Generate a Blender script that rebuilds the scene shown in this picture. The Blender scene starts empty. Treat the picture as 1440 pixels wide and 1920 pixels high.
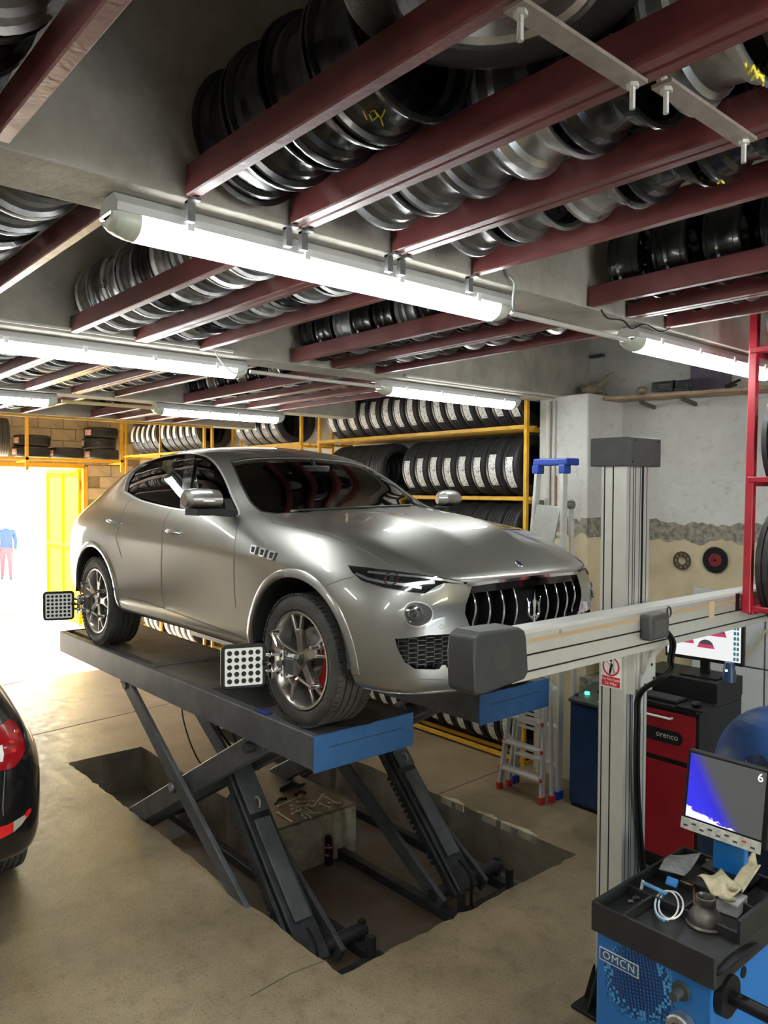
import bpy, bmesh, math, random
from mathutils import Vector, Matrix
from mathutils.bvhtree import BVHTree
from mathutils.geometry import delaunay_2d_cdt
R = math.radians
PI = math.pi
rnd = random.Random(7)
scene = bpy.context.scene
COL = scene.collection

# ---------------------------------------------------------------- camera
FPX = 1449.0
CAM = Vector((0.0, 0.0, 2.58))
YAW, PITCH, ROLL = R(40.889), R(1.578), R(0.295)
FWD = Vector((-math.cos(YAW) * math.cos(PITCH), math.sin(YAW) * math.cos(PITCH), -math.sin(PITCH)))
_r = FWD.cross(Vector((0, 0, 1))).normalized()
_u = _r.cross(FWD)
RGT = _r * math.cos(ROLL) + _u * math.sin(ROLL)
UPV = -_r * math.sin(ROLL) + _u * math.cos(ROLL)
cam_data = bpy.data.cameras.new('camera')
cam_data.sensor_fit = 'VERTICAL'
cam_data.sensor_height = 36.0
cam_data.sensor_width = 27.0
cam_data.lens = FPX / 1920.0 * 36.0
cam_data.clip_start = 0.05
cam_data.clip_end = 300
cam = bpy.data.objects.new('camera', cam_data)
COL.objects.link(cam)
_m = Matrix((RGT, UPV, -FWD)).transposed().to_4x4()
_m.translation = CAM
cam.matrix_world = _m
scene.camera = cam

# ---------------------------------------------------------------- world, sun, exposure
scene.view_settings.view_transform = 'Standard'
scene.view_settings.look = 'None'
scene.view_settings.gamma = 1.0
scene.view_settings.use_curve_mapping = False
scene.view_settings.exposure = 0.0
TUBE_STRENGTH = 36.0
world = bpy.data.worlds.new('sky')
scene.world = world
world.use_nodes = True
_nt = world.node_tree
_sky = _nt.nodes.new('ShaderNodeTexSky')
_sky.sky_type = 'NISHITA'
_sky.sun_disc = False
_sky.sun_elevation = R(37)
_sky.sun_rotation = R(-60)
_tint = _nt.nodes.new('ShaderNodeMix'); _tint.data_type = 'RGBA'; _tint.blend_type = 'MULTIPLY'; _tint.inputs[0].default_value = 1.0
_tint.inputs[7].default_value = (1.0, 0.90, 0.74, 1)          # the photograph's warm white balance
_nt.links.new(_sky.outputs[0], _tint.inputs[6]); _nt.links.new(_tint.outputs[2], _nt.nodes['Background'].inputs[0])
_nt.nodes['Background'].inputs[1].default_value = 4.5
sun = bpy.data.objects.new('sun', bpy.data.lights.new('sun', 'SUN'))
sun.data.energy = 100.0
sun.data.angle = R(0.6)
sun.data.color = (1.0, 0.90, 0.74)
COL.objects.link(sun)
# the sun stands behind the open gate, a little to the low-Y side, and shines in over the threshold
sun.rotation_euler = Vector((0.78, 0.20, -0.60)).to_track_quat('-Z', 'Y').to_euler()

# ---------------------------------------------------------------- pixel helpers (photo frame 1440 x 1920)
def ray(x, y):
    return FWD + RGT * ((x - 720) / FPX) - UPV * ((y - 960) / FPX)
def at_z(x, y, z):
    d = ray(x, y); return CAM + d * ((z - CAM.z) / d.z)
def at_y(x, y, Y):
    d = ray(x, y); return CAM + d * ((Y - CAM.y) / d.y)
def at_x(x, y, X):
    d = ray(x, y); return CAM + d * ((X - CAM.x) / d.x)

# ---------------------------------------------------------------- materials
MATS = {}
def mat(name, col, rough=0.5, metal=0.0, var=0.0, vscale=8.0, bump=0.0, bscale=40.0, coat=0.0, spec=None, col2=None, rvar=0.0, emit=0.0, emit_col=None, alpha=None, sheen=0.0):
    if name in MATS: return MATS[name]
    m = bpy.data.materials.new(name); m.use_nodes = True
    nt = m.node_tree; b = nt.nodes['Principled BSDF']
    b.inputs['Base Color'].default_value = (*col, 1)
    b.inputs['Roughness'].default_value = rough
    b.inputs['Metallic'].default_value = metal
    if spec is not None: b.inputs['Specular IOR Level'].default_value = spec
    if coat:
        b.inputs['Coat Weight'].default_value = coat; b.inputs['Coat Roughness'].default_value = 0.04
    if emit:
        b.inputs['Emission Color'].default_value = (*(emit_col or col), 1); b.inputs['Emission Strength'].default_value = emit
    tc = None
    if var or bump or rvar or col2:
        tc = nt.nodes.new('ShaderNodeTexCoord')
    if var or col2:
        n = nt.nodes.new('ShaderNodeTexNoise'); n.inputs['Scale'].default_value = vscale; n.inputs['Detail'].default_value = 8; n.inputs['Roughness'].default_value = 0.65
        nt.links.new(tc.outputs['Object'], n.inputs['Vector'])
        r = nt.nodes.new('ShaderNodeValToRGB')
        c2 = col2 or tuple(max(0, c * (1 - var)) for c in col)
        c1 = col if col2 else tuple(min(1, c * (1 + var)) for c in col)
        r.color_ramp.elements[0].position = 0.35; r.color_ramp.elements[1].position = 0.65
        r.color_ramp.elements[0].color = (*c2, 1); r.color_ramp.elements[1].color = (*c1, 1)
        nt.links.new(n.outputs['Fac'], r.inputs['Fac']); nt.links.new(r.outputs['Color'], b.inputs['Base Color'])
        if rvar:
            mr = nt.nodes.new('ShaderNodeMapRange'); mr.inputs['To Min'].default_value = max(0, rough - rvar); mr.inputs['To Max'].default_value = min(1, rough + rvar)
            mr.inputs['From Min'].default_value = 0.3; mr.inputs['From Max'].default_value = 0.7
            nt.links.new(n.outputs['Fac'], mr.inputs['Value']); nt.links.new(mr.outputs['Result'], b.inputs['Roughness'])
    if bump:
        n2 = nt.nodes.new('ShaderNodeTexNoise'); n2.inputs['Scale'].default_value = bscale; n2.inputs['Detail'].default_value = 6
        nt.links.new(tc.outputs['Object'], n2.inputs['Vector'])
        bp = nt.nodes.new('ShaderNodeBump'); bp.inputs['Strength'].default_value = bump; bp.inputs['Distance'].default_value = 0.01
        nt.links.new(n2.outputs['Fac'], bp.inputs['Height']); nt.links.new(bp.outputs['Normal'], b.inputs['Normal'])
    MATS[name] = m
    return m
def nodes_of(name, rough=0.8):
    m = bpy.data.materials.new(name); m.use_nodes = True; MATS[name] = m
    b = m.node_tree.nodes['Principled BSDF']; b.inputs['Roughness'].default_value = rough
    return m, m.node_tree, b
def nd(nt, kind, **kw):
    n = nt.nodes.new('ShaderNode' + kind)
    for k, v in kw.items():
        if k in n.inputs: n.inputs[k].default_value = v
        else: setattr(n, k, v)
    return n
def ramp(nt, src, stops):
    r = nt.nodes.new('ShaderNodeValToRGB'); e = r.color_ramp.elements
    while len(e) < len(stops): e.new(0.5)
    for i, (p, c) in enumerate(stops):
        e[i].position = p; e[i].color = (*c, 1)
    nt.links.new(src, r.inputs['Fac']); return r
def glass(name, tint=(0.8, 0.85, 0.85), rough=0.0, ior=1.5):
    m = bpy.data.materials.new(name); m.use_nodes = True; nt = m.node_tree; MATS[name] = m
    for n in list(nt.nodes):
        if n.type != 'OUTPUT_MATERIAL': nt.nodes.remove(n)
    out = nt.nodes['Material Output']
    t = nd(nt, 'BsdfTransparent', Color=(*tint, 1)); g = nd(nt, 'BsdfGlossy', Roughness=rough); g.inputs['Color'].default_value = (1, 1, 1, 1)
    f = nd(nt, 'Fresnel', IOR=ior); mx = nt.nodes.new('ShaderNodeMixShader')
    nt.links.new(f.outputs[0], mx.inputs[0]); nt.links.new(t.outputs[0], mx.inputs[1]); nt.links.new(g.outputs[0], mx.inputs[2]); nt.links.new(mx.outputs[0], out.inputs['Surface'])
    return m

# ---------------------------------------------------------------- mesh builder
class MB:
    def __init__(s): s.v = []; s.f = []; s.m = []
    def add(s, vs, fs, mi=0):
        o = len(s.v); s.v += [tuple(v) for v in vs]
        for f in fs: s.f.append(tuple(i + o for i in f)); s.m.append(mi)
        return s
    def box(s, c, d, rot=None, mi=0):
        hx, hy, hz = d[0] / 2, d[1] / 2, d[2] / 2
        vs = [Vector((x, y, z)) for x in (-hx, hx) for y in (-hy, hy) for z in (-hz, hz)]
        if rot is not None:
            M = rot if isinstance(rot, Matrix) else Matrix.Rotation(rot, 3, 'Z')
            vs = [M @ v for v in vs]
        c = Vector(c)
        return s.add([v + c for v in vs], [(0, 1, 3, 2), (4, 6, 7, 5), (0, 4, 5, 1), (2, 3, 7, 6), (0, 2, 6, 4), (1, 5, 7, 3)], mi)
    def bb(s, x0, x1, y0, y1, z0, z1, mi=0):
        return s.box(((x0 + x1) / 2, (y0 + y1) / 2, (z0 + z1) / 2), (abs(x1 - x0), abs(y1 - y0), abs(z1 - z0)), None, mi)
    def bar(s, p0, p1, w, h, up=(0, 0, 1), mi=0):
        p0, p1 = Vector(p0), Vector(p1); d = p1 - p0; L = d.length; d.normalize()
        u = Vector(up); sd = d.cross(u)
        if sd.length < 1e-5: sd = d.cross(Vector((1, 0, 0)))
        sd.normalize(); u = sd.cross(d)
        M = Matrix((d, sd, u)).transposed()
        return s.box((p0 + p1) / 2, (L, w, h), M, mi)
    def cyl(s, p0, p1, r0, r1=None, n=16, caps=True, mi=0):
        p0, p1 = Vector(p0), Vector(p1); r1 = r0 if r1 is None else r1
        d = (p1 - p0).normalized(); a = d.orthogonal().normalized(); b = d.cross(a)
        vs = []
        for p, r in ((p0, r0), (p1, r1)):
            for i in range(n):
                t = 2 * PI * i / n; vs.append(p + (a * math.cos(t) + b * math.sin(t)) * r)
        fs = [(i, (i + 1) % n, n + (i + 1) % n, n + i) for i in range(n)]
        if caps: fs += [tuple(range(n))[::-1], tuple(range(n, 2 * n))]
        return s.add(vs, fs, mi)
    def tube(s, pts, r, n=8, closed=False, caps=True, mi=0):
        pts = [Vector(p) for p in pts]; N = len(pts); vs = []; prev = None
        for i, p in enumerate(pts):
            if closed: t = pts[(i + 1) % N] - pts[i - 1]
            else: t = pts[min(i + 1, N - 1)] - pts[max(i - 1, 0)]
            t.normalize()
            a = t.orthogonal().normalized() if prev is None else (prev - t * prev.dot(t))
            if a.length < 1e-6: a = t.orthogonal()
            a.normalize(); prev = a; b = t.cross(a); rr = r[i] if isinstance(r, (list, tuple)) else r
            vs += [p + (a * math.cos(2 * PI * k / n) + b * math.sin(2 * PI * k / n)) * rr for k in range(n)]
        fs = []
        for i in range(N if closed else N - 1):
            j = (i + 1) % N
            fs += [(i * n + k, i * n + (k + 1) % n, j * n + (k + 1) % n, j * n + k) for k in range(n)]
        if caps and not closed: fs += [tuple(range(n))[::-1], tuple(range((N - 1) * n, N * n))]
        return s.add(vs, fs, mi)
    def lathe(s, prof, n=32, axis='X', c=(0, 0, 0), closed=False, mi=0, a0=0.0, a1=2 * PI):
        c = Vector(c); full = abs(a1 - a0 - 2 * PI) < 1e-6; na = n if full else n + 1; vs = []
        for i in range(na):
            t = a0 + (a1 - a0) * i / n; ct, st = math.cos(t), math.sin(t)
            for (h, r) in prof:
                if axis == 'X': p = (h, r * ct, r * st)
                elif axis == 'Y': p = (r * ct, h, r * st)
                else: p = (r * ct, r * st, h)
                vs.append(c + Vector(p))
        P = len(prof); fs = []
        for i in range(n):
            j = (i + 1) % na if full else i + 1
            for k in range(P if closed else P - 1):
                l = (k + 1) % P
                fs.append((i * P + k, j * P + k, j * P + l, i * P + l))
        return s.add(vs, fs, mi)
    def prism(s, poly, h0, h1, axis='Z', mi=0):
        # poly: 2D points; axis Z -> (x,y), axis Y -> (x,z), axis X -> (y,z)
        def P(a, b, h):
            return (a, b, h) if axis == 'Z' else ((a, h, b) if axis == 'Y' else (h, a, b))
        n = len(poly)
        vs = [P(a, b, h0) for a, b in poly] + [P(a, b, h1) for a, b in poly]
        fs = [tuple(range(n))[::-1], tuple(range(n, 2 * n))] + [(i, (i + 1) % n, n + (i + 1) % n, n + i) for i in range(n)]
        return s.add(vs, fs, mi)
    def sphere(s, c, r, n=12, sc=(1, 1, 1), mi=0):
        prof = [(-math.cos(PI * k / (n // 2 + 1)) * r * sc[2], math.sin(PI * k / (n // 2 + 1)) * r) for k in range(n // 2 + 2)]
        o = len(s.v); s.lathe([(h, max(q, 1e-5)) for h, q in prof], n, 'Z', (0, 0, 0), mi=mi)
        for i in range(o, len(s.v)):
            v = s.v[i]; s.v[i] = (v[0] * sc[0] + c[0], v[1] * sc[1] + c[1], v[2] + c[2])
        return s
    def xf(s, M):
        s.v = [tuple(M @ Vector(v)) for v in s.v]; return s
    def mesh(s, name, mats, smooth=35):
        me = bpy.data.meshes.new(name); me.from_pydata(s.v, [], s.f)
        bm = bmesh.new(); bm.from_mesh(me); bmesh.ops.recalc_face_normals(bm, faces=bm.faces); bm.to_mesh(me); bm.free()
        if not isinstance(mats, (list, tuple)): mats = [mats]
        for m in mats: me.materials.append(m)
        if len(mats) > 1: me.polygons.foreach_set('material_index', s.m)
        if smooth:
            me.polygons.foreach_set('use_smooth', [True] * len(me.polygons)); me.set_sharp_from_angle(angle=R(smooth))
        me.update(); return me
    def build(s, name, mats, parent=None, smooth=35, bevel=0.0, seg=2, loc=None):
        o = link(name, s.mesh(name, mats, smooth), parent)
        if bevel: add_bevel(o, bevel, seg)
        if loc is not None: o.location = loc
        return o
def add_bevel(o, w, seg=2):
    b = o.modifiers.new('bevel', 'BEVEL'); b.width = w; b.segments = seg; b.limit_method = 'ANGLE'; b.angle_limit = R(40); b.harden_normals = False
def link(name, me, parent=None):
    o = bpy.data.objects.new(name, me); COL.objects.link(o)
    if parent is not None: o.parent = parent
    return o
def thing(name, label, cat, loc=(0, 0, 0), group=None, rz=0.0):
    o = bpy.data.objects.new(name, None); COL.objects.link(o); o.location = loc; o.rotation_euler = (0, 0, rz)
    o.empty_display_size = 0.05
    return tag(o, label, cat, group)
def tag(o, label, cat, group=None):
    o['label'] = label; o['category'] = cat
    if group: o['group'] = group
    return o
def struct(o):
    o['kind'] = 'structure'; return o
def dup(o, loc=None, rot=None, scale=None, label=None, group=None, parent=None):
    c = o.copy(); COL.objects.link(c)
    if parent is not None: c.parent = parent
    if loc is not None: c.location = loc
    if rot is not None: c.rotation_euler = rot
    if scale is not None: c.scale = (scale,) * 3 if not isinstance(scale, tuple) else scale
    if label: c['label'] = label
    if group: c['group'] = group
    for ch in list(o.children): dup(ch, parent=c)
    return c
def arc_pts(c, r, a0, a1, n, plane='XZ', h=0):
    out = []
    for i in range(n + 1):
        t = a0 + (a1 - a0) * i / n; a, b = c[0] + r * math.cos(t), c[1] + r * math.sin(t)
        out.append((a, h, b) if plane == 'XZ' else ((a, b, h) if plane == 'XY' else (h, a, b)))
    return out
def smooth_path(pts, k=6):
    P = [Vector(p) for p in pts]; out = []
    for i in range(len(P) - 1):
        p0, p1, p2, p3 = P[max(i - 1, 0)], P[i], P[i + 1], P[min(i + 2, len(P) - 1)]
        for j in range(k):
            t = j / k
            out.append(0.5 * ((2 * p1) + (p2 - p0) * t + (2 * p0 - 5 * p1 + 4 * p2 - p3) * t * t + (3 * p1 - p0 - 3 * p2 + p3) * t ** 3))
    out.append(P[-1]); return out
def text_obj(name, body, size, mtl, parent, M, extrude=0.0005, align='CENTER', space=1.0, bold=0.0):
    cu = bpy.data.curves.new(name, 'FONT'); cu.body = body; cu.size = size; cu.extrude = extrude; cu.align_x = align; cu.align_y = 'CENTER'; cu.space_character = space; cu.offset = bold
    t = bpy.data.objects.new(name + '_tmp', cu); COL.objects.link(t)
    dg = bpy.context.evaluated_depsgraph_get()
    me = bpy.data.meshes.new_from_object(t.evaluated_get(dg)); bpy.data.objects.remove(t); bpy.data.curves.remove(cu)
    me.transform(M); me.materials.clear(); me.materials.append(mtl)
    return link(name, me, parent)
def basis(o, ex, ey, ez):
    M = Matrix((Vector(ex), Vector(ey), Vector(ez))).transposed().to_4x4(); M.translation = Vector(o); return M

# ---------------------------------------------------------------- shared materials
m_red_rail = mat('red_paint', (0.150, 0.036, 0.036), 0.4, 0.0, 0.25, 6, 0.15, 60, rvar=0.12)
m_red = mat('red_rack_paint', (0.42, 0.012, 0.03), 0.35, 0.0, 0.15, 6)
m_yellow = mat('yellow_paint', (0.72, 0.40, 0.03), 0.4, 0.0, 0.15, 8)
m_black_steel = mat('black_enamel', (0.008, 0.008, 0.009), 0.25, 0.0, 0.3, 9, coat=0.25)
m_worn_steel = mat('worn_steel', (0.42, 0.42, 0.41), 0.35, 0.85, 0.3, 10, rvar=0.15)
m_silver = mat('silver_alloy', (0.62, 0.62, 0.62), 0.28, 0.9, 0.12, 8)
m_grey_steel = mat('grey_steel', (0.20, 0.20, 0.20), 0.4, 0.7, 0.3, 10)
m_rubber = mat('tyre_rubber', (0.022, 0.022, 0.023), 0.5, 0.0, 0.25, 20, 0.2, 120)
m_rubber_used = mat('used_rubber', (0.045, 0.043, 0.040), 0.7, 0.0, 0.3, 12, 0.3, 90)
m_black = mat('black_plastic', (0.007, 0.007, 0.008), 0.45, spec=0.3)
m_black_matt = mat('matt_black', (0.010, 0.010, 0.011), 0.75)
m_dark_grey = mat('dark_grey_plastic', (0.055, 0.055, 0.057), 0.5, 0.0, 0.15, 12)
m_alu = mat('brushed_aluminium', (0.62, 0.62, 0.59), 0.36, 0.5, 0.04, 14)
m_white = mat('white_plastic', (0.78, 0.78, 0.76), 0.4)
m_chrome = mat('chrome', (0.85, 0.85, 0.86), 0.08, 1.0)
m_blue_dark = mat('dark_blue_paint', (0.012, 0.035, 0.10), 0.4, 0.0, 0.2, 7)
m_galv = mat('galvanised_steel', (0.55, 0.54, 0.50), 0.45, 0.6, 0.15, 20)
# ================================================================ the setting
XB, XF, YL, YR, ZC = -14.6, 4.6, -4.2, 6.3, 4.25     # back wall, front wall, left wall, right wall, ceiling slab
PIT_Z = -0.39
# --- floor concrete
m_floor, nt, b = nodes_of('concrete_floor', 0.55)
tc = nd(nt, 'TexCoord'); n1 = nd(nt, 'TexNoise', Scale=0.9, Detail=9.0, Roughness=0.62); n2 = nd(nt, 'TexNoise', Scale=9.0, Detail=10.0, Roughness=0.72); n3 = nd(nt, 'TexNoise', Scale=75.0, Detail=5.0)
for n in (n1, n2, n3): nt.links.new(tc.outputs['Object'], n.inputs['Vector'])
r1 = ramp(nt, n1.outputs['Fac'], [(0.30, (0.17, 0.132, 0.082)), (0.5, (0.30, 0.232, 0.145)), (0.72, (0.42, 0.335, 0.22))])
r2 = ramp(nt, n2.outputs['Fac'], [(0.28, (0.30, 0.28, 0.26)), (0.48, (0.82, 0.81, 0.79)), (0.72, (1.0, 0.99, 0.96))])
mx = nd(nt, 'Mix', data_type='RGBA', blend_type='MULTIPLY'); mx.inputs[0].default_value = 0.75
nt.links.new(r1.outputs[0], mx.inputs[6]); nt.links.new(r2.outputs[0], mx.inputs[7])
r3 = ramp(nt, n3.outputs['Fac'], [(0.30, (0.45, 0.44, 0.43)), (0.46, (1, 1, 1)), (0.64, (1, 1, 1)), (0.74, (1.5, 1.45, 1.35))])
mx2 = nd(nt, 'Mix', data_type='RGBA', blend_type='MULTIPLY'); mx2.inputs[0].default_value = 0.85
nt.links.new(mx.outputs[2], mx2.inputs[6]); nt.links.new(r3.outputs[0], mx2.inputs[7])
nt.links.new(mx2.outputs[2], b.inputs['Base Color'])
mr = nd(nt, 'MapRange'); mr.inputs['From Min'].default_value = 0.35; mr.inputs['From Max'].default_value = 0.7; mr.inputs['To Min'].default_value = 0.34; mr.inputs['To Max'].default_value = 0.62
nt.links.new(n2.outputs['Fac'], mr.inputs['Value']); nt.links.new(mr.outputs[0], b.inputs['Roughness'])
bp0 = nd(nt, 'Bump', Strength=0.5, Distance=0.004); nt.links.new(n3.outputs['Fac'], bp0.inputs['Height'])
bp = nd(nt, 'Bump', Strength=0.45, Distance=0.008); nt.links.new(n2.outputs['Fac'], bp.inputs['Height']); nt.links.new(bp0.outputs[0], bp.inputs['Normal']); nt.links.new(bp.outputs[0], b.inputs['Normal'])

m_pit = mat('pit_concrete', (0.30, 0.25, 0.18), 0.75, 0, 0.0, 2.2, 0.4, 30, col2=(0.13, 0.105, 0.075))
m_pit_floor = mat('pit_floor_oily', (0.16, 0.15, 0.125), 0.5, 0, 0.0, 1.6, 0.3, 25, col2=(0.10, 0.055, 0.030), rvar=0.15)
m_block = mat('painted_block', (0.62, 0.56, 0.42), 0.75, 0, 0.0, 5.0, 0.4, 25, col2=(0.30, 0.24, 0.15))

def rough_line(p, q, n, amp, seed):
    rr = random.Random(seed); p, q = Vector(p), Vector(q); d = (q - p); nrm = Vector((-d.y, d.x)).normalized(); out = []
    for i in range(n):
        t = i / n; w = 0 if i == 0 else rr.uniform(-amp, amp) * (1.8 if rr.random() < 0.12 else 1.0)
        out.append(p + d * t + nrm * w)
    return out
PX0, PX1, PY0, PY1 = -7.4, -3.2, 2.49, 4.60           # pit
IX1, IY0, IY1 = -4.92, 3.20, 3.96                     # island between the trenches
corners = [(PX0, PY0), (PX1, PY0), (PX1, PY1), (PX0, PY1), (PX0, IY1), (IX1, IY1), (IX1, IY0), (PX0, IY0)]
hole = []
for i, c in enumerate(corners):
    q = corners[(i + 1) % len(corners)]; L = (Vector(q) - Vector(c)).length
    hole += rough_line(c, q, max(2, int(L / 0.07)), 0.010 if i in (0, 1, 2) else 0.006, 31 + i)
outer = [Vector((XB - 0.3, YL)), Vector((XF, YL)), Vector((XF, YR)), Vector((XB - 0.3, YR))]
vs2 = outer + hole
n0 = len(outer); n1_ = len(hole)
ed = [(i, (i + 1) % n0) for i in range(n0)] + [(n0 + i, n0 + (i + 1) % n1_) for i in range(n1_)]
cv, ce, cf, _a, _b, _c = delaunay_2d_cdt(vs2, ed, [], 0, 1e-6)
def in_poly(x, y, poly):
    ins = False; j = len(poly) - 1
    for i in range(len(poly)):
        xi, yi = poly[i][0], poly[i][1]; xj, yj = poly[j][0], poly[j][1]
        if (yi > y) != (yj > y) and x < (xj - xi) * (y - yi) / (yj - yi) + xi: ins = not ins
        j = i
    return ins
mb = MB(); fs = []
for f in cf:
    c = sum((cv[i] for i in f), Vector((0, 0))) / len(f)
    if not in_poly(c.x, c.y, hole): fs.append(tuple(f))
mb.add([(v.x, v.y, 0) for v in cv], fs)
floor = struct(mb.build('floor', m_floor, smooth=0))
mb = MB(); n = len(hole)
mb.add([(v.x, v.y, 0) for v in hole] + [(v.x, v.y, PIT_Z - 0.02) for v in hole], [(i, (i + 1) % n, n + (i + 1) % n, n + i) for i in range(n)])
pw = struct(mb.build('wall_pit', m_pit, smooth=0))
mb = MB(); mb.bb(PX0 - 0.05, PX1 + 0.05, PY0 - 0.05, PY1 + 0.05, PIT_Z - 0.1, PIT_Z)
pf = struct(mb.build('floor_pit', m_pit_floor, smooth=0))
# pale front face of the concrete island, chipped and stained
mb = MB()
pl = [(IY0 + 0.004, PIT_Z)] + [(IY0 + 0.004 + (IY1 - IY0 - 0.008) * i / 12, -0.006 + rnd.uniform(-0.012, 0.004)) for i in range(13)] + [(IY1 - 0.004, PIT_Z)]
mb.prism(pl, IX1 - 0.01, IX1 + 0.018, 'X')
struct(mb.build('wall_island_face', m_block, smooth=0))
# light render scabs along the right-hand pit edge
for k, (x0, x1) in enumerate(((-4.55, -4.3), (-4.15, -3.95), (-3.9, -3.55))):
    mb = MB(); pts = [(x0 + (x1 - x0) * i / 8, PY1 + 0.015 + 0.035 * math.sin(PI * i / 8) + rnd.uniform(-.008, .008)) for i in range(9)]
    pts += [(x, PY1 - 0.004) for x, _ in pts[::-1]]
    mb.prism(pts, -0.05, 0.006, 'Z'); struct(mb.build('trim_pit_edge', m_block, smooth=0))

# --- walls
m_wall, nt, b = nodes_of('painted_wall', 0.85)
tc = nd(nt, 'TexCoord'); n1 = nd(nt, 'TexNoise', Scale=1.6, Detail=8.0, Roughness=0.65); n2 = nd(nt, 'TexNoise', Scale=14.0, Detail=8.0, Roughness=0.7)
for n in (n1, n2): nt.links.new(tc.outputs['Object'], n.inputs['Vector'])
r1 = ramp(nt, n1.outputs['Fac'], [(0.3, (0.54, 0.535, 0.505)), (0.7, (0.68, 0.675, 0.645))]); r2 = ramp(nt, n2.outputs['Fac'], [(0.30, (0.45, 0.43, 0.38)), (0.36, (0.80, 0.79, 0.75)), (0.46, (1, 1, 1))])
mx = nd(nt, 'Mix', data_type='RGBA', blend_type='MULTIPLY'); mx.inputs[0].default_value = 0.55
nt.links.new(r1.outputs[0], mx.inputs[6]); nt.links.new(r2.outputs[0], mx.inputs[7]); nt.links.new(mx.outputs[2], b.inputs['Base Color'])
bp = nd(nt, 'Bump', Strength=0.9, Distance=0.02); nt.links.new(n2.outputs['Fac'], bp.inputs['Height']); nt.links.new(bp.outputs[0], b.inputs['Normal'])
m_beige = mat('beige_render', (0.52, 0.44, 0.30), 0.85, 0, 0.14, 2.5, 0.4, 18)
m_broken = mat('broken_plaster', (0.36, 0.34, 0.28), 0.95, 0, 0.0, 22, 1.0, 26, col2=(0.12, 0.11, 0.085))
m_concrete = mat('beam_concrete', (0.40, 0.375, 0.325), 0.85, 0, 0.2, 3.5, 0.7, 30)
m_block_wall = mat('block_wall', (0.50, 0.41, 0.28), 0.9, 0, 0.15, 4, 0.5, 30)
m_mortar = mat('mortar', (0.30, 0.235, 0.15), 0.95, 0, 0.15, 12)

mb = MB(); mb.bb(XB, XF, YR, YR + 0.2, -0.1, ZC); struct(mb.build('wall_right', m_wall, smooth=0))
mb = MB(); mb.bb(XB - 0.3, XF, YL - 0.2, YL, -0.1, ZC); struct(mb.build('wall_left', m_wall, smooth=0))
# the front of the workshop is an open entrance too: piers at both sides and a lintel
mb = MB(); mb.bb(XF, XF + 0.2, YL - 0.2, 1.4, -0.1, ZC); mb.bb(XF, XF + 0.2, 3.4, YR + 0.2, -0.1, ZC); mb.bb(XF, XF + 0.2, 1.4, 3.4, 2.4, ZC); struct(mb.build('wall_front', m_wall, smooth=0))
mb = MB(); mb.bb(XB - 0.3, XF + 0.2, YL - 0.2, YR + 0.2, ZC, ZC + 0.15); struct(mb.build('ceiling', m_concrete, smooth=0))
DY0, DY1, DZ = 0.4, 5.22, 3.0                         # gateway in the back wall
wb = MB(); wb.bb(XB - 0.25, XB, YL - 0.2, DY0, -0.1, ZC); wb.bb(XB - 0.25, XB, DY1, YR + 0.2, -0.1, ZC); wb.bb(XB - 0.25, XB, DY0, DY1, DZ, ZC)
wall_back = struct(wb.build('wall_back', m_mortar, smooth=0))
bw, bh = 0.44, 0.215
me = MB().box((0, 0, 0), (0.03, bw - 0.012, bh - 0.012)).mesh('block', m_block_wall, 0)
row = 0; z = 1.85
while z < 3.9:
    y = 2.2 + (0.22 if row % 2 else 0)
    while y < YR - 0.1:
        inside_gate = y < DY1 + bw / 2 and z < DZ + bh / 2 + 0.02
        if not inside_gate and y + bw / 2 < YR:
            o = link('block', me, wall_back); o.location = (XB + 0.008 + rnd.uniform(0, 0.006), y, z)
        y += bw
    z += bh; row += 1
# the right wall's lower skin: beige render with a ragged broken top, and the rough band above it
def ragged_skin(name, x0, x1, zt, amp, y, t, mtl, seed, step=0.05):
    rr = random.Random(seed); nn = int((x1 - x0) / step); pts = [(x0, 0.0)]
    w = 0
    for i in range(nn + 1):
        w = w * 0.7 + rr.uniform(-amp, amp); pts.append((x0 + (x1 - x0) * i / nn, zt + w))
    pts.append((x1, 0.0)); m = MB(); m.prism(pts, y - t, y + 0.005, 'Y'); return struct(m.build(name, mtl, smooth=0))
ragged_skin('trim_broken_band', -3.94, XF, 2.32, 0.018, YR, 0.028, m_broken, 5, 0.035)
ragged_skin('trim_beige_render', -3.94, XF, 2.17, 0.03, YR, 0.045, m_beige, 9, 0.045)
# pillar
PLX0, PLX1, PLY = -4.47, -3.94, 5.76
mb = MB(); mb.bb(PLX0, PLX1, PLY, YR, 0, 3.44); o = struct(mb.build('wall_pillar', m_wall, smooth=0, bevel=0.015)); 
pts = [(PLX0 - .01, 0.0)] + [(PLX0 - .01 + (PLX1 - PLX0 + .03) * i / 14, 2.19 + rnd.uniform(-.035, .035)) for i in range(15)] + [(PLX1 + .02, 0.0)]
mb = MB(); mb.prism(pts, PLY - 0.02, PLY + 0.3, 'Y'); struct(mb.build('trim_pillar_render', m_beige, smooth=0))
pts = [(PLX0 - .005, 0.0)] + [(PLX0 - .005 + (PLX1 - PLX0 + .015) * i / 18, 2.33 + rnd.uniform(-.03, .03)) for i in range(19)] + [(PLX1 + .01, 0.0)]
mb = MB(); mb.prism(pts, PLY - 0.010, PLY + 0.3, 'Y'); struct(mb.build('trim_pillar_band', m_broken, smooth=0))
for k, (px, y0_, y1_, r_) in enumerate(((1029, 764, 1000, .020), (1040, 764, 1000, .013))):
    a_, b_ = at_y(px, y0_, PLY - r_), at_y(px, y1_, PLY - r_); b_.x = a_.x
    struct(MB().cyl((a_.x, PLY - r_, .3), (a_.x, PLY - r_, 3.40), r_, n=12).build('trim_pillar_pipe', mat('painted_pipe', (0.52, 0.50, 0.45), 0.7, 0, 0.1, 8), smooth=40))
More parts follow.
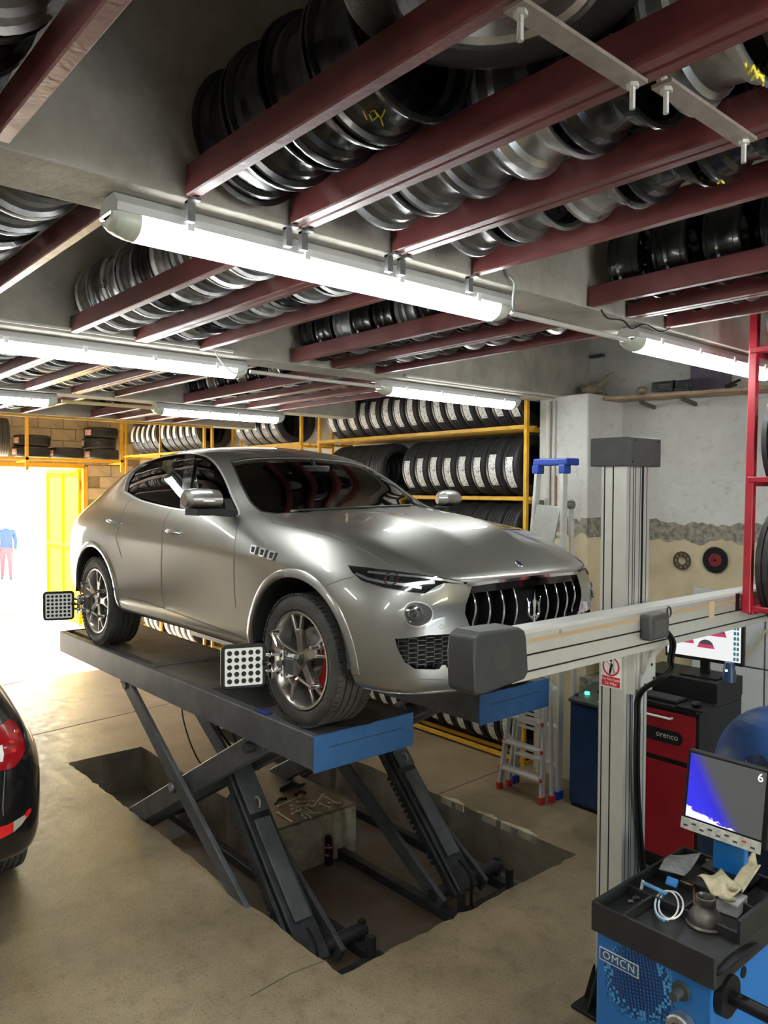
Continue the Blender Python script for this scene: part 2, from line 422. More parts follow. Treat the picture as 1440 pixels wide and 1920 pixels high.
a_ = at_y(1037, 900, PLY - .03); struct(MB().bb(a_.x - .022, a_.x + .022, PLY - .012, PLY - .003, 2.40, 2.72).build('trim_rust_strip', mat('rust_strip', (0.30, 0.11, 0.05), 0.8, 0, 0.3, 20), smooth=0))
# white wall panels by the console
m_panel = mat('grey_white_panel', (0.50, 0.51, 0.53), 0.4, 0, 0.06, 4)
wp = struct(MB().bb(-3.2, 0.4, YR - 0.075, YR - 0.045, 0.0, 1.78).build('wall_panelling', mat('panel_gap', (0.1, 0.1, 0.11), 0.8), smooth=0))
me = MB().box((0, 0, 0), (0.585, 0.02, 0.585)).mesh('panel', m_panel, 0)
for ix in range(6):
    for iz in range(3):
        o = link('panel', me, wp); o.location = (-2.9 + ix * 0.6, YR - 0.083, 0.30 + iz * 0.6 - 0.01)

# --- concrete downstand beams over the bays, with steel angle along the lower edge
BEAMS = [(-2.08, -2.34), (-4.30, -4.56), (-7.00, -7.26), (-9.20, -9.46), (0.15, -0.11)]
BZ = 3.42
for x1, x0 in BEAMS:
    mb = MB(); mb.bb(x0, x1, YL, 5.62 if x1 < -6 else YR, BZ, ZC)
    bo = struct(mb.build('ceiling_beam', m_concrete, smooth=0, bevel=0.006))
# --- outside
m_out = mat('pale_paving', (0.62, 0.60, 0.56), 0.8, 0, 0.1, 1.5)
mb = MB(); mb.bb(-70, XB - 0.3, -40, 45, -0.3, -0.01); struct(mb.build('ground_outside', m_out, smooth=0))
mb = MB(); mb.bb(XF, 50, -40, 45, -0.3, -0.01); struct(mb.build('ground_outside', m_out, smooth=0))
# expansion joints and a crack in the slab
m_joint = mat('joint_dirt', (0.10, 0.08, 0.055), 0.9)
for (pa, pb, w_) in (((-30, 1400), (262, 1332), .022), ((-30, 1292), (180, 1248), .025), ((262, 1332), (560, 1262), .015), ((470, 1868), (545, 1826), .008), ((545, 1826), (612, 1800), .006), ((815, 1492), (1000, 1420), .012)):
    a_, b_ = at_z(*pa, 0.0), at_z(*pb, 0.0)
    struct(MB().bar(a_ + Vector((0, 0, .0005)), b_ + Vector((0, 0, .0005)), w_, .002).build('trim_floor_joint', m_joint, smooth=0))
# ================================================================ tube lights
m_housing = mat('light_housing', (0.55, 0.55, 0.54), 0.5)
m_lamp = mat('lit_diffuser', (1, 1, 1), 0.4, emit=TUBE_STRENGTH, emit_col=(0.95, 1.0, 0.97))
m_lens_end = mat('clear_lens_end', (0.62, 0.66, 0.55), 0.25, 0, 0.08, 10)
def tube_light(x, y0, y1, label):
    t = thing('tube_light', label, 'light', (x, (y0 + y1) / 2, 3.42))
    L = (y1 - y0) / 2
    # housing tray
    prof = [(-0.062, -0.058), (-0.066, -0.035), (-0.040, -0.004), (0.040, -0.004), (0.066, -0.035), (0.062, -0.058)]
    MB().prism([(a, c) for a, c in prof], -L, L, 'Y').build('housing', m_housing, t, smooth=25)
    dp = [(0.060, -0.058)] + [(0.060 * math.cos(a), -0.072 - 0.046 * math.sin(a)) for a in [PI * i / 10 for i in range(11)]] + [(-0.060, -0.058)]
    MB().prism(dp, -L + 0.075, L - 0.075, 'Y').build('diffuser', m_lamp, t, smooth=40)
    for s in (-1, 1):
        m = MB(); rings = []
        for k in range(6):
            q = k / 5.0; sc = math.cos(q * 1.25)
            rings.append([(a * (0.55 + 0.45 * sc), s * (L - 0.075 + 0.085 * math.sin(q * 1.5)), -0.058 + (c + 0.058) * sc) for a, c in dp])
        n = len(dp)
        for k in range(5):
            m.add(rings[k] + rings[k + 1], [(i, (i + 1) % n, n + (i + 1) % n, n + i) for i in range(n)])
        m.build('lens_end', m_lens_end, t, smooth=50)
    for k in range(4):
        yy = -L + 0.22 + k * (2 * L - 0.44) / 3
        for s in (-1, 1):
            MB().box((s * 0.067, yy, -0.055), (0.010, 0.022, 0.034)).build('clip', m_white, t, smooth=0)
    return t
tube_light(-2.20, 0.86, 2.57, 'long lit tube light under the concrete beam above the silver car bonnet')
tube_light(-2.18, 3.52, 5.20, 'lit tube light beside the red tyre rack and wall plank')
tube_light(-4.46, 0.95, 2.63, 'lit tube light with a looped cable on its end, second concrete beam')
tube_light(-4.44, 3.80, 5.38, 'lit tube light hanging before the tall tyre rack on the wall')
tube_light(-7.13, 0.75, 2.30, 'lit tube light on the third beam, yellow conduit running from its end')
tube_light(-7.12, 3.22, 4.68, 'lit tube light on the third beam above the car roof')
tube_light(0.02, 0.90, 2.60, 'lit tube light on the beam directly over the photographer')
tube_light(0.02, 3.55, 5.25, 'lit tube light on the beam over the photographer, by the right wall')
tube_light(-2.20, -1.90, -0.20, 'lit tube light of the first beam toward the left wall')
tube_light(-4.46, -1.90, -0.20, 'lit tube light of the second beam over the black car roof')
tube_light(0.02, -1.90, -0.20, 'lit tube light on the beam over the photographer, by the left wall')
# conduits and cables along the beams
m_conduit = mat('pale_conduit', (0.62, 0.60, 0.54), 0.4)
def conduit(name, pts, r, label, mtl=None, cat='pipe'):
    return tag(MB().tube(pts, r, 8).build(name, mtl or m_conduit, None, 60), label, cat)
conduit('conduit', [(-2.17, 2.60, 3.345), (-2.16, 3.50, 3.345)], 0.013, 'pale conduit pipe joining the two tube lights of the first beam')
conduit('conduit', [(-4.42, 2.66, 3.355), (-4.41, 3.78, 3.355)], 0.013, 'pale conduit pipe joining the two tube lights of the second beam')
conduit('conduit', [(-4.27, 0.2, 3.44), (-4.27, 2.45, 3.44)], 0.010, 'thin conduit pipe along the upper edge of the second beam light')
conduit('conduit', [(-4.27, 3.9, 3.44), (-4.27, 6.28, 3.44)], 0.012, 'conduit pipe along the second beam above the tyre rack light')
conduit('conduit', [(-7.08, 2.34, 3.36), (-7.07, 3.20, 3.36)], 0.016, 'yellowish conduit pipe between the two third-beam lights', mat('cream_conduit', (0.62, 0.52, 0.25), 0.4))
conduit('conduit', [(-9.17, 0.3, 3.40), (-9.17, 4.95, 3.40)], 0.014, 'yellow pipe along the lower edge of the farthest beam', m_yellow)
conduit('cable', smooth_path([(-2.09, 2.43, 3.55), (-2.07, 2.44, 3.47), (-2.05, 2.47, 3.43), (-2.08, 2.50, 3.38), (-2.13, 2.56, 3.34)]), 0.006, 'grey cable dropping from the first beam into the tube light end', mat('grey_cable', (0.3, 0.3, 0.29), 0.5), 'cable')
conduit('cable', smooth_path([(-4.26, 2.30, 3.46), (-4.22, 2.33, 3.37), (-4.24, 2.42, 3.31), (-4.33, 2.52, 3.32), (-4.40, 2.60, 3.35)]), 0.005, 'thin white cable looping to the second beam tube light', m_white, 'cable')
conduit('cable', smooth_path([(-2.06, 3.10, 3.42), (-2.05, 3.14, 3.385), (-2.07, 3.30, 3.40), (-2.06, 3.36, 3.37), (-2.07, 3.5, 3.41), (-2.06, 3.62, 3.39), (-2.06, 3.72, 3.42)]), 0.004, 'thin dark wire tied along the first beam under the rails', m_black, 'cable')

# ================================================================ wheel rims: one of each kind, then copies
def rim_mesh(kind):
    """axis along X, outer radius 0.21, width 0.18; open face toward -X, disc toward +X"""
    m = MB()
    prof = [(-0.090, 0.196), (-0.090, 0.210), (-0.082, 0.212), (-0.078, 0.197), (-0.050, 0.192), (-0.040, 0.178), (0.010, 0.172), (0.030, 0.178), (0.040, 0.190), (0.072, 0.195), (0.078, 0.210), (0.088, 0.211), (0.090, 0.202), (0.080, 0.188), (0.050, 0.182), (0.036, 0.170), (0.010, 0.164), (-0.036, 0.170), (-0.050, 0.184), (-0.080, 0.189)]
    m.lathe(prof, 36, 'X', closed=True)
    barrel = m
    d = MB()
    if kind == 'steel':
        dp = [(0.030, 0.168), (0.062, 0.150), (0.066, 0.120), (0.050, 0.100), (0.040, 0.075), (0.052, 0.060), (0.052, 0.032), (0.048, 0.030), (0.048, 0.058), (0.034, 0.074), (0.044, 0.100), (0.060, 0.122), (0.056, 0.148), (0.024, 0.164)]
        n = 36; P = len(dp); d.lathe(dp, n, 'X', closed=True)
        # vent holes: drop face pairs in the 0.150-0.120 band every third wedge
        keep = []
        for f in d.f:
            rs = [math.hypot(d.v[i][1], d.v[i][2]) for i in f]; an = math.atan2(sum(d.v[i][2] for i in f), sum(d.v[i][1] for i in f))
            k = int((an + PI) / (2 * PI) * n + 0.5) % n
            if 0.118 < min(rs) and max(rs) < 0.152 and k % 4 == 0: continue
            keep.append(f)
        d.f = keep; d.m = [0] * len(keep)
    else:
        d.cyl((0.03, 0, 0), (0.075, 0, 0), 0.045, 0.036, 20)
        ns = 5 if kind == 'alloy' else 7
        for k in range(ns):
            a = 2 * PI * k / ns
            for s in ((-0.16, 0.16) if kind == 'alloy' else (0.0,)):
                ca, sa = math.cos(a), math.sin(a); cb, sb = math.cos(a + s), math.sin(a + s)
                p0 = Vector((0.066, 0.035 * ca, 0.035 * sa)); p1 = Vector((0.070, 0.11 * cb, 0.11 * sb)); p2 = Vector((0.058, 0.186 * cb, 0.186 * sb))
                d.bar(p0, p1, 0.026, 0.022, (1, 0, 0)); d.bar(p1, p2, 0.024, 0.022, (1, 0, 0))
    return barrel, d
RIMS = {}
def make_rim(kind, key, mtl):
    b, d = rim_mesh(kind)
    t = thing('bare_wheel', 'rim', 'wheel rim')
    b.build('barrel', mtl, t, smooth=30); d.build('disc' if kind == 'steel' else 'spokes', mtl, t, smooth=30)
    RIMS[key] = [t, False]
make_rim('steel', 'k', m_black_steel)      # black enamelled steel
make_rim('steel', 's', m_worn_steel)       # worn bare steel
make_rim('steel', 'g', m_grey_steel)       # dull grey steel
make_rim('alloy', 'a', m_silver)           # silver alloy
make_rim('alloy7', 'd', mat('dark_alloy', (0.16, 0.16, 0.17), 0.3, 0.8, 0.2, 8))
KIND = {'k': 'black steel wheel rim', 's': 'bare steel wheel rim', 'g': 'dull grey steel rim', 'a': 'silver spoked alloy rim', 'd': 'dark spoked alloy rim'}
def put_rim(key, loc, flip, sc, spin, where):
    src, used = RIMS[key]
    lab = KIND[key] + ' ' + where
    grp = KIND[key] + 's ' + where
    rot = (spin, 0, PI if flip else 0)
    if not used:
        RIMS[key][1] = True; o = src; o.location = loc; o.rotation_euler = rot; o.scale = (sc,) * 3; o['label'] = lab; o['group'] = grp
    else: o = dup(src, loc, rot, sc, lab, grp)
    return o

# ================================================================ red rails and their rows
RZ0, RZ1 = 3.422, 3.512
def rail_pair(x0, x1, yl, yr, where):
    for yy, sd_ in ((yl + 0.021, 'black-car'), (yr - 0.021, 'tyre-rack')):
        m = MB(); m.bb(x0, x1, yy - 0.019, yy + 0.019, RZ0, RZ1)
        tag(m.build('storage_rail', m_red_rail, None, 0, 0.004, 1), 'red rail on %s side of the ' % sd_ + where, 'rail', 'rails under the ' + where)
def row(x0, x1, yl, yr, where, spec, rx0=None, rx1=None):
    """rims standing in a row between two rails; spec: list of (x, key, scale, flip)"""
    rail_pair(x0, x1, yl, yr, where)
    yc = (yl + yr) / 2; gap = (yr - yl) / 2 - 0.038
    for (x, key, sc, flip) in spec:
        sc = min(sc, (yr - yl) / 2 * 0.985 / 0.212)
        r = 0.212 * sc; zc = RZ1 + math.sqrt(max(r * r - gap * gap, 0.0009)) + 0.006
        put_rim(key, (x, yc + rnd.uniform(-.004, .004), zc), flip, sc, rnd.uniform(0, 6), 'in the ' + where)
def run(x0, x1, keys, pitch=0.185, sc=(0.98, 1.06), seed=1, flipp=0.5):
    rr = random.Random(seed); out = []; x = x0; i = 0
    while x <= x1:
        s_ = rr.uniform(*sc); out.append((x, keys[i % len(keys)], s_, rr.random() < flipp)); x += pitch * s_ * rr.uniform(1.0, 1.06); i += 1
    return out
X1a, X1b = -2.07, 0.14
row(X1a + .02, X1b, 0.17, 0.56, 'corner row on the rail above the beam bracket', run(-1.93, -0.1, 'gkskgs', seed=3, sc=(1.0, 1.08)))
row(X1a, X1b, 1.03, 1.43, 'row of big black rims beside the tyred wheel', [(-1.95, 'k', 1.10, False), (-1.765, 'k', 1.12, True), (-1.58, 'k', 1.10, False), (-1.40, 'k', 1.12, True)])
row(X1a, X1b, 1.43, 1.86, 'row that ends in polished rims', [(-1.82, 'g', 1.02, True), (-1.62, 'g', 1.04, True), (-1.44, 'd', 1.05, True), (-1.26, 'a', 1.06, False), (-1.05, 'k', 1.08, False), (-0.80, 's', 1.06, True), (-0.58, 'k', 1.06, True), (-0.36, 's', 1.06, True)])
row(X1a, X1b, 1.86, 2.28, 'row beside the bare concrete gap', [(-1.84, 'g', 1.02, True), (-1.62, 'g', 1.05, False), (-1.36, 's', 1.04, True), (-1.14, 'k', 1.05, False), (-0.94, 'k', 1.05, True), (-0.70, 's', 1.06, False), (-0.46, 'a', 1.06, True), (-0.25, 'g', 1.06, False)])
row(X1a, X1b, 3.01, 3.37, 'row of glossy black rims past the concrete gap', run(-1.90, -0.6, 'k', 0.205, (1.03, 1.07), 8))
row(X1a, X1b, 3.37, 3.73, 'mixed rim row by the red tyre rack', run(-1.92, -0.6, 'kgsk', 0.2, (0.94, 1.02), 9))
w2 = 'second bay over the car bonnet, '
row(-4.28, -2.36, 0.55, 0.95, 'row behind the first beam bracket', run(-4.12, -2.5, 'gskg', 0.19, (1.0, 1.08), 11))
row(-4.28, -2.36, 1.46, 1.86, 'bare steel row behind the long tube light', run(-4.14, -2.5, 'sgsgk', 0.17, (1.04, 1.1), 12))
row(-4.28, -2.36, 1.86, 2.26, 'grey row behind the long tube light', run(-4.14, -2.5, 'gskg', 0.18, (0.98, 1.06), 13))
row(-4.28, -2.36, 2.88, 3.26, 'black row over the windscreen', run(-4.12, -2.5, 'kkg', 0.18, (0.98, 1.04), 14))
row(-4.28, -2.36, 3.26, 3.66, 'grey row over the windscreen next to bare concrete', run(-4.12, -2.5, 'gks', 0.19, (0.98, 1.04), 15))
row(-6.98, -4.58, 1.24, 1.64, 'outer row behind the looped cable light', run(-6.84, -4.7, 'kg', 0.19, (1.0, 1.06), 16))
row(-6.98, -4.58, 1.64, 2.04, 'first row over the car roof', run(-6.84, -4.7, 'gks', 0.19, (1.0, 1.06), 17))
row(-6.98, -4.58, 2.04, 2.43, 'second row over the car roof', run(-6.84, -4.7, 'kgs', 0.19, (0.98, 1.04), 18))
row(-6.98, -4.58, 2.43, 2.82, 'third row over the car roof', run(-6.84, -4.7, 'gk', 0.19, (0.98, 1.04), 19))
row(-6.98, -4.58, 3.46, 3.83, 'black row before the tall tyre rack', run(-6.84, -4.7, 'kks', 0.17, (0.98, 1.04), 20))
row(-6.98, -4.58, 3.83, 4.20, 'grey row before the tall tyre rack', run(-6.84, -4.7, 'gk', 0.19, (0.98, 1.04), 21))
row(-6.98, -4.58, 4.20, 4.57, 'last row before the tall tyre rack', run(-6.84, -4.7, 'sg', 0.19, (0.98, 1.04), 22))
row(-9.18, -7.28, 1.87, 2.25, 'far row left of the yellowish conduit', run(-9.05, -7.4, 'sg', 0.19, (0.98, 1.04), 23))
row(-9.18, -7.28, 2.25, 2.63, 'far row under the yellowish conduit', run(-9.05, -7.4, 'gs', 0.19, (0.98, 1.04), 24))
row(-9.18, -7.28, 3.36, 3.72, 'far row behind the third beam light', run(-9.05, -7.4, 'gk', 0.19, (0.98, 1.04), 25))
row(-9.18, -7.28, 3.72, 4.08, 'far middle row behind the third beam light', run(-9.05, -7.4, 'sg', 0.19, (0.98, 1.04), 26))
row(-9.18, -7.28, 4.08, 4.44, 'far last row behind the third beam light', run(-9.05, -7.4, 'kg', 0.19, (0.98, 1.04), 27))
# flat galvanised straps bolted under the rails
m_strap = mat('brown_zinc_strap', (0.34, 0.29, 0.25), 0.4, 0.6, 0.2, 12)
def strap(pa, pb, label):
    a = at_z(*pa, RZ0 - 0.006); b2 = at_z(*pb, RZ0 - 0.006)
    t = thing('strap_bar', label, 'strap', a)
    b_ = b2 - a
    MB().bar((0, 0, 0), b_, 0.045, 0.008).build('flat_bar', m_strap, t, 0)
    for q in (0.05, 0.95):
        p = b_ * q
        MB().cyl(p + Vector((0, 0, -0.012)), p + Vector((0, 0, 0.0)), 0.013, n=6).cyl(p + Vector((0, 0, -0.055)), p, 0.006, n=8).build('bolt', m_galv, t, 40)
strap((962, 8), (1196, 160), 'brown flat steel strap with hanging bolts under the tyred wheel')
strap((1240, 156), (1402, 266), 'brown flat steel strap bolted under the row with polished rims')
# short steel clips where the rails hang on the first beam
for k, yy in enumerate((1.06, 1.40, 1.46, 1.83, 1.89, 2.25)):
    m = MB().bb(-2.105, -2.085, yy - .012, yy + .012, 3.36, 3.44).bb(-2.105, -2.05, yy - .012, yy + .012, 3.412, 3.420)
    tag(m.build('hanger_clip', m_grey_steel, None, 0), 'small steel hanger clip where rail meets first beam', 'clip', 'hanger clips on the first beam')
# ================================================================ silver SUV
# car frame: x forward from the front axle, y to the car's left, z up from the tyre contact; world = frame + CO
CO = Vector((-3.562, 3.39, 1.256))
m_paint, nt, b = nodes_of('silver_paint', 0.28)
b.inputs['Base Color'].default_value = (0.30, 0.295, 0.28, 1); b.inputs['Metallic'].default_value = 0.88; b.inputs['Roughness'].default_value = 0.36
b.inputs['Coat Weight'].default_value = 1.0; b.inputs['Coat Roughness'].default_value = 0.03
m_cabin = mat('cabin_trim', (0.30, 0.30, 0.28), 0.8)
m_well = mat('wheel_well', (0.014, 0.014, 0.014), 0.8)
m_glass = glass('car_glass', (0.78, 0.82, 0.80), 0.0, 1.38)
m_glass_dark = glass('privacy_glass', (0.35, 0.37, 0.37), 0.0, 1.5)
m_seam = mat('panel_gap', (0.02, 0.02, 0.02), 0.7)
m_gloss_black = mat('gloss_black', (0.008, 0.008, 0.009), 0.12, coat=0.5)

XS = [-3.93, -3.70, -3.40, -3.00, -2.55, -2.10, -1.65, -1.40, -1.20, -0.95, -0.75, -0.38, 0.00, 0.38, 0.70]
K = {  # side rows, bottom to shoulder: (y list, z list)
 0: ([.66, .70, .70, .70, .70, .70, .70, .70, .70, .70, .70, .70, .70, .70, .62], [.42, .38, .34, .30, .29, .29, .29, .29, .29, .29, .29, .29, .29, .29, .29]),
 1: ([.79, .88, .925, .935, .93, .925, .925, .925, .925, .925, .925, .93, .93, .92, .83], [.42, .38, .34, .32, .32, .325, .33, .33, .33, .33, .33, .32, .30, .285, .275]),
 2: ([.83, .92, .955, .968, .962, .955, .955, .955, .955, .957, .960, .965, .968, .958, .87], [.52, .49, .46, .45, .45, .45, .45, .45, .45, .45, .45, .44, .42, .40, .385]),
 3: ([.84, .935, .970, .980, .968, .953, .950, .950, .950, .953, .958, .968, .975, .965, .875], [.66, .64, .62, .60, .60, .60, .60, .60, .60, .60, .60, .59, .58, .56, .54]),
 4: ([.84, .935, .972, .982, .968, .958, .956, .956, .956, .957, .962, .974, .982, .962, .86], [.82, .81, .80, .79, .79, .79, .79, .79, .79, .79, .79, .78, .76, .72, .69]),
 5: ([.82, .925, .970, .986, .985, .984, .983, .983, .983, .982, .981, .980, .972, .935, .82], [.97, .97, .97, .96, .955, .95, .945, .94, .94, .935, .93, .92, .90, .845, .80]),
 6: ([.76, .865, .915, .945, .950, .950, .950, .949, .948, .946, .944, .935, .905, .860, .76], [1.06, 1.08, 1.105, 1.11, 1.10, 1.09, 1.085, 1.08, 1.075, 1.07, 1.06, 1.045, 1.01, .965, .870]),
}
J = {  # top columns, from the belt to the centre line
 1: ([.68, .78, .83, .868, .893, .913, .92, .92, .917, .91, .90, .845, .785, .745, .655], [1.10, 1.145, 1.21, 1.27, 1.255, 1.21, 1.185, 1.175, 1.168, 1.16, 1.145, 1.115, 1.10, 1.045, .880]),
 2: ([.58, .68, .73, .775, .795, .805, .81, .815, .832, .835, .80, .745, .70, .64, .56], [1.12, 1.185, 1.29, 1.395, 1.43, 1.425, 1.415, 1.385, 1.34, 1.255, 1.195, 1.145, 1.118, 1.062, .880]),
 3: ([.45, .58, .63, .665, .685, .695, .705, .72, .745, .745, .69, .55, .50, .46, .42], [1.13, 1.225, 1.375, 1.505, 1.575, 1.60, 1.59, 1.555, 1.475, 1.345, 1.235, 1.176, 1.146, 1.092, .880]),
 4: ([.25, .38, .42, .44, .45, .45, .45, .45, .44, .42, .38, .36, .31, .25, .18], [1.14, 1.255, 1.44, 1.58, 1.65, 1.672, 1.655, 1.612, 1.535, 1.405, 1.295, 1.211, 1.180, 1.128, .880]),
 5: ([0] * 15, [1.145, 1.265, 1.46, 1.60, 1.672, 1.692, 1.672, 1.628, 1.552, 1.428, 1.32, 1.21, 1.176, 1.125, .880]),
}
DXF = {0: 0.0, 1: .095, 2: .135, 3: .165, 4: .185, 5: .19}     # bow of the nose in plan at the front corner station
DXR = {0: 0.0, 1: -.05, 2: -.08, 3: -.10, 4: -.12, 5: -.13}
def car_cage():
    V = []; idx = {}
    def vid(key, p):
        if key not in idx: idx[key] = len(V); V.append(p)
        return idx[key]
    N = len(XS); last = N - 1
    F = []
    def S(i, k, s):
        x = XS[i] + (0.02 if (i == last and 2 <= k <= 4) else 0.0) - (0.10 if (i == last and k == 0) else 0)
        return vid(('s', i, k, s), (x, s * K[k][0][i], K[k][1][i]))
    def T(i, j, s):
        if j == 0: return S(i, 6, s)
        x = XS[i] + (DXF[j] if i == last else (DXF[j] * 0.45 if i == last - 1 else 0)) + (DXR[j] if i == 0 else 0)
        if i == 9 or i == 10 or i == 8: x += 0.0
        if j == 5: s = 0
        return vid(('t', i, j, s), (x, s * J[j][0][i], J[j][1][i]))
    FY = {1: .66, 2: .54, 3: .40, 4: .22, 5: 0.0}
    def Fr(j, k, s):
        if j == 0: return S(last, k, s)
        if k == 6: return T(last, j, s)
        if j == 5: s = 0
        ex = {0: -.16, 1: .0, 2: .02, 3: .02, 4: .025, 5: .02}[k]
        z = {0: .29, 1: .275, 2: .385, 3: .54, 4: .69, 5: .80}[k]
        return vid(('f', j, k, s), (XS[last] + DXF[j] + ex, s * FY[j], z))
    def Re(j, k, s):
        if j == 0: return S(0, k, s)
        if k == 6: return T(0, j, s)
        if j == 5: s = 0
        z = K[k][1][0]; ex = {0: .25, 1: -.02, 2: -.05, 3: -.06, 4: -.05, 5: -.03}[k]
        return vid(('r', j, k, s), (XS[0] + DXR[j] + ex, s * FY[j], z))
    def B(i, j, s):      # underside
        if j == 0: return S(i, 0, s)
        if i == last: return Fr(j, 0, s)
        if i == 0: return Re(j, 0, s)
        if j == 5: s = 0
        return vid(('b', i, j, s), (XS[i], s * FY[j] * 0.9, K[0][1][i]))
    for s in (-1, 1):
        for i in range(N - 1):
            for k in range(6): F.append((S(i, k, s), S(i + 1, k, s), S(i + 1, k + 1, s), S(i, k + 1, s)))
            for j in range(5):
                F.append((T(i, j, s), T(i + 1, j, s), T(i + 1, j + 1, s), T(i, j + 1, s)))
                F.append((B(i, j, s), B(i + 1, j, s), B(i + 1, j + 1, s), B(i, j + 1, s)))
        for j in range(5):
            for k in range(6):
                F.append((Fr(j, k, s), Fr(j + 1, k, s), Fr(j + 1, k + 1, s), Fr(j, k + 1, s)))
                F.append((Re(j, k, s), Re(j + 1, k, s), Re(j + 1, k + 1, s), Re(j, k + 1, s)))
    m = MB(); m.add(V, F); return m, idx
def eval_mesh(o):
    dg = bpy.context.evaluated_depsgraph_get(); dg.update()
    return bpy.data.meshes.new_from_object(o.evaluated_get(dg))
cage, cidx = car_cage()
cg = cage.build('car_cage', m_paint, None, 0)
me = cg.data
# crease: hood leading edge and the shoulder
cr = me.attributes.new('crease_edge', 'FLOAT', 'EDGE')
inv = {v: k for k, v in cidx.items()}
for e in me.edges:
    a, c = inv[e.vertices[0]], inv[e.vertices[1]]
    def on_nose(q): return q[0] in ('t',) and q[1] == len(XS) - 1
    if on_nose(a) and on_nose(c): cr.data[e.index].value = 0.55
    if a[0] == 't' and c[0] == 't' and a[2] == 4 and c[2] == 4 and min(a[1], c[1]) >= 11: cr.data[e.index].value = 0.95
    if a[0] == 's' and c[0] == 's' and a[2] == 5 and c[2] == 5 and 3 <= a[1] <= 11: cr.data[e.index].value = 0.7
    if a[0] == 's' and c[0] == 's' and a[2] == 2 and c[2] == 2: cr.data[e.index].value = 0.35
ss = cg.modifiers.new('s', 'SUBSURF'); ss.levels = 3; ss.render_levels = 3
skin = eval_mesh(cg)
bm = bmesh.new(); bm.from_mesh(skin); bmesh.ops.recalc_face_normals(bm, faces=bm.faces); bm.to_mesh(skin)
BV = BVHTree.FromBMesh(bm); bm.free()
skin_plain = skin.copy()
def hit_px(x, y):
    o = CAM - CO; loc, nrm, i, d = BV.ray_cast(o, ray(x, y).normalized())
    if loc is None: 
        loc, nrm, i, d = BV.find_nearest(o + ray(x, y) * 4.3)
    if nrm.dot(ray(x, y)) > 0: nrm = -nrm
    return loc, nrm
def hit_dir(p, d):
    loc, nrm, i, dd = BV.ray_cast(Vector(p), Vector(d))
    if loc is None: loc, nrm, i, dd = BV.find_nearest(Vector(p))
    if nrm.dot(Vector(d)) > 0: nrm = -nrm
    return loc, nrm
H_PX = hit_px
def H_SIDE(x, z): return hit_dir((x, -2.0, z), (0, 1, 0))
def H_FRONT(y, z): return hit_dir((2.0, y, z), (-1, 0, 0))
def H_REAR(y, z): return hit_dir((-6.0, y, z), (1, 0, 0))
def H_TOP(x, y): return hit_dir((x, y, 3.0), (0, 0, -1))
def dense(poly, step):
    out = []
    for i in range(len(poly)):
        a, c = Vector(poly[i]), Vector(poly[(i + 1) % len(poly)]); n = max(1, int((c - a).length / step))
        out += [a + (c - a) * (k / n) for k in range(n)]
    return out
def fill2d(poly, step):
    """triangulate a 2D outline with interior points; returns verts2d, faces, n_boundary"""
    bd = dense(poly, step); n = len(bd)
    xs = [p.x for p in bd]; ys = [p.y for p in bd]; inner = []
    y = min(ys) + step
    while y < max(ys):
        x = min(xs) + step
        while x < max(xs):
            if in_poly(x, y, bd) and min((p - Vector((x, y))).length for p in bd) > step * 0.55: inner.append(Vector((x, y)))
            x += step
        y += step
    v, e, f, _1, _2, _3 = delaunay_2d_cdt(bd + inner, [(i, (i + 1) % n) for i in range(n)], [], 0, 1e-7)
    ff = []
    for t in f:
        c = sum((v[i] for i in t), Vector((0, 0))) / len(t)
        if in_poly(c.x, c.y, bd): ff.append(tuple(t))
    return v, ff
def patch(poly, proj, step, off0, off1):
    """slab following the body skin: outline in 2D, projected on the skin, from off0 to off1 along the normal"""
    v, f = fill2d(poly, step); P = [proj(p.x, p.y) for p in v]; n = len(v)
    m = MB(); vs = [l + q * off1 for l, q in P] + [l + q * off0 for l, q in P]
    fs = list(f) + [tuple(i + n for i in t[::-1]) for t in f]
    cnt = {}
    for t in f:
        for a, c in zip(t, t[1:] + t[:1]):
            cnt[(a, c)] = cnt.get((a, c), 0) + 1
    for (a, c) in cnt:
        if (c, a) not in cnt: fs.append((a, c, c + n, a + n))
    m.add(vs, fs); return m
def mirror(m):
    q = MB(); q.v = [(x, -y, z) for x, y, z in m.v]; q.f = [t[::-1] for t in m.f]; q.m = list(m.m); return q
def strip(pts, proj, w, off, closed=False, h=0.0):
    """a flat ribbon of width w laid on the skin along 2D points"""
    P = [proj(*p) for p in pts]; n = len(P); vs = []
    for i, (l, q) in enumerate(P):
        t = (P[(i + 1) % n][0] - P[i - 1][0]) if closed else (P[min(i + 1, n - 1)][0] - P[max(i - 1, 0)][0])
        sd = t.cross(q).normalized() * (w / 2)
        vs += [l + q * off - sd, l + q * off + sd, l + q * (off + h) + sd, l + q * (off + h) - sd]
    fs = []
    for i in range(n if closed else n - 1):
        a, c = i * 4, ((i + 1) % n) * 4
        for k in range(4): fs.append((a + k, a + (k + 1) % 4, c + (k + 1) % 4, c + k))
    m = MB(); m.add(vs, fs); return m
def polyline(pts, step):
    out = []
    for i in range(len(pts) - 1):
        a, c = Vector(pts[i]), Vector(pts[i + 1]); n = max(1, int((c - a).length / step))
        out += [tuple(a + (c - a) * (k / n)) for k in range(n)]
    return out + [tuple(pts[-1])]
def round2d(pts, k=5):
    q = [(p[0], p[1], 0) for p in pts]; q = q + [q[0]]
    return [(v.x, v.y) for v in smooth_path(q, k)[:-1]]

suv = thing('silver_suv', 'silver grey coupe-style SUV raised on the scissor lift with alignment targets on its wheels', 'car', CO)

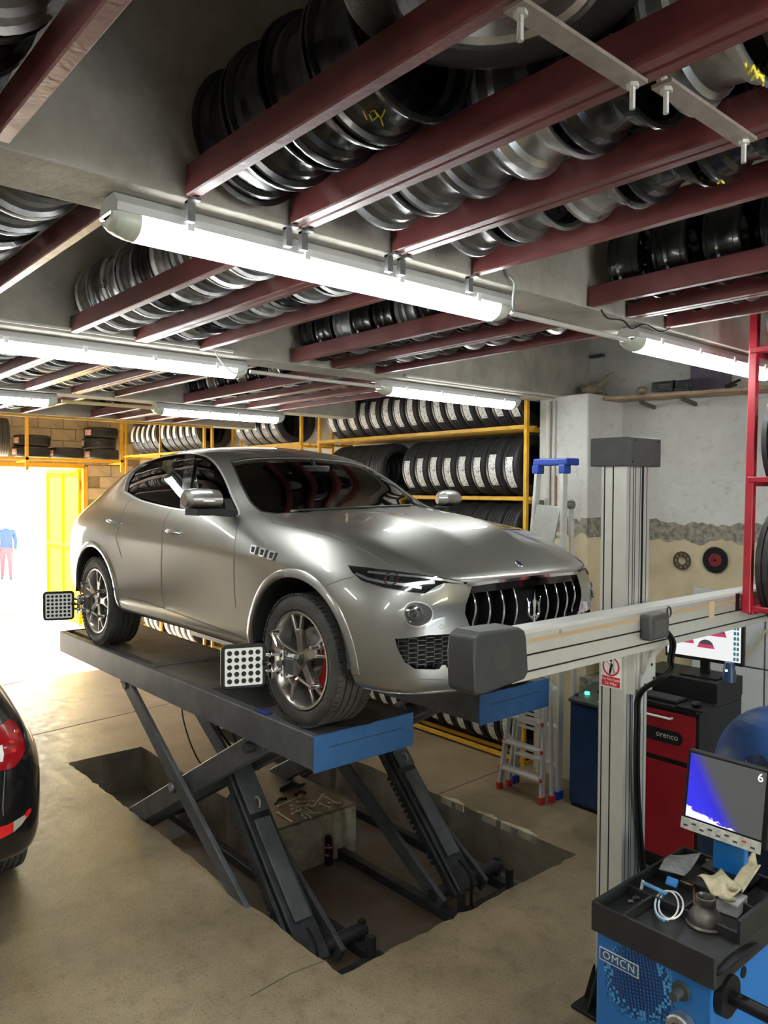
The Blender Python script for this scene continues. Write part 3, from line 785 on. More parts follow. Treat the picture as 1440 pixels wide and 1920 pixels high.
# ---- glass outlines, in photo pixels on the near side
DLO = [(233.5, 922), (237, 903), (247, 885), (270, 869), (302, 858), (335, 852), (360, 851), (385, 856), (404, 870), (420, 895), (435, 930), (449, 966), (420, 963.5), (384, 961), (347, 957), (325, 954), (290, 946), (260, 937)]
_half = [hit_px(*p)[0] for p in ((434, 866), (487, 858.5), (533, 857.5), (575, 960.5), (517, 963), (490, 959), (469, 940), (452, 908))]
WS = [(p.x, p.y) for p in _half[:3]] + [(_half[2].x - .005, 0.0)] + [(p.x, -p.y) for p in _half[2::-1]] + [(p.x, -p.y) for p in _half[:4:-1]] + [(p.x, -p.y) for p in (_half[4], _half[3])] + [(_half[3].x + .06, 0.0), (_half[3].x, _half[3].y), (_half[4].x, _half[4].y)] + [(p.x, p.y) for p in _half[5:]]
def cutter_side(outline, inset=0.0):
    v, f = fill2d(outline, 9); P = [hit_px(p.x, p.y)[0] for p in v]; n = len(v)
    m = MB(); m.add([p + Vector((0, -0.12, 0)) for p in P] + [p + Vector((0, 0.14, 0)) for p in P], list(f) + [tuple(i + n for i in t[::-1]) for t in f])
    cnt = set((a, c) for t in f for a, c in zip(t, t[1:] + t[:1]))
    m.add([], [])
    for (a, c) in cnt:
        if (c, a) not in cnt: m.f.append((a, c, c + n, a + n)); m.m.append(0)
    return m
def cutter_dir(outline, proj, step, d0, d1):
    v, f = fill2d(outline, step); P = [proj(p.x, p.y)[0] for p in v]; n = len(v)
    m = MB(); m.add([p + Vector(d0) for p in P] + [p + Vector(d1) for p in P], list(f) + [tuple(i + n for i in t[::-1]) for t in f])
    cnt = set((a, c) for t in f for a, c in zip(t, t[1:] + t[:1]))
    for (a, c) in cnt:
        if (c, a) not in cnt: m.f.append((a, c, c + n, a + n)); m.m.append(0)
    return m
GRILLE = [(-.455, .835), (-.30, .842), (0, .846), (.30, .842), (.455, .835), (.500, .74), (.505, .70), (.47, .62), (.40, .565), (.25, .535), (0, .525), (-.25, .535), (-.40, .565), (-.47, .62), (-.505, .70), (-.500, .74)]
LOWG = [(-.835, .585), (-.70, .602), (-.50, .600), (-.50, .435), (-.66, .425), (-.76, .435), (-.80, .47), (-.825, .53)]
REARW = [(-.56, 1.47), (0, 1.50), (.56, 1.47), (.62, 1.25), (0, 1.22), (-.62, 1.25)]

cut = []
def add_cut(m, name, mtl):
    o = m.build(name, mtl, None, 0); cut.append(o); return o
side_c = cutter_dir(DLO, H_PX, 9, (0, -.12, 0), (0, .16, 0))
add_cut(side_c, 'cut', m_cabin); add_cut(mirror(side_c), 'cut', m_cabin)
add_cut(cutter_dir(WS, H_TOP, 0.07, (.10, 0, .16), (-.08, 0, -.13)), 'cut', m_cabin)
add_cut(cutter_dir(REARW, H_REAR, 0.09, (-.14, 0, .14), (.12, 0, -.12)), 'cut', m_cabin)
for s in (-1, 1):
    for x in (0.0, -3.004):
        add_cut(MB().cyl((x, s * 0.52, 0.373), (x, s * 1.3, 0.373), 0.468, n=56), 'cut', m_well)
add_cut(cutter_dir(GRILLE, H_FRONT, 0.05, (.10, 0, 0), (-.13, 0, 0)), 'cut', m_gloss_black)
lg = cutter_dir(LOWG, H_FRONT, 0.04, (.10, 0, 0), (-.11, 0, 0))
add_cut(lg, 'cut', m_black); add_cut(mirror(lg), 'cut', m_black)

body = link('body', skin)
skin.materials.clear()
for mm in (m_paint, m_cabin, m_well, m_gloss_black, m_black): skin.materials.append(mm)
skin.polygons.foreach_set('use_smooth', [True] * len(skin.polygons))
sol = body.modifiers.new('shell', 'SOLIDIFY'); sol.thickness = 0.022; sol.offset = -1; sol.material_offset = 1; sol.use_quality_normals = True
for o in cut:
    bo = body.modifiers.new('cut', 'BOOLEAN'); bo.operation = 'DIFFERENCE'; bo.object = o; bo.solver = 'MANIFOLD'
nm = eval_mesh(body)
body.modifiers.clear(); body.data = nm; nm.name = 'body'; body.parent = suv
nm.polygons.foreach_set('use_smooth', [True] * len(nm.polygons)); nm.set_sharp_from_angle(angle=R(32))
for o in cut: bpy.data.objects.remove(o)
bpy.data.objects.remove(cg)

# wheel-well liners
for s in (-1, 1):
    for x in (0.0, -3.004):
        m = MB().lathe([(s * 0.955, 0.470), (s * 0.50, 0.470), (s * 0.50, 0.02)], 40, 'Y', (x, 0, 0.373), a0=R(4), a1=R(176))
        m.build('wheel_well_liner', m_well, suv, 40)
# arch lips, body colour, just proud of the skin
def arch_lip(x, s):
    P = []; n = 44
    for i in range(n + 1):
        a = R(1) + R(176) * i / n; row_ = []
        for (r, o) in ((0.466, -0.012), (0.466, 0.003), (0.470, 0.006), (0.510, 0.005), (0.515, 0.001), (0.516, -0.006)):
            px, pz = x + r * math.cos(a), 0.373 + r * math.sin(a)
            pz_ = max(pz, 0.30)
            l, q = H_SIDE(px, pz_); yb = min(l.y, -0.86)
            row_.append(Vector((px, yb - o, pz)))
        P.append(row_)
    m = MB(); k = len(P[0])
    m.add([p for r_ in P for p in r_], [(i * k + j, i * k + j + 1, (i + 1) * k + j + 1, (i + 1) * k + j) for i in range(n) for j in range(k - 1)])
    return m if s < 0 else mirror(m)
for s in (-1, 1):
    for x in (0.0, -3.004): arch_lip(x, s).build('wheel_arch_lip', m_paint, suv, 40)

# ---- panes
REAR_PANE = [(240, 919), (243, 904), (252, 888), (273, 873), (303, 862), (333, 857), (349, 856), (344, 900), (338, 952), (325, 949), (292, 941), (262, 932)]
FRONT_PANE = [(364, 856), (384, 860.5), (401, 873), (416, 897), (430, 930), (444, 962), (420, 959.5), (384, 957), (350, 953.5), (356, 905)]
for (nm_, pl_, mt_) in (('rear_door_window', REAR_PANE, m_glass_dark), ('front_door_window', FRONT_PANE, m_glass)):
    p_ = patch(pl_, H_PX, 9, -0.016, -0.010); p_.build(nm_, mt_, suv, 60); mirror(p_).build(nm_, mt_, suv, 60)
patch(WS, H_TOP, 0.07, -0.014, -0.008).build('windscreen', m_glass, suv, 60)
patch(REARW, H_REAR, 0.09, -0.014, -0.008).build('rear_window', m_glass_dark, suv, 60)
# B-pillar cover and black window surround, bright trim line round the side windows
pil = patch([(347, 853), (366, 853), (358, 905), (351, 957), (337, 955), (343, 900)], H_PX, 7, -0.012, 0.001)
pil.build('pillar_cover', m_gloss_black, suv, 40); mirror(pil).build('pillar_cover', m_gloss_black, suv, 40)
tri = patch([(420, 935), (433, 935), (446, 964), (424, 962)], H_PX, 6, -0.010, 0.0)
tri.build('mirror_sail', m_black, suv, 40); mirror(tri).build('mirror_sail', m_black, suv, 40)
loopd = [tuple(p) for p in dense(round2d(DLO, 4), 7)]
tr = strip(loopd, H_PX, 0.013, 0.001, True, 0.005)
tr.build('window_trim', mat('satin_chrome', (0.66, 0.65, 0.62), 0.3, 0.75), suv, 40); mirror(tr).build('window_trim', m_chrome, suv, 40)
wst = strip([tuple(p) for p in dense(WS, .04)], H_TOP, 0.012, 0.0002, True, 0.001)
wst.build('windscreen_seal', m_black, suv, 40)

# ---- panel gaps (dark lines on the skin)
def seam(pts, proj=H_PX, step=6, w=0.005, mir=True):
    m = strip(polyline(pts, step), proj, w, 0.0004, False, 0.0006)
    m.build('panel_gap', m_seam, suv, 0)
    if mir: mirror(m).build('panel_gap', m_seam, suv, 0)
seam([(322, 956), (309, 975), (304, 1000), (302.5, 1060), (303, 1110), (309, 1141)])
seam([(450, 970), (444, 990), (439, 1030), (438, 1070), (440, 1110), (442, 1139)])
seam([(244, 935), (232, 955), (224, 985), (217, 1010), (228, 1045)])
seam([(309, 1141), (360, 1160), (442, 1190)])
seam([(309, 1141), (270, 1128), (240, 1120)])
seam([(487, 963), (506, 970), (512, 981), (560, 990), (620, 1005), (680, 1030), (715, 1050), (742, 1070)])
seam([(612, 1098), (640, 1087), (662, 1082)])
seam([(663, 1266), (700, 1268), (760, 1272), (836, 1275)], w=0.004)

# ---- lamps
m_lamp_glass = glass('lamp_glass', (0.85, 0.87, 0.88), 0.02, 1.45)
m_lamp_in = mat('lamp_inside', (0.03, 0.03, 0.032), 0.2, 0.3)
HL = [(653, 1061), (688, 1064.5), (736, 1071), (784, 1077), (831, 1084), (876, 1092), (874, 1095.5), (832, 1093.5), (819, 1099), (797, 1113), (768, 1110), (720, 1102), (678, 1089), (661, 1074)]
def both(m, name, mtl, sm=40, parent=suv):
    return m.build(name, mtl, parent, sm), mirror(m).build(name, mtl, parent, sm)
ha, hb = both(patch(HL, H_PX, 8, -0.004, 0.0025), 'headlamp', m_lamp_in)
def sub(m, name, mtl, pa, pb, sm=40):
    m.build(name, mtl, pa, sm); mirror(m).build(name, mtl, pb, sm)
sub(patch(HL, H_PX, 8, 0.0035, 0.0065), 'lamp_lens', m_lamp_glass, ha, hb)
# projector barrels and bright brow
def ring_on(px, py, r, w, h0, h1, proj=H_PX, n=28):
    l, q = proj(px, py); a = q.orthogonal().normalized(); c = q.cross(a); m = MB()
    prof = [(h0, r - w), (h1, r - w), (h1, r), (h0, r)]
    vs = []; 
    for i in range(n):
        t = 2 * PI * i / n; d = a * math.cos(t) + c * math.sin(t)
        vs += [l + q * h + d * rr for h, rr in prof]
    fs = [(i * 4 + k, i * 4 + (k + 1) % 4, ((i + 1) % n) * 4 + (k + 1) % 4, ((i + 1) % n) * 4 + k) for i in range(n) for k in range(4)]
    m.add(vs, fs); return m
def disc_on(px, py, r, h, proj=H_PX, n=28, dome=0.0):
    l, q = proj(px, py); a = q.orthogonal().normalized(); c = q.cross(a); m = MB(); vs = [l + q * (h + dome)]
    for rr, hh in ((r * .5, h + dome * .75), (r, h)):
        vs += [l + q * hh + (a * math.cos(2 * PI * i / n) + c * math.sin(2 * PI * i / n)) * rr for i in range(n)]
    fs = [(0, 1 + i, 1 + (i + 1) % n) for i in range(n)] + [(1 + i, 1 + n + i, 1 + n + (i + 1) % n, 1 + (i + 1) % n) for i in range(n)]
    m.add(vs, fs); return m
sub(ring_on(734, 1086, .040, .008, .002, .006), 'projector_ring', m_chrome, ha, hb)
sub(disc_on(734, 1086, .030, .0030, dome=.004), 'projector_lens', mat('dark_lens', (0.02, 0.022, 0.025), 0.05, coat=1), ha, hb)
sub(strip(polyline([(690, 1073), (736, 1078), (790, 1083), (835, 1088.5), (868, 1093)], 8), H_PX, .012, .003, False, .003), 'light_strip', m_silver, ha, hb)
sub(strip(polyline([(668, 1076), (690, 1086), (722, 1093), (760, 1097), (790, 1103)], 8), H_PX, .014, .003, False, .003), 'light_strip', m_silver, ha, hb)
sub(strip(polyline([(756, 1098), (785, 1094), (815, 1092)], 8), H_PX, .020, .0028, False, .002), 'light_strip', m_worn_steel, ha, hb)
# fog lamp: bright oval bezel in a scoop, rim highlight painted as a silver strip
FOG = [(757, 1147), (762, 1135), (772, 1129.5), (785, 1129), (799, 1133), (809, 1142), (811, 1153), (806, 1165), (795, 1172), (783, 1175), (769, 1172), (759, 1162)]
fa, fb = both(patch(FOG, H_PX, 6, -0.002, 0.0012), 'fog_lamp_scoop', mat('scoop_grey', (0.075, 0.075, 0.075), 0.45))
sub(strip([tuple(p) for p in dense(round2d(FOG, 3), 4)], H_PX, .007, 0, True, .004), 'scoop_highlight', m_silver, fa, fb)
sub(disc_on(775, 1151, .045, .004, dome=.006), 'fog_lens', mat('fog_glass', (0.10, 0.10, 0.10), 0.1, 0.6, coat=1), fa, fb)
sub(ring_on(775, 1151, .050, .008, .001, .010), 'fog_ring', m_chrome, fa, fb)
sub(ring_on(775, 1151, .026, .006, .006, .011), 'fog_ring', m_chrome, fa, fb)
# parking sensors
for (x, y) in ((697, 1166), (828, 1175)): both(ring_on(x, y, .011, .002, .0, .0012), 'parking_sensor', m_grey_steel)
# tail lamps (rear quarter, mostly in the glare)
both(patch([(-.80, 1.045), (-.62, 1.06), (-.45, 1.05), (-.45, .98), (-.62, .96), (-.80, .965)], H_REAR, .04, -.002, .006), 'tail_lamp', mat('tail_red', (0.35, 0.02, 0.02), 0.15, coat=1))

# ---- main grille
patch([(y * .995, z) for y, z in GRILLE], H_FRONT, 0.05, -0.115, -0.105).build('grille_back', m_black_matt, suv, 60)
patch([(-.455, .835), (0, .846), (.455, .835), (.47, .800), (0, .808), (-.47, .800)], H_FRONT, 0.05, -0.06, -0.02).build('grille_header', m_gloss_black, suv, 40)
strip(polyline([(-.475, .842), (-.3, .849), (0, .853), (.3, .849), (.475, .842)], .03), H_FRONT, .016, -.004, False, .008).build('grille_top_trim', m_chrome, suv, 40)
for y in (-.43, -.335, -.235, -.135, .135, .235, .335, .43):
    z0 = .555 if abs(y) < .3 else (.575 if abs(y) < .4 else .615); z1 = .800
    P = []
    for k in range(11):
        t = k / 10; z = z1 + (z0 - z1) * t; l, q = H_FRONT(y, z)
        P.append(Vector((l.x - 0.030 + 0.020 * math.sin(PI * min(1, t * 1.2)), y, z)))
    MB().tube(P, [0.0045 + 0.003 * math.sin(PI * (k / 10) ** 1.6) for k in range(11)], 8).build('grille_bar', m_chrome, suv, 60)
    fin = MB()
    fv = []
    for p in P: fv += [p + Vector((-.004, -.005, 0)), p + Vector((-.004, .005, 0)), p + Vector((-.075, .004, 0)), p + Vector((-.075, -.004, 0))]
    fin.add(fv, [(i * 4 + k, i * 4 + (k + 1) % 4, i * 4 + 4 + (k + 1) % 4, i * 4 + 4 + k) for i in range(10) for k in range(4)])
    fin.build('grille_fin', m_gloss_black, suv, 40)
# three-pronged emblem standing in the grille
gx = H_FRONT(0, .69)[0].x - 0.005
em = MB()
em.prism([(-.010, .585), (.010, .585), (.013, .60), (.008, .615), (.016, .64), (.007, .66), (.011, .69), (.016, .722), (.006, .735), (0, .782), (-.006, .735), (-.016, .722), (-.011, .69), (-.007, .66), (-.016, .64), (-.008, .615), (-.013, .60)], gx - .006, gx + .006, 'X')
for s in (-1, 1):
    em.tube([(gx, s * .006, .622), (gx, s * .030, .632), (gx, s * .046, .655), (gx, s * .044, .690), (gx, s * .048, .720), (gx, s * .060, .745)], [.008, .009, .008, .006, .006, .002], 8)
    em.tube([(gx, s * .044, .690), (gx, s * .036, .705), (gx, s * .032, .722)], [.005, .004, .001], 8)
    em.cyl((gx - .005, s * .017, .632), (gx + .006, s * .017, .632), .013, n=12)
em.build('trident_emblem', m_chrome, suv, 40)
# oval badge on the bonnet
bl, bq = H_PX(973, 1057)
M_ = basis(bl, (0, 1, 0), bq.cross(Vector((0, 1, 0))).normalized() * -1, bq)
ov = MB().lathe([(0, .0001), (.006, .0001), (.0065, .020), (.004, .026), (0, .027)], 28, 'Z'); ov.v = [(x * .72, y * 1.25, z) for x, y, z in ov.v]; ov.xf(M_)
bo_ = ov.build('bonnet_badge', m_chrome, suv, 50)
ov2 = MB().lathe([(.0066, .0001), (.0072, .012), (.0066, .018)], 28, 'Z'); ov2.v = [(x * .72, y * 1.25, z) for x, y, z in ov2.v]; ov2.xf(M_)
ov2.build('badge_field', mat('badge_blue', (0.02, 0.03, 0.09), 0.2, coat=1), bo_, 50)
# ---- lower side intakes: mesh of small bars in the recess
def intake():
    m = MB(); x = 0
    for i in range(8):
        y = -.80 + i * .042; l, q = H_FRONT(y, .51); m.bar((l.x - .055, y, .43), (l.x - .055, y, .60), .006, .012, (1, 0, 0))
    for k in range(7):
        z = .445 + k * .0245
        for i in range(7):
            y0 = -.80 + i * .042; y1 = y0 + .042; zz = z + (.012 if i % 2 else 0)
            a, c = H_FRONT(y0, .51)[0].x - .055, H_FRONT(y1, .51)[0].x - .055
            m.bar((a, y0, zz), (c, y1, zz), .012, .004)
    return m
both(intake(), 'intake_mesh', mat('mesh_grey', (0.05, 0.05, 0.05), 0.4), 0)
both(patch([(y, z) for y, z in LOWG], H_FRONT, 0.05, -0.088, -0.080), 'intake_back', m_black_matt)
both(strip(polyline([(-.93, .305), (-.85, .300), (-.70, .298), (-.45, .298), (-.01, .298)], .05), H_FRONT, .02, .0, False, .006), 'front_splitter', m_paint)
# ---- mirrors
def wing_mirror():
    m = MB(); rings = []
    secs = [(-.97, .0, .6), (-1.0, .85, .9), (-1.06, 1, 1), (-1.13, 1, 1), (-1.185, .88, .92), (-1.205, .55, .65)]
    for (y, sx, sz) in secs:
        ring = []
        for i in range(20):
            t = 2 * PI * i / 20; c, s_ = math.cos(t), math.sin(t)
            ring.append((-.83 + .02 * (y + 1.08) / .1 + max(sx, .05) * (.105 * c if c > 0 else .075 * c), y, 1.255 + sz * (.078 * s_ if s_ > 0 else .05 * s_)))
        rings.append(ring)
    for a, c in zip(rings, rings[1:]):
        m.add(a + c, [(i, (i + 1) % 20, 20 + (i + 1) % 20, 20 + i) for i in range(20)])
    m.add(rings[0], [tuple(range(20))]); m.add(rings[-1], [tuple(range(20))[::-1]])
    return m
mm_ = wing_mirror(); ma, mb_ = both(mm_, 'wing_mirror', m_paint, 60)
sub(MB().bb(-.90, -.74, -1.17, -.99, 1.165, 1.207).bar((-.80, -1.02, 1.185), (-.74, -.90, 1.175), .10, .045), 'mirror_foot', m_black, ma, mb_, 30)
# ---- handles
def handle(x, z):
    P = []
    for k in range(9):
        t = k / 8; xx = x - .10 + .20 * t; l, q = H_SIDE(xx, z - .012 * t)
        P.append(l + q * (.006 + .042 * math.sin(PI * t) ** .7))
    return MB().tube(P, [.009, .011, .013, .014, .014, .014, .013, .011, .009], 10)
both(handle(-2.56, 1.065), 'door_handle', m_silver, 60); both(handle(-1.47, 1.03), 'door_handle', m_silver, 60)
for (x, z) in ((-2.56, 1.06), (-1.47, 1.025)):
    both(patch(round2d([(x - .085, z), (x - .03, z + .026), (x + .04, z + .024), (x + .085, z - .006), (x + .03, z - .03), (x - .04, z - .026)], 3), H_SIDE, .02, -.002, .0008), 'handle_cup_shade', mat('cup_shade', (0.22, 0.22, 0.22), 0.4, 0.6))  # flat darker patch painted as the shade inside the handle cup
# ---- three side vents
for k in range(3):
    x0 = -.455 + k * .098; z0 = .990 - k * .011
    va, vb = both(patch([(x0, z0), (x0 + .070, z0 - .006), (x0 + .074, z0 - .048), (x0 + .008, z0 - .042)], H_SIDE, .02, -.002, .003), 'side_vent', m_black)
    sub(strip([tuple(p) for p in dense([(x0, z0), (x0 + .050, z0 - .005), (x0 + .054, z0 - .045), (x0 + .008, z0 - .041)], .01)], H_SIDE, .010, .004, True, .004), 'vent_frame', m_silver, va, vb)

# ---- wheels
m_wheel = mat('satin_alloy', (0.50, 0.48, 0.45), 0.3, 0.9, 0.1, 10)
m_wheel_face = mat('dusty_alloy', (0.20, 0.185, 0.165), 0.4, 0.75, 0.2, 12)
def tyre_profile(r_out, r_in, w, grooves=4, gd=0.009, gw=0.010):
    h = w / 2; p = [(-h * .72, r_in), (-h * .93, r_in + .018), (-h * 1.0, (r_in + r_out) / 2), (-h * .955, r_out - .030), (-h * .86, r_out - .008)]
    ys = [-h * .86 + (h * 1.72) * (i + 1) / (grooves + 1) for i in range(grooves)]
    for y in ys: p += [(y - gw / 2, r_out), (y - gw / 2 * .7, r_out - gd), (y + gw / 2 * .7, r_out - gd), (y + gw / 2, r_out)]
    p += [(h * .86, r_out - .008), (h * .955, r_out - .030), (h * 1.0, (r_in + r_out) / 2), (h * .93, r_in + .018), (h * .72, r_in)]
    return p
def tread_sipes(m, r, w, axis, n=60, mi=0):
    """raised shoulder blocks: thin ribs across the tread shoulders"""
    for i in range(n):
        t = 2 * PI * i / n
        for s in (-1, 1):
            if axis == 'Y':
                c, s_ = math.cos(t), math.sin(t)
                o = Vector((c * (r - .004), s * w * .40, s_ * (r - .004)))
                m.box(o, (.010, w * .13, 2 * PI * r / n * .72), Matrix.Rotation(-t, 3, 'Y'), mi)
def make_wheel():
    t = bpy.data.objects.new('wheel', None); COL.objects.link(t)
    m = MB(); m.lathe(tyre_profile(.373, .268, .265), 64, 'Y'); tread_sipes(m, .373, .265, 'Y', 72)
    m.build('tyre', m_rubber_used, t, 32)
    # rim barrel; outer face at -Y
    rp = [(-.122, .262), (-.124, .275), (-.112, .276), (-.106, .262), (-.06, .255), (.0, .235), (.10, .250), (.118, .272), (.112, .25), (.0, .225), (-.07, .245), (-.108, .252)]
    MB().lathe(rp, 56, 'Y', closed=True).build('rim', m_wheel, t, 40)
    sp = MB()
    for k in range(5):
        a = PI / 2 + 2 * PI * k / 5 + R(6)
        def P(r, da, y): return Vector((r * math.cos(a + da), y, r * math.sin(a + da)))
        sp.bar(P(.045, 0, -.088), P(.165, 0, -.098), .052, .036, (0, 1, 0), 1)
        for s in (-1, 1):
            sp.bar(P(.120, s * .10, -.100), P(.175, s * .13, -.108), .022, .020, (0, 1, 0)); sp.bar(P(.170, s * .125, -.108), P(.256, s * .19, -.108), .017, .022, (0, 1, 0))
        sp.bar(P(.168, -.15, -.107), P(.168, .15, -.107), .016, .020, (0, 1, 0))
    sp.cyl((0, -.075, 0), (0, -.108, 0), .062, .052, 24, mi=1)
    sp.build('spokes', [m_wheel, m_wheel_face], t, 35, 0.004, 2)
    MB().cyl((0, -.108, 0), (0, -.114, 0), .030, .026, 20).build('centre_cap', m_black, t, 40)
    MB().cyl((0, .0, 0), (0, .022, 0), .175, n=40).cyl((0, -.06, 0), (0, .02, 0), .075, n=24).build('brake_disc', m_worn_steel, t, 40)
    cal = MB().lathe([(-.045, .125), (-.045, .195), (.05, .195), (.05, .125)], 10, 'Y', closed=True, a0=R(-50), a1=R(30))
    cal.build('brake_caliper', mat('caliper_red', (0.35, 0.015, 0.01), 0.35), t, 30)
    return t
w0 = make_wheel(); w0.parent = suv; w0.location = (0, -.812, .373)
w1 = dup(w0, (-3.004, -.825, .373), (0, R(20), 0), parent=suv)
for (x, y, rr) in ((0, .812, 10), (-3.004, .825, 40)): dup(w0, (x, y, .373), (0, R(rr), PI), parent=suv)

# ---- cabin
m_seat = mat('seat_black', (0.02, 0.02, 0.021), 0.6)
m_dash = mat('dash_black', (0.022, 0.022, 0.022), 0.7)
MB().bb(-3.3, -.5, -.70, .70, .42, .50).build('cabin_floor', m_black_matt, suv, 0)
dsh = MB().prism([(-.58, .95), (-.52, 1.13), (-.62, 1.165), (-.98, 1.11), (-1.02, .98), (-.95, .80), (-.58, .80)], -.80, .80, 'Y')
dsh.build('dashboard', m_dash, suv, 30, .02, 3)
for s in (-1, 1):
    MB().bb(-1.0, -2.9, s * .80, s * .86, .5, 1.10).build('door_card', m_dash, suv, 0)
def seat(x, y):
    e = bpy.data.objects.new('seat', None); COL.objects.link(e); e.parent = suv; e.location = (x, y, 0)
    MB().box((0, 0, .66), (.50, .50, .16)).build('cushion', m_seat, e, 40, .05, 3)
    bk = MB().box((0, 0, .30), (.14, .50, .60)); bk.xf(Matrix.Translation((-.24, 0, .68)) @ Matrix.Rotation(R(-16), 4, 'Y')); bk.build('backrest', m_seat, e, 40, .05, 3)
    MB().box((-.43, 0, 1.395), (.10, .27, .19)).build('headrest', m_seat, e, 40, .04, 3)
for (x, y) in ((-1.55, -.38), (-1.55, .38), (-2.5, -.38), (-2.5, .38)): seat(x, y)
sw = MB().lathe([(0.014 * math.cos(2 * PI * i / 8), .18 + .014 * math.sin(2 * PI * i / 8)) for i in range(8)], 28, 'X', closed=True)
sw.cyl((-.02, 0, 0), (.02, 0, 0), .06, n=16).bar((0, -.17, 0), (0, .17, 0), .03, .02, (1, 0, 0)).bar((0, 0, 0), (0, 0, -.17), .03, .02, (1, 0, 0))
sw.xf(Matrix.Translation((-1.12, -.38, 1.06)) @ Matrix.Rotation(R(-22), 4, 'Y')); sw.build('steering_wheel', m_black, suv, 50)
rm = MB().box((-1.13, .0, 1.475), (.03, .24, .07)).bar((-1.13, 0, 1.49), (-1.19, 0, 1.555), .03, .02); rm.build('rear_view_mirror', m_black, suv, 30, .01, 2)
# wiper at the foot of the windscreen
wl = [H_PX(*p)[0] + H_PX(*p)[1] * .012 for p in ((560, 960), (620, 957.5), (700, 954), (770, 951))]
MB().tube(wl, .008, 6).build('wiper', m_black, suv, 40)
# lower front undertray lip
MB().bb(-.2, .78, -.62, .62, .285, .30).build('undertray', m_black_matt, suv, 0)
MB().bb(-3.6, -.3, -.66, .66, .27, .33).build('underbody', m_black_matt, suv, 0)
# ================================================================ scissor lift in the pit
m_lift = mat('lift_grey_paint', (0.085, 0.088, 0.095), 0.5, 0.2, 0.3, 5, 0.15, 30)
m_lift_dark = mat('lift_dark_steel', (0.045, 0.046, 0.05), 0.45, 0.4, 0.35, 7, 0.2, 30)
m_lift_blue = mat('lift_blue_paint', (0.030, 0.105, 0.27), 0.42, 0, 0.15, 5)
m_deck = mat('worn_deck', (0.17, 0.155, 0.135), 0.5, 0.5, 0.3, 4, 0.25, 40)
ZT = 1.254; ZU = 1.064; LX0, LX1 = -7.40, -3.37
lift = thing('scissor_lift', 'grey twin-platform scissor lift with blue end plates standing in the floor pit', 'car lift', (-5.2, 3.5, PIT_Z))
LO = Vector((-5.2, 3.5, PIT_Z))
def L(m, name, mtl, parent=None, sm=30, bev=0.0):
    m.xf(Matrix.Translation(-LO)); return m.build(name, mtl, parent or lift, sm, bev, 1)
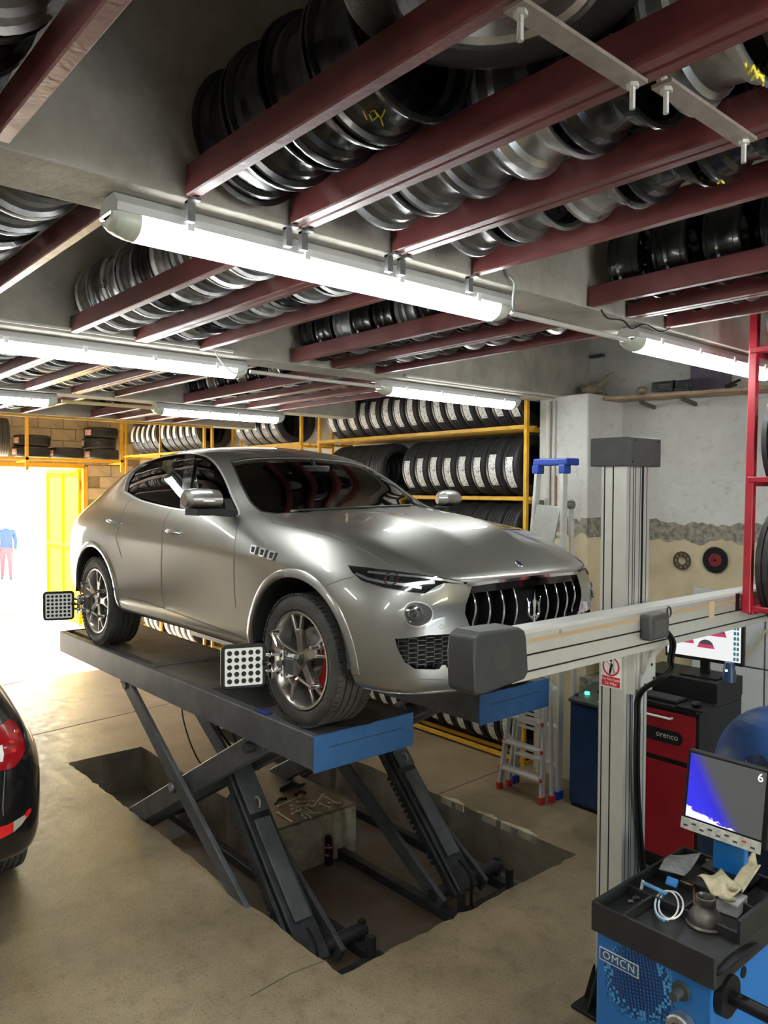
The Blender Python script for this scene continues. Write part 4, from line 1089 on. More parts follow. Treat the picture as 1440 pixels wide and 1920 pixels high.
def lift_unit(y0, y1):
    pf_ = bpy.data.objects.new('platform', None); COL.objects.link(pf_); pf_.parent = lift
    def P(m, name, mtl, sm=30, bev=0.0): m.xf(Matrix.Translation(-LO)); return m.build(name, mtl, pf_, sm, bev, 1)
    for (a, c) in ((y0, y0 + .05), (y1 - .05, y1)):
        P(MB().bb(LX0, LX1, a, c, ZU, ZT - .001), 'side_beam', m_lift, 0, .004)
    P(MB().bb(LX0 + .02, LX1 - .02, y0 + .05, y1 - .05, ZT - .055, ZT - .030), 'under_deck', m_deck, 0)
    P(MB().bb(-5.45, LX1 - .005, y0 + .05, y1 - .05, ZT - .030, ZT - .002), 'deck', m_deck, 0)
    P(MB().bb(LX0 + .05, -5.56, y0 + .11, y1 - .05, ZT - .030, ZT - .002), 'slip_plate', m_deck, 0)
    P(MB().bb(-5.56, -5.45, y0 + .045, y1 - .045, ZT - .03, ZT + .004), 'deck_step', m_lift, 0)
    for k in range(26):
        P(MB().bb(-4.62 + k * .024, -4.612 + k * .024, y0 + .06, y1 - .06, ZT - .003, ZT + .001), 'grip_bar', m_lift_dark, 0)
    P(MB().bb(LX1, LX1 + .012, y0 - .002, y1 + .002, ZU - .012, ZT), 'end_plate', m_lift_blue, 0, .003)
    P(MB().bb(LX1 + .0121, LX1 + .0135, y0 + .10, y1 - .08, ZT - .080, ZT - .076), 'end_plate_fold', m_lift_dark, 0)
    P(MB().bb(LX0 - .012, LX0, y0, y1, ZU, ZT), 'end_plate', m_lift, 0, .003)
    # turn plate under the front wheel
    P(MB().cyl((-3.562, (y0 + y1) / 2, ZT - .004), (-3.562, (y0 + y1) / 2, ZT - .0005), .21, n=36), 'turn_plate', m_lift_dark, 40)
    P(MB().bb(-3.98, -3.86, y0 + .01, y0 + .06, ZT - .012, ZT + .012), 'plate_lock', mat('lock_blue', (0.03, 0.05, 0.22), 0.4), 0)
    # scissor legs
    def leg(ya, yb, p, q, h, name='scissor_leg', mtl=None):
        m = MB(); m.bar((p[0], (ya + yb) / 2, p[1]), (q[0], (ya + yb) / 2, q[1]), abs(yb - ya), h, (0, 0, 1)); return L(m, name, mtl or m_lift, None, 0, .006)
    A0, A1 = (-6.02, 1.09), (-3.72, -0.30); B0, B1 = (-6.40, -0.30), (-4.02, 1.05)
    leg(y0 + .02, y0 + .055, A0, A1, .125); leg(y0 + .455, y0 + .49, A0, A1, .125)
    leg(y0 + .075, y0 + .15, B0, B1, .150); leg(y0 + .36, y0 + .435, B0, B1, .150)
    # cross tubes and pivots
    for (x, z, r) in ((-5.10, .465, .045), (-6.32, -.26, .04), (-3.80, -.25, .045), (-5.95, 1.03, .035), (-4.10, 1.0, .035)):
        L(MB().cyl((x, y0 + .01, z), (x, y1 - .01, z), r, n=16), 'cross_shaft', m_lift_dark, None, 40)
    L(MB().cyl((-5.10, y0 - .004, .465), (-5.10, y0 + .02, .465), .03, n=14), 'pivot_boss', m_worn_steel, None, 40)
    # lifting ram casing with its toothed safety bar
    yc = y0 + .262
    r0, r1 = Vector((-4.72, yc, .76)), Vector((-3.70, yc, -.26)); d = (r1 - r0).normalized()
    L(MB().bar(r0, r1, .19, .085, (0, 0, 1)), 'ram_casing', m_lift_dark, None, 0, .008)
    L(MB().bar(r0 + d * .02 + Vector((.05, 0, .045)), r0 + d * .48 + Vector((.05, 0, .045)), .15, .02, (0, 0, 1)), 'ram_cover', m_lift, None, 0, .004)
    L(MB().bar(r0 + d * .52 + Vector((.045, 0, .04)), r1 - d * .25 + Vector((.045, 0, .04)), .12, .02, (0, 0, 1)), 'ram_cover', m_lift, None, 0, .004)
    L(MB().cyl(r0 + d * .05, r1 - d * .1 + Vector((0, .06, 0)), .035, n=14), 'hydraulic_ram', m_lift_dark, None, 40)
    L(MB().bar(r0 + d * .3 + Vector((0, -.125, 0)), r1 + Vector((0, -.125, 0)), .025, .05, (0, 0, 1)), 'safety_bar', m_lift_dark, None, 0)
    for k in range(16):
        p = r0 + d * (.5 + k * .045) + Vector((0, -.125, 0)); nrm = Vector((-d.z, 0, d.x))
        L(MB().bar(p - nrm * .02, p - nrm * .055, .026, .024, (0, 1, 0)), 'safety_tooth', m_lift_dark, None, 0)
    L(MB().lathe([(-.004, .028), (-.004, .040), (.004, .040), (.004, .028)], 18, 'Y', r0 + d * .42 + Vector((.06, 0, .055)), closed=True), 'lifting_eye', m_galv, None, 40)
    # base frame on the pit floor
    for yy in (y0 + .06, y1 - .06): L(MB().bb(-6.75, -3.55, yy - .035, yy + .035, PIT_Z, PIT_Z + .07), 'base_rail', m_lift_dark, None, 0, .004)
    for xx in (-6.7, -3.6): L(MB().bb(xx - .06, xx + .06, y0 + .0, y1 - .0, PIT_Z + .001, PIT_Z + .055), 'base_plate', m_lift_dark, None, 0)
    for (xx, yy) in ((-3.62, y0 + .12), (-3.62, y1 - .10), (-3.80, y1 - .03)):
        L(MB().bb(xx - .02, xx + .02, yy - .02, yy + .02, PIT_Z + .05, PIT_Z + .20), 'anchor_post', m_lift_dark, None, 0)
    L(MB().tube(smooth_path([(-3.75, yc - .03, -.05), (-3.62, yc - .05, -.12), (-3.60, yc - .06, -.30), (-3.58, yc - .02, PIT_Z + .06)]), .010, 6), 'hydraulic_hose', m_black, None, 40)
lift_unit(2.42, 3.15)
lift_unit(3.74, 4.47)
L(MB().tube(smooth_path([(-5.25, 3.0, 1.10), (-5.35, 2.92, .80), (-5.10, 2.90, .66), (-4.85, 2.92, .52), (-4.70, 2.92, .35)]), .013, 6), 'hydraulic_hose', m_black, None, 40)
L(MB().tube(smooth_path([(-5.30, 2.98, 1.08), (-5.15, 2.92, .88), (-4.95, 2.90, .60), (-4.75, 2.95, .40)]), .013, 6), 'hydraulic_hose', m_black, None, 40)
L(MB().tube(smooth_path([(-5.75, 2.9, 1.06), (-5.85, 2.88, .75), (-5.55, 2.88, .42), (-5.15, 2.90, .40), (-4.9, 2.92, .50)]), .006, 6), 'hydraulic_hose', m_black, None, 40)
# sloped flap at the front of the far platform
flap = MB().bar((-3.45, 3.78, 1.275), (-3.05, 3.90, 1.40), .5, .008, (0, 0, 1))

# ================================================================ wheel alignment targets
m_target_white = mat('target_white', (0.80, 0.80, 0.80), 0.5)
def wheel_target(px, py, wheel_c, nd_, label):
    c = at_y(px, py, 2.20); t = thing('alignment_target', label, 'wheel target', c)
    ez = Vector((.93, -.36, 0)).normalized(); ey = Vector((0, 0, 1)); ex = ey.cross(ez)
    M = basis((0, 0, 0), ex, ey, ez)
    w = .124
    def rr(h, r=.022, n=6):
        out = []
        for (cx, cy, a) in ((h - r, h - r, 0), (-h + r, h - r, 90), (-h + r, -h + r, 180), (h - r, -h + r, 270)):
            out += [(cx + r * math.cos(R(a + 90 * i / n)), cy + r * math.sin(R(a + 90 * i / n))) for i in range(n + 1)]
        return out
    m = MB().prism(rr(w, .03), -.030, 0.0, 'Z'); m.xf(M); m.build('case', m_black, t, 40, .006, 2)
    m = MB().prism(rr(.104, .010), 0.0, .0025, 'Z'); m.xf(M); fc = m.build('face', m_target_white, t, 0)
    dm = MB()
    st = .195 / nd_
    for i in range(nd_):
        for j in range(nd_):
            m = MB().cyl(((i - (nd_ - 1) / 2) * st, (j - (nd_ - 1) / 2) * st, .0026), ((i - (nd_ - 1) / 2) * st, (j - (nd_ - 1) / 2) * st, .0034), st * .36, n=20); m.xf(M); m.build('dot', m_black_matt, fc, 0)
    # bracket and clamp on the rim
    wc = wheel_c - c
    hub = wc + Vector((0, -.10, 0))
    pr = M.to_3x3() @ Vector((w - .005, 0, -.015))
    m = MB()
    for dz in (-.07, 0.0, .07): m.cyl(pr + Vector((0, 0, dz * .6 + .01)), pr + Vector((.03, .03, dz * .6 + .01)), .012, n=10)
    m.bar(pr + Vector((.028, .03, -.075)), pr + Vector((.028, .03, .085)), .022, .022, (1, 0, 0))
    for dz in (-.045, .055): m.cyl(pr + Vector((.028, .03, dz)), hub + Vector((-.02, 0, dz * .8)), .008, n=10)
    m.build('bracket', m_chrome, t, 40)
    MB().cyl(pr + Vector((.01, -.02, .015)), pr + Vector((.025, .0, .015)), .016, n=12).build('knob', m_black, t, 40)
    m = MB()
    m.box(hub + Vector((0, -.012, 0)), (.026, .02, .15)).box(hub + Vector((.055, -.004, .055)), (.13, .022, .024)).box(hub + Vector((.055, -.004, -.062)), (.13, .022, .020))
    for (dx, dz) in ((.21, .11), (.20, -.10), (-.19, .14), (-.19, -.10)):
        e = wc + Vector((dx, -.02, dz)); k = hub + Vector((dx * .42, 0, dz * .5))
        m.tube([hub + Vector((dx * .1, 0, dz * .45)), k, e + Vector((0, -.05, 0)), e], .010, 8)
        m.cyl(e + Vector((0, -.06, 0)), e + Vector((0, -.005, 0)), .013, n=10)
    m.build('clamp', m_chrome, t, 40)
    MB().box(hub + Vector((.06, -.006, -.005)), (.09, .03, .085)).cyl(hub + Vector((.0, -.03, .0)), hub + Vector((0, -.05, 0)), .02, n=14).build('centre_body', m_dark_grey, t, 40, .006, 2)
wheel_target(457, 1250, Vector((-3.562, 2.47, 1.627)), 5, 'square black-framed target with twenty-five dots clamped to the front wheel')
wheel_target(110, 1136, Vector((-6.566, 2.46, 1.627)), 6, 'square black-framed target with thirty-six dots clamped to the rear wheel')
# ================================================================ tyres
m_sticker, nt, b = nodes_of('tyre_sticker', 0.6)
tc = nd(nt, 'TexCoord'); n1 = nd(nt, 'TexNoise', Scale=70.0, Detail=3.0); nt.links.new(tc.outputs['Object'], n1.inputs['Vector'])
r1 = ramp(nt, n1.outputs['Fac'], [(0.40, (0.22, 0.22, 0.22)), (0.45, (0.82, 0.82, 0.79))]); nt.links.new(r1.outputs[0], b.inputs['Base Color'])
m_sticker_o = mat('orange_sticker', (0.85, 0.25, 0.03), 0.55, 0, 0.0, 40, col2=(0.80, 0.45, 0.2))
m_sticker_r = mat('red_white_sticker', (0.78, 0.74, 0.68), 0.55, 0, 0.0, 26, col2=(0.55, 0.12, 0.06))
def tyre_mesh(r, ri, w, n=56):
    m = MB(); m.lathe(tyre_profile(r, ri, w, 4, .008, .009), n, 'X')
    # inner face so the carcass has thickness
    h = w / 2; m.lathe([(-h * .72, ri), (-h * .80, ri + .03), (-h * .86, (r + ri) / 2), (-h * .7, r - .02), (h * .7, r - .02), (h * .86, (r + ri) / 2), (h * .80, ri + .03), (h * .72, ri)], n, 'X')
    return m.mesh('tyre', m_rubber, 32)
def sticker_mesh(r, w, a0, a1, mtl):
    m = MB(); m.lathe([(-w / 2, r - .002), (-w / 2, r + .0015), (w / 2, r + .0015), (w / 2, r - .002)], 10, 'X', a0=a0, a1=a1, closed=True); return m.mesh('sticker', mtl, 60)
TYRE = {}
def tyre_kind(key, r, ri, w, stick=True, smtl=None, a=(162, 222), sw=.085, name='tyre'):
    t = thing(name, 'x', 'tyre'); link('carcass', tyre_mesh(r, ri, w), t)
    if stick: link('sticker', sticker_mesh(r, sw, R(a[0]), R(a[1]), smtl or m_sticker), t)
    TYRE[key] = [t, False, r]
tyre_kind('n', .297, .185, .192)                      # narrow tyre with a white sticker on its tread
tyre_kind('p', .297, .185, .192, False)               # plain
tyre_kind('w', .325, .21, .21, True, None, (150, 200))
tyre_kind('f', .30, .19, .195, True, m_sticker_r, (70, 104), .10)
tyre_kind('o', .315, .20, .205, True, m_sticker_o, (158, 192), .085)
tyre_kind('q', .330, .215, .215, False)
def put_tyre(key, loc, rot, label, group=None):
    src, used, r = TYRE[key]
    if not used: TYRE[key][1] = True; o = src; o.location = loc; o.rotation_euler = rot; o['label'] = label
    else: o = dup(src, loc, rot, None, label)
    if group: o['group'] = group
    elif 'group' in o: del o['group']
    return o
def tyre_row(key, x0, n, z, yc, label, group, pitch=.203, seed=0, lean=True):
    rr = random.Random(seed); r = TYRE[key][2]; x = x0 + pitch
    for i in range(n):
        x -= pitch
        for pz in (-7.84, -12.4, -13.85):
            if abs(x - pz) < .128: x = pz - .128
        put_tyre(key, (x, yc + rr.uniform(-.006, .006), z + r + .001), (rr.uniform(-.06, .06), 0, 0), label, group)
# ================================================================ yellow wall racks (along the right wall)
RY0, RY1 = 5.72, 6.22
def angle_bar(m, p, q, w=.04): m.bar(p, q, w, .006); m.bar(Vector(p) + Vector((0, -w / 2 + .003, -.015)), Vector(q) + Vector((0, -w / 2 + .003, -.015)), .006, .036)
def rack(x_near, x_far, posts, shelves, label, ztop=3.9):
    t = thing('tyre_rack', label, 'rack', (x_near, RY0, 0)); o = Vector((x_near, RY0, 0))
    for x in posts:
        for y in (RY0, RY1):
            MB().bb(x - .018 - o.x, x + .018 - o.x, y - .018 - o.y, y + .018 - o.y, 0, ztop).build('post', m_yellow, t, 0)
    for z in shelves:
        for (y, kind) in ((RY0 - .012, 'front_bar'), (RY0 + .14, 'support_bar'), (RY1 - .14, 'support_bar'), (RY1, 'back_bar')):
            MB().bb(x_far - o.x, x_near - o.x, y - .014 - o.y, y + .014 - o.y, z - .035, z).build(kind, m_yellow, t, 0)
        for x in posts:
            MB().bb(x - .012 - o.x, x + .012 - o.x, 0, RY1 - RY0, z - .065, z - .037).build('cross_bar', m_yellow, t, 0)
    return t
YC = 5.97
rack(-4.585, -7.86, (-4.585, -7.84), (3.20, 2.53, 1.88, 1.23, .06), 'tall yellow tyre rack against the wall behind the car bonnet')
tyre_row('n', -4.72, 15, 3.20, YC, 'new tyre with white sticker on the top shelf of the tall rack', 'tyres on the top shelf of the tall rack', seed=1)
tyre_row('n', -4.76, 8, 2.53, YC, 'new tyre with white sticker on the second shelf of the tall rack', 'stickered tyres on the second shelf of the tall rack', seed=2)
tyre_row('p', -6.72, 5, 2.53, YC, 'plain black tyre past the stickered ones, second shelf of tall rack', 'plain tyres on the second shelf of the tall rack', seed=3)
tyre_row('p', -4.76, 14, 1.88, YC, 'plain black tyre on the third shelf of the tall rack', 'tyres on the third shelf of the tall rack', seed=4)
tyre_row('n', -4.76, 14, .06, YC, 'new tyre with white sticker on the lowest shelf of the tall rack', 'tyres on the lowest shelf of the tall rack', seed=5)
rack(-8.24, -10.62, (-8.24, -10.60), (3.20, .06), 'low-loaded yellow rack between the two full tyre racks', 3.75)
tyre_row('w', -8.82, 5, 3.20, YC, 'wide tyre with white sticker on the short-row yellow rack', 'wide tyres on the middle yellow rack', .225, 6)
rack(-10.85, -13.9, (-10.85, -12.4, -13.85), (3.20, 2.53, .06), 'far yellow rack near the bright gateway', 3.8)
tyre_row('w', -11.06, 11, 3.20, YC, 'wide stickered tyre on top of the far yellow rack', 'tyres on top of the far yellow rack', .222, 7)
tyre_row('p', -11.3, 8, 2.53, YC, 'plain tyre under the top shelf of the far yellow rack', 'plain tyres in the far yellow rack', .205, 8)
tyre_row('n', -11.3, 8, .06, YC, 'stickered tyre at the foot of the far yellow rack', 'tyres at the foot of the far yellow rack', .205, 9)
# ================================================================ shelf over the gateway
sh = thing('gate_shelf', 'yellow shelf frame over the gateway loaded with tyres', 'shelf', (-14.0, 3.2, 3.12)); so = Vector((-14.0, 3.2, 3.12))
for (x, z, h, nm_) in ((-13.95, 3.12, .045, 'front_bar'), (-14.45, 3.12, .045, 'back_bar'), (-13.93, 3.84, .035, 'top_bar')):
    MB().bb(x - .02 - so.x, x + .02 - so.x, 0.3 - so.y, 5.70 - so.y, z - h - so.z, z - so.z).build(nm_, m_yellow, sh, 0)
for yy in (.35, 2.1, at_x(50, 820, -13.95).y, 5.68):
    MB().bb(-13.97 - so.x, -13.93 - so.x, yy - .025 - so.y, yy + .025 - so.y, 2.9 - so.z, 3.84 - so.z).build('post', m_yellow, sh, 0)
    MB().bb(-14.6 - so.x, -13.97 - so.x, yy - .015 - so.y, yy + .015 - so.y, 3.04 - so.z, 3.075 - so.z).build('bracket', m_yellow, sh, 0)
# vertical drop post right of the gate
def flat_tyre(px, lev, label):
    p = at_x(px, 840, -14.262); zz = 3.122 + .0975 + lev * .196
    put_tyre('f', (-14.262, p.y, zz), (R(90 + rnd.uniform(-14, 14)), R(90), 0), label)
for (px, lev, lab) in ((58, 0, 'flat tyre under another beside the gate shelf post'), (60, 1, 'flat tyre on top of another beside the gate shelf post'), (125, 0, 'single flat tyre lying alone between two piles on the gate shelf'), (191, 0, 'lowest of three flat tyres piled on the gate shelf'), (186, 1, 'middle one of three flat tyres piled on the gate shelf'), (190, 2, 'topmost of three flat tyres piled on the gate shelf')):
    flat_tyre(px, lev, lab)
p = at_x(2, 820, -14.2)
put_tyre('q', (-14.2, p.y, 3.122 + .331), (0, 0, R(82)), 'plain tyre standing upright on the gate shelf left of its post')


# ================================================================ red hanging rack at the right
rr_ = thing('red_rack', 'red steel tyre rack hung from the ceiling beside the aligner beam', 'rack', (-1.86, 4.24, 3.42)); ro = Vector((-1.86, 4.24, 3.42))
def RR(m, n_): m.xf(Matrix.Translation(-ro)); return m.build(n_, m_red, rr_, 0, .003, 1)
RR(MB().bar((-1.865, 4.225, 1.93), (-1.875, 4.285, 3.75), .042, .042, (1, 0, 0)), 'post')
RR(MB().bar((-1.865, 4.80, 1.93), (-1.875, 4.84, 3.75), .042, .042, (1, 0, 0)), 'post')
for z in (1.965, 2.665, 3.36):
    RR(MB().bb(-1.88, -.6, 4.225, 4.262, z - .03, z), 'shelf_bar'); RR(MB().bb(-1.88, -.6, 4.79, 4.83, z - .03, z), 'shelf_bar'); RR(MB().bb(-1.882, -1.85, 4.262, 4.79, z - .05, z - .01), 'cross_bar')
for i, x in enumerate((-1.72, -1.48, -1.24)):
    put_tyre('o', (x, 4.53, 2.665 + .18 + .02), (R(-4), 0, 0), 'tyre with an orange sticker on the middle shelf of the red rack', 'orange-stickered tyres on the red rack')
for i, x in enumerate((-1.73, -1.49, -1.25)):
    put_tyre('q', (x, 4.53, 1.965 + .205 + .012), (0, 0, 0), 'plain tyre on the lowest shelf of the red rack', 'plain tyres on the lowest red rack shelf')
for i, x in enumerate((-1.70, -1.46)):
    put_tyre('q', (x, 4.53, 3.36 + .205 + .012), (0, 0, 0), 'plain tyre on the top shelf of the red rack', 'plain tyres on the top red rack shelf')
# used wheel lying flat on the big-rim row of the ceiling rails
uw = thing('spare_wheel', 'worn tyre on a grey steel wheel lying flat on the ceiling rails', 'wheel', (-0.99, 1.125, 3.615))
link('tyre', TYRE['p'][0].children[0].data, uw).rotation_euler = (0, R(90), 0)
uw.children[0].scale = (1.0,) * 3
src = RIMS['s'][0]
for ch in src.children:
    c = ch.copy(); COL.objects.link(c); c.parent = uw; c.rotation_euler = (0, R(90), 0); c.scale = (.94,) * 3; c.location = (0, 0, 0)
# ================================================================ wheel aligner: column, beam and camera pods
TX1, TX0, TY0, TY1 = -2.05, -2.19, 3.32, 3.53
al = thing('wheel_aligner', 'tall aluminium wheel aligner column with a horizontal camera beam and black end pods', 'aligner', (-2.12, 3.42, 0)); ao = Vector((-2.12, 3.42, 0))
def A(m, n_, mtl, parent=None, sm=30, bev=0.0, seg=1): m.xf(Matrix.Translation(-ao)); return m.build(n_, mtl, parent or al, sm, bev, seg)
# column as an extruded section with grooves on the two visible faces
gx = [(.035, .006), (.085, .006)]
sec = [(TX1, TY0)]
ys = [TY0 + d for d in (.028, .060, .078, .120, .150, .182)]
for k, y in enumerate(ys): sec += [(TX1, y - .003), (TX1 - .012, y - .003), (TX1 - .012, y + .003), (TX1, y + .003)]
sec += [(TX1, TY1), (TX0, TY1), (TX0, TY0)]
for x in (TX0 + .018, TX0 + .066): sec += [(x - .003, TY0), (x - .003, TY0 + .012), (x + .003, TY0 + .012), (x + .003, TY0)]
A(MB().prism(sec, .02, 2.705, 'Z'), 'column', m_alu, None, 20)
for x in (TX0 + .018, TX0 + .066): A(MB().bb(x - .0035, x + .0035, TY0 - .0006, TY0 + .006, .02, 2.704), 'groove_shade', m_black, None, 0)  # dark strips laid in the column grooves to paint their shade
for k, y in enumerate(ys): A(MB().bb(TX1 - .006, TX1 + .0006, y - .0028, y + .0028, .02, 2.704), 'groove_shade', m_black if k in (1, 4) else m_dark_grey, None, 0)
A(MB().bb(TX0 - .055, TX1 + .03, TY0 - .02, TY1 + .05, 2.705, 2.845), 'cap_box', m_dark_grey, None, 0, .006, 2)
for (y, z) in ((TY0 + .02, 2.83), (TY1 + .02, 2.83), (TY0 + .0, 2.725)): A(MB().cyl((TX1 + .03, y, z), (TX1 + .033, y, z), .006, n=10), 'screw', m_black, None, 40)
A(MB().bb(TX1 - .001, TX1 + .004, TY0 + .135, TY0 + .141, 1.98, 2.78), 'drive_belt', m_black, None, 0)
A(MB().bb(TX0 - .06, TX1 + .06, TY0 - .12, TY1 + .16, 0, .02), 'base_plate', m_black, None, 0, .004)
A(MB().prism([(TX0 - .055, .02), (TX0 - .005, .02), (TX0 - .005, .20)], TY0 - .01, TY0 + .01, 'Y'), 'base_gusset', m_black, None, 0)
A(MB().prism([(TY0 - .11, .02), (TY0, .02), (TY0, .24)], TX0 + .02, TX0 + .035, 'X'), 'base_gusset', m_black, None, 0)
# horizontal beam
BX0, BX1, BZ0, BZ1 = -2.01, -1.90, 1.842, 2.038; BY0, BY1 = 2.30, 4.95
sec = [(BX0, BZ0), (BX1, BZ0), (BX1, BZ0 + .030), (BX1 - .008, BZ0 + .032), (BX1 - .008, BZ0 + .036), (BX1, BZ0 + .038), (BX1, BZ0 + .095), (BX1 - .008, BZ0 + .097), (BX1 - .008, BZ0 + .101), (BX1, BZ0 + .103), (BX1, BZ1 - .012), (BX1 - .012, BZ1), (BX0, BZ1)]
A(MB().prism(sec, BY0, BY1, 'Y'), 'beam', m_alu, None, 20)
for z in (.034, .099): A(MB().bb(BX1 - .004, BX1 + .0006, BY0, BY1, BZ0 + z - .002, BZ0 + z + .002), 'groove_shade', m_black, None, 0)  # beam grooves get painted shade too, as thin black strips
A(MB().bb(BX1 - .0005, BX1 + .0012, BY0 + .1, BY1 - .05, BZ1 - .050, BZ1 - .034), 'tape_strip', mat('brown_tape', (0.46, 0.33, 0.19), 0.6), None, 0)
A(MB().bb(BX1 - .0005, BX1 + .0016, 3.86, 3.92, BZ1 - .11, BZ1 - .02), 'tape_patch', mat('tan_tape', (0.60, 0.45, 0.28), 0.6), None, 0)
A(MB().bb(BX1 - .0005, BX1 + .004, 4.16, 4.20, BZ1 - .10, BZ1 - .004), 'tape_patch', m_black, None, 0)
A(MB().cyl((BX1, 2.60, BZ1 - .03), (BX1 + .004, 2.60, BZ1 - .03), .008, n=12), 'screw', m_worn_steel, None, 40)
# carriage between column and beam
A(MB().bb(TX1, BX0, TY0 + .02, TY1 - .02, 1.60, 2.03), 'carriage_back', m_alu, None, 0)
A(MB().prism([(3.36, 1.62), (3.52, 1.62), (3.52, 1.76), (3.60, 1.80), (3.72, 1.825), (3.36, 1.825)], TX1 + .004, TX1 + .052, 'X'), 'carriage_plate', m_alu, None, 0, .003)
A(MB().prism([(3.38, 1.70), (3.405, 1.70), (3.415, 1.77), (3.44, 1.79), (3.58, 1.80), (3.60, 1.822), (3.38, 1.822)], TX1 + .053, TX1 + .062, 'X'), 'carriage_clamp', m_galv, None, 0)
for (y, z) in ((3.48, 1.73), (3.42, 1.64), (3.50, 1.66)): A(MB().cyl((TX1 + .052, y, z), (TX1 + .056, y, z), .007, n=10), 'screw', m_black, None, 40)
# black camera pods
def pod(y0, y1, d):
    poly = [(y0 + .02, 1.845), (y0 + .006, 1.865), (y0, 1.99), (y0 + .010, 2.055), (y0 + .045, 2.072), (y1 - .05, 2.066), (y1 - .016, 2.050), (y1 - .006, 2.02), (y1 + .008, 1.885), (y1 - .015, 1.862), (y0 + .06, 1.842)]
    A(MB().prism(poly, -1.995, -1.862, 'X'), 'camera_pod', mat('pod_grey', (0.036, 0.036, 0.038), 0.5, 0, 0.15, 12), None, 25, .010, 3)
pod(2.035, 2.345, 1)
A(MB().lathe([(0, .0005), (.0025, .0005), (.0025, .05), (0, .052)], 36, 'X', (-1.8625, 2.19, 1.965)), 'pod_logo', mat('embossed_grey', (0.045, 0.045, 0.047), 0.35), None, 40)
# small grey junction box and its cables
jb = A(MB().bb(BX1, BX1 + .055, 3.20, 3.37, 1.90, 2.02), 'junction_box', m_dark_grey, None, 20, .012, 2)
A(MB().bb(BX1 + .0545, BX1 + .058, 3.235, 3.335, 1.925, 1.995), 'box_panel', mat('box_panel_grey', (0.075, 0.073, 0.07), 0.45), None, 0, .002)
A(MB().tube(smooth_path([(BX1 + .03, 3.37, 1.98), (BX1 + .03, 3.42, 1.995), (BX1 + .02, 3.44, 2.02), (BX1 + .02, 3.42, 2.035), (BX1 + .03, 3.39, 2.02), (BX1 + .04, 3.385, 1.96)]), .004, 6), 'cable_loop', m_black, None, 40)
cb = smooth_path([(BX1 + .03, 3.36, 1.93), (BX1 + .04, 3.41, 1.87), (BX1 + .02, 3.43, 1.78), (BX1 + .04, 3.40, 1.74), (BX1 + .01, 3.35, 1.70), (TX1 + .05, 3.36, 1.60), (TX1 + .035, 3.37, 1.45), (TX1 + .03, 3.38, 1.20), (TX1 + .02, 3.43, .90), (TX1 + .03, 3.48, .60), (TX1 + .06, 3.56, .30), (TX1 + .08, 3.62, .03)], 8)
for k, (dx, dy) in enumerate(((0, 0), (.012, .012), (-.004, .018))):
    A(MB().tube([p + Vector((dx, dy, 0)) for p in cb], .008, 8), 'cable', m_black, None, 50)
# prohibition sign on the column's side face
sg = thing('warning_sign', 'white and red prohibition sign stuck on the aligner column', 'sign', (-2.12, TY0 - .0035, 1.695))
def SG(m, n_, mtl, parent=None): return m.build(n_, mtl, parent or sg, 0)
bd_ = SG(MB().bb(-.058, .058, -.0012, .0012, -.0775, .0775), 'board', m_white)
m_sign_red = mat('sign_red', (0.55, 0.03, 0.04), 0.4)
SG(MB().bb(-.051, .051, -.0018, -.0012, -.071, -.022), 'red_panel', m_sign_red)
n = 40
SG(MB().lathe([(-.0018, .039), (-.0018, .048), (-.0012, .048), (-.0012, .039)], n, 'Y', (0, 0, .028), closed=True), 'red_ring', m_sign_red)
SG(MB().bar((-.030, -.0016, .058), (.030, -.0016, -.002), .0006, .007, (0, 1, 0)).xf(Matrix.Identity(4)), 'red_slash', m_sign_red)
m = MB().cyl((.000, -.0014, .056), (.000, -.002, .056), .0065, n=14)
m.prism([(.000, .048), (.009, .040), (.011, .030), (.006, .024), (.0, .018), (-.010, .004), (-.004, -.002), (-.010, -.011), (-.003, -.008), (.002, .001), (-.003, .008), (.004, .016), (.0, .028), (-.004, .040)], -.002, -.0014, 'Y')
SG(m, 'figure', m_black)
SG(MB().bb(.013, .018, -.0016, -.0012, -.006, .058), 'pillar_mark', mat('sign_grey', (0.35, 0.36, 0.35), 0.5))
MR = Matrix.Rotation(R(90), 4, 'X')
text_obj('lettering', 'Do Not Lean', .019, m_white, sg, Matrix.Translation((0, -.0019, -.036)) @ MR, .0003)
text_obj('lettering', 'On Pillar', .019, m_white, sg, Matrix.Translation((0, -.0019, -.057)) @ MR, .0003)

# ================================================================ blue wheel balancer in the foreground
m_omcn = mat('bright_blue_paint', (0.012, 0.16, 0.50), 0.32, 0, 0.06, 4, coat=0.3)
m_tray = mat('black_tray', (0.018, 0.018, 0.018), 0.5, 0, 0.25, 14, 0.15, 40)
bl_ = thing('wheel_balancer', 'bright blue wheel balancer with black tool tray and tilted monitor', 'wheel balancer', (-1.53, 3.06, 0)); bo3 = Vector((-1.53, 3.06, 0))
WX0, WX1, WY0, WY1, WZ = -1.78, -1.275, 2.675, 3.42, .835
def W(m, n_, mtl, parent=None, sm=30, bev=0.0, seg=2): m.xf(Matrix.Translation(-bo3)); return m.build(n_, mtl, parent or bl_, sm, bev, seg)
W(MB().bb(WX0 + .012, WX1 - .012, WY0 + .012, WY1, .06, WZ), 'cabinet', m_omcn, None, 0, .008)
W(MB().bb(WX0 + .04, WX1 - .04, WY0 + .04, WY1 - .03, 0, .06), 'plinth', m_black, None, 0)
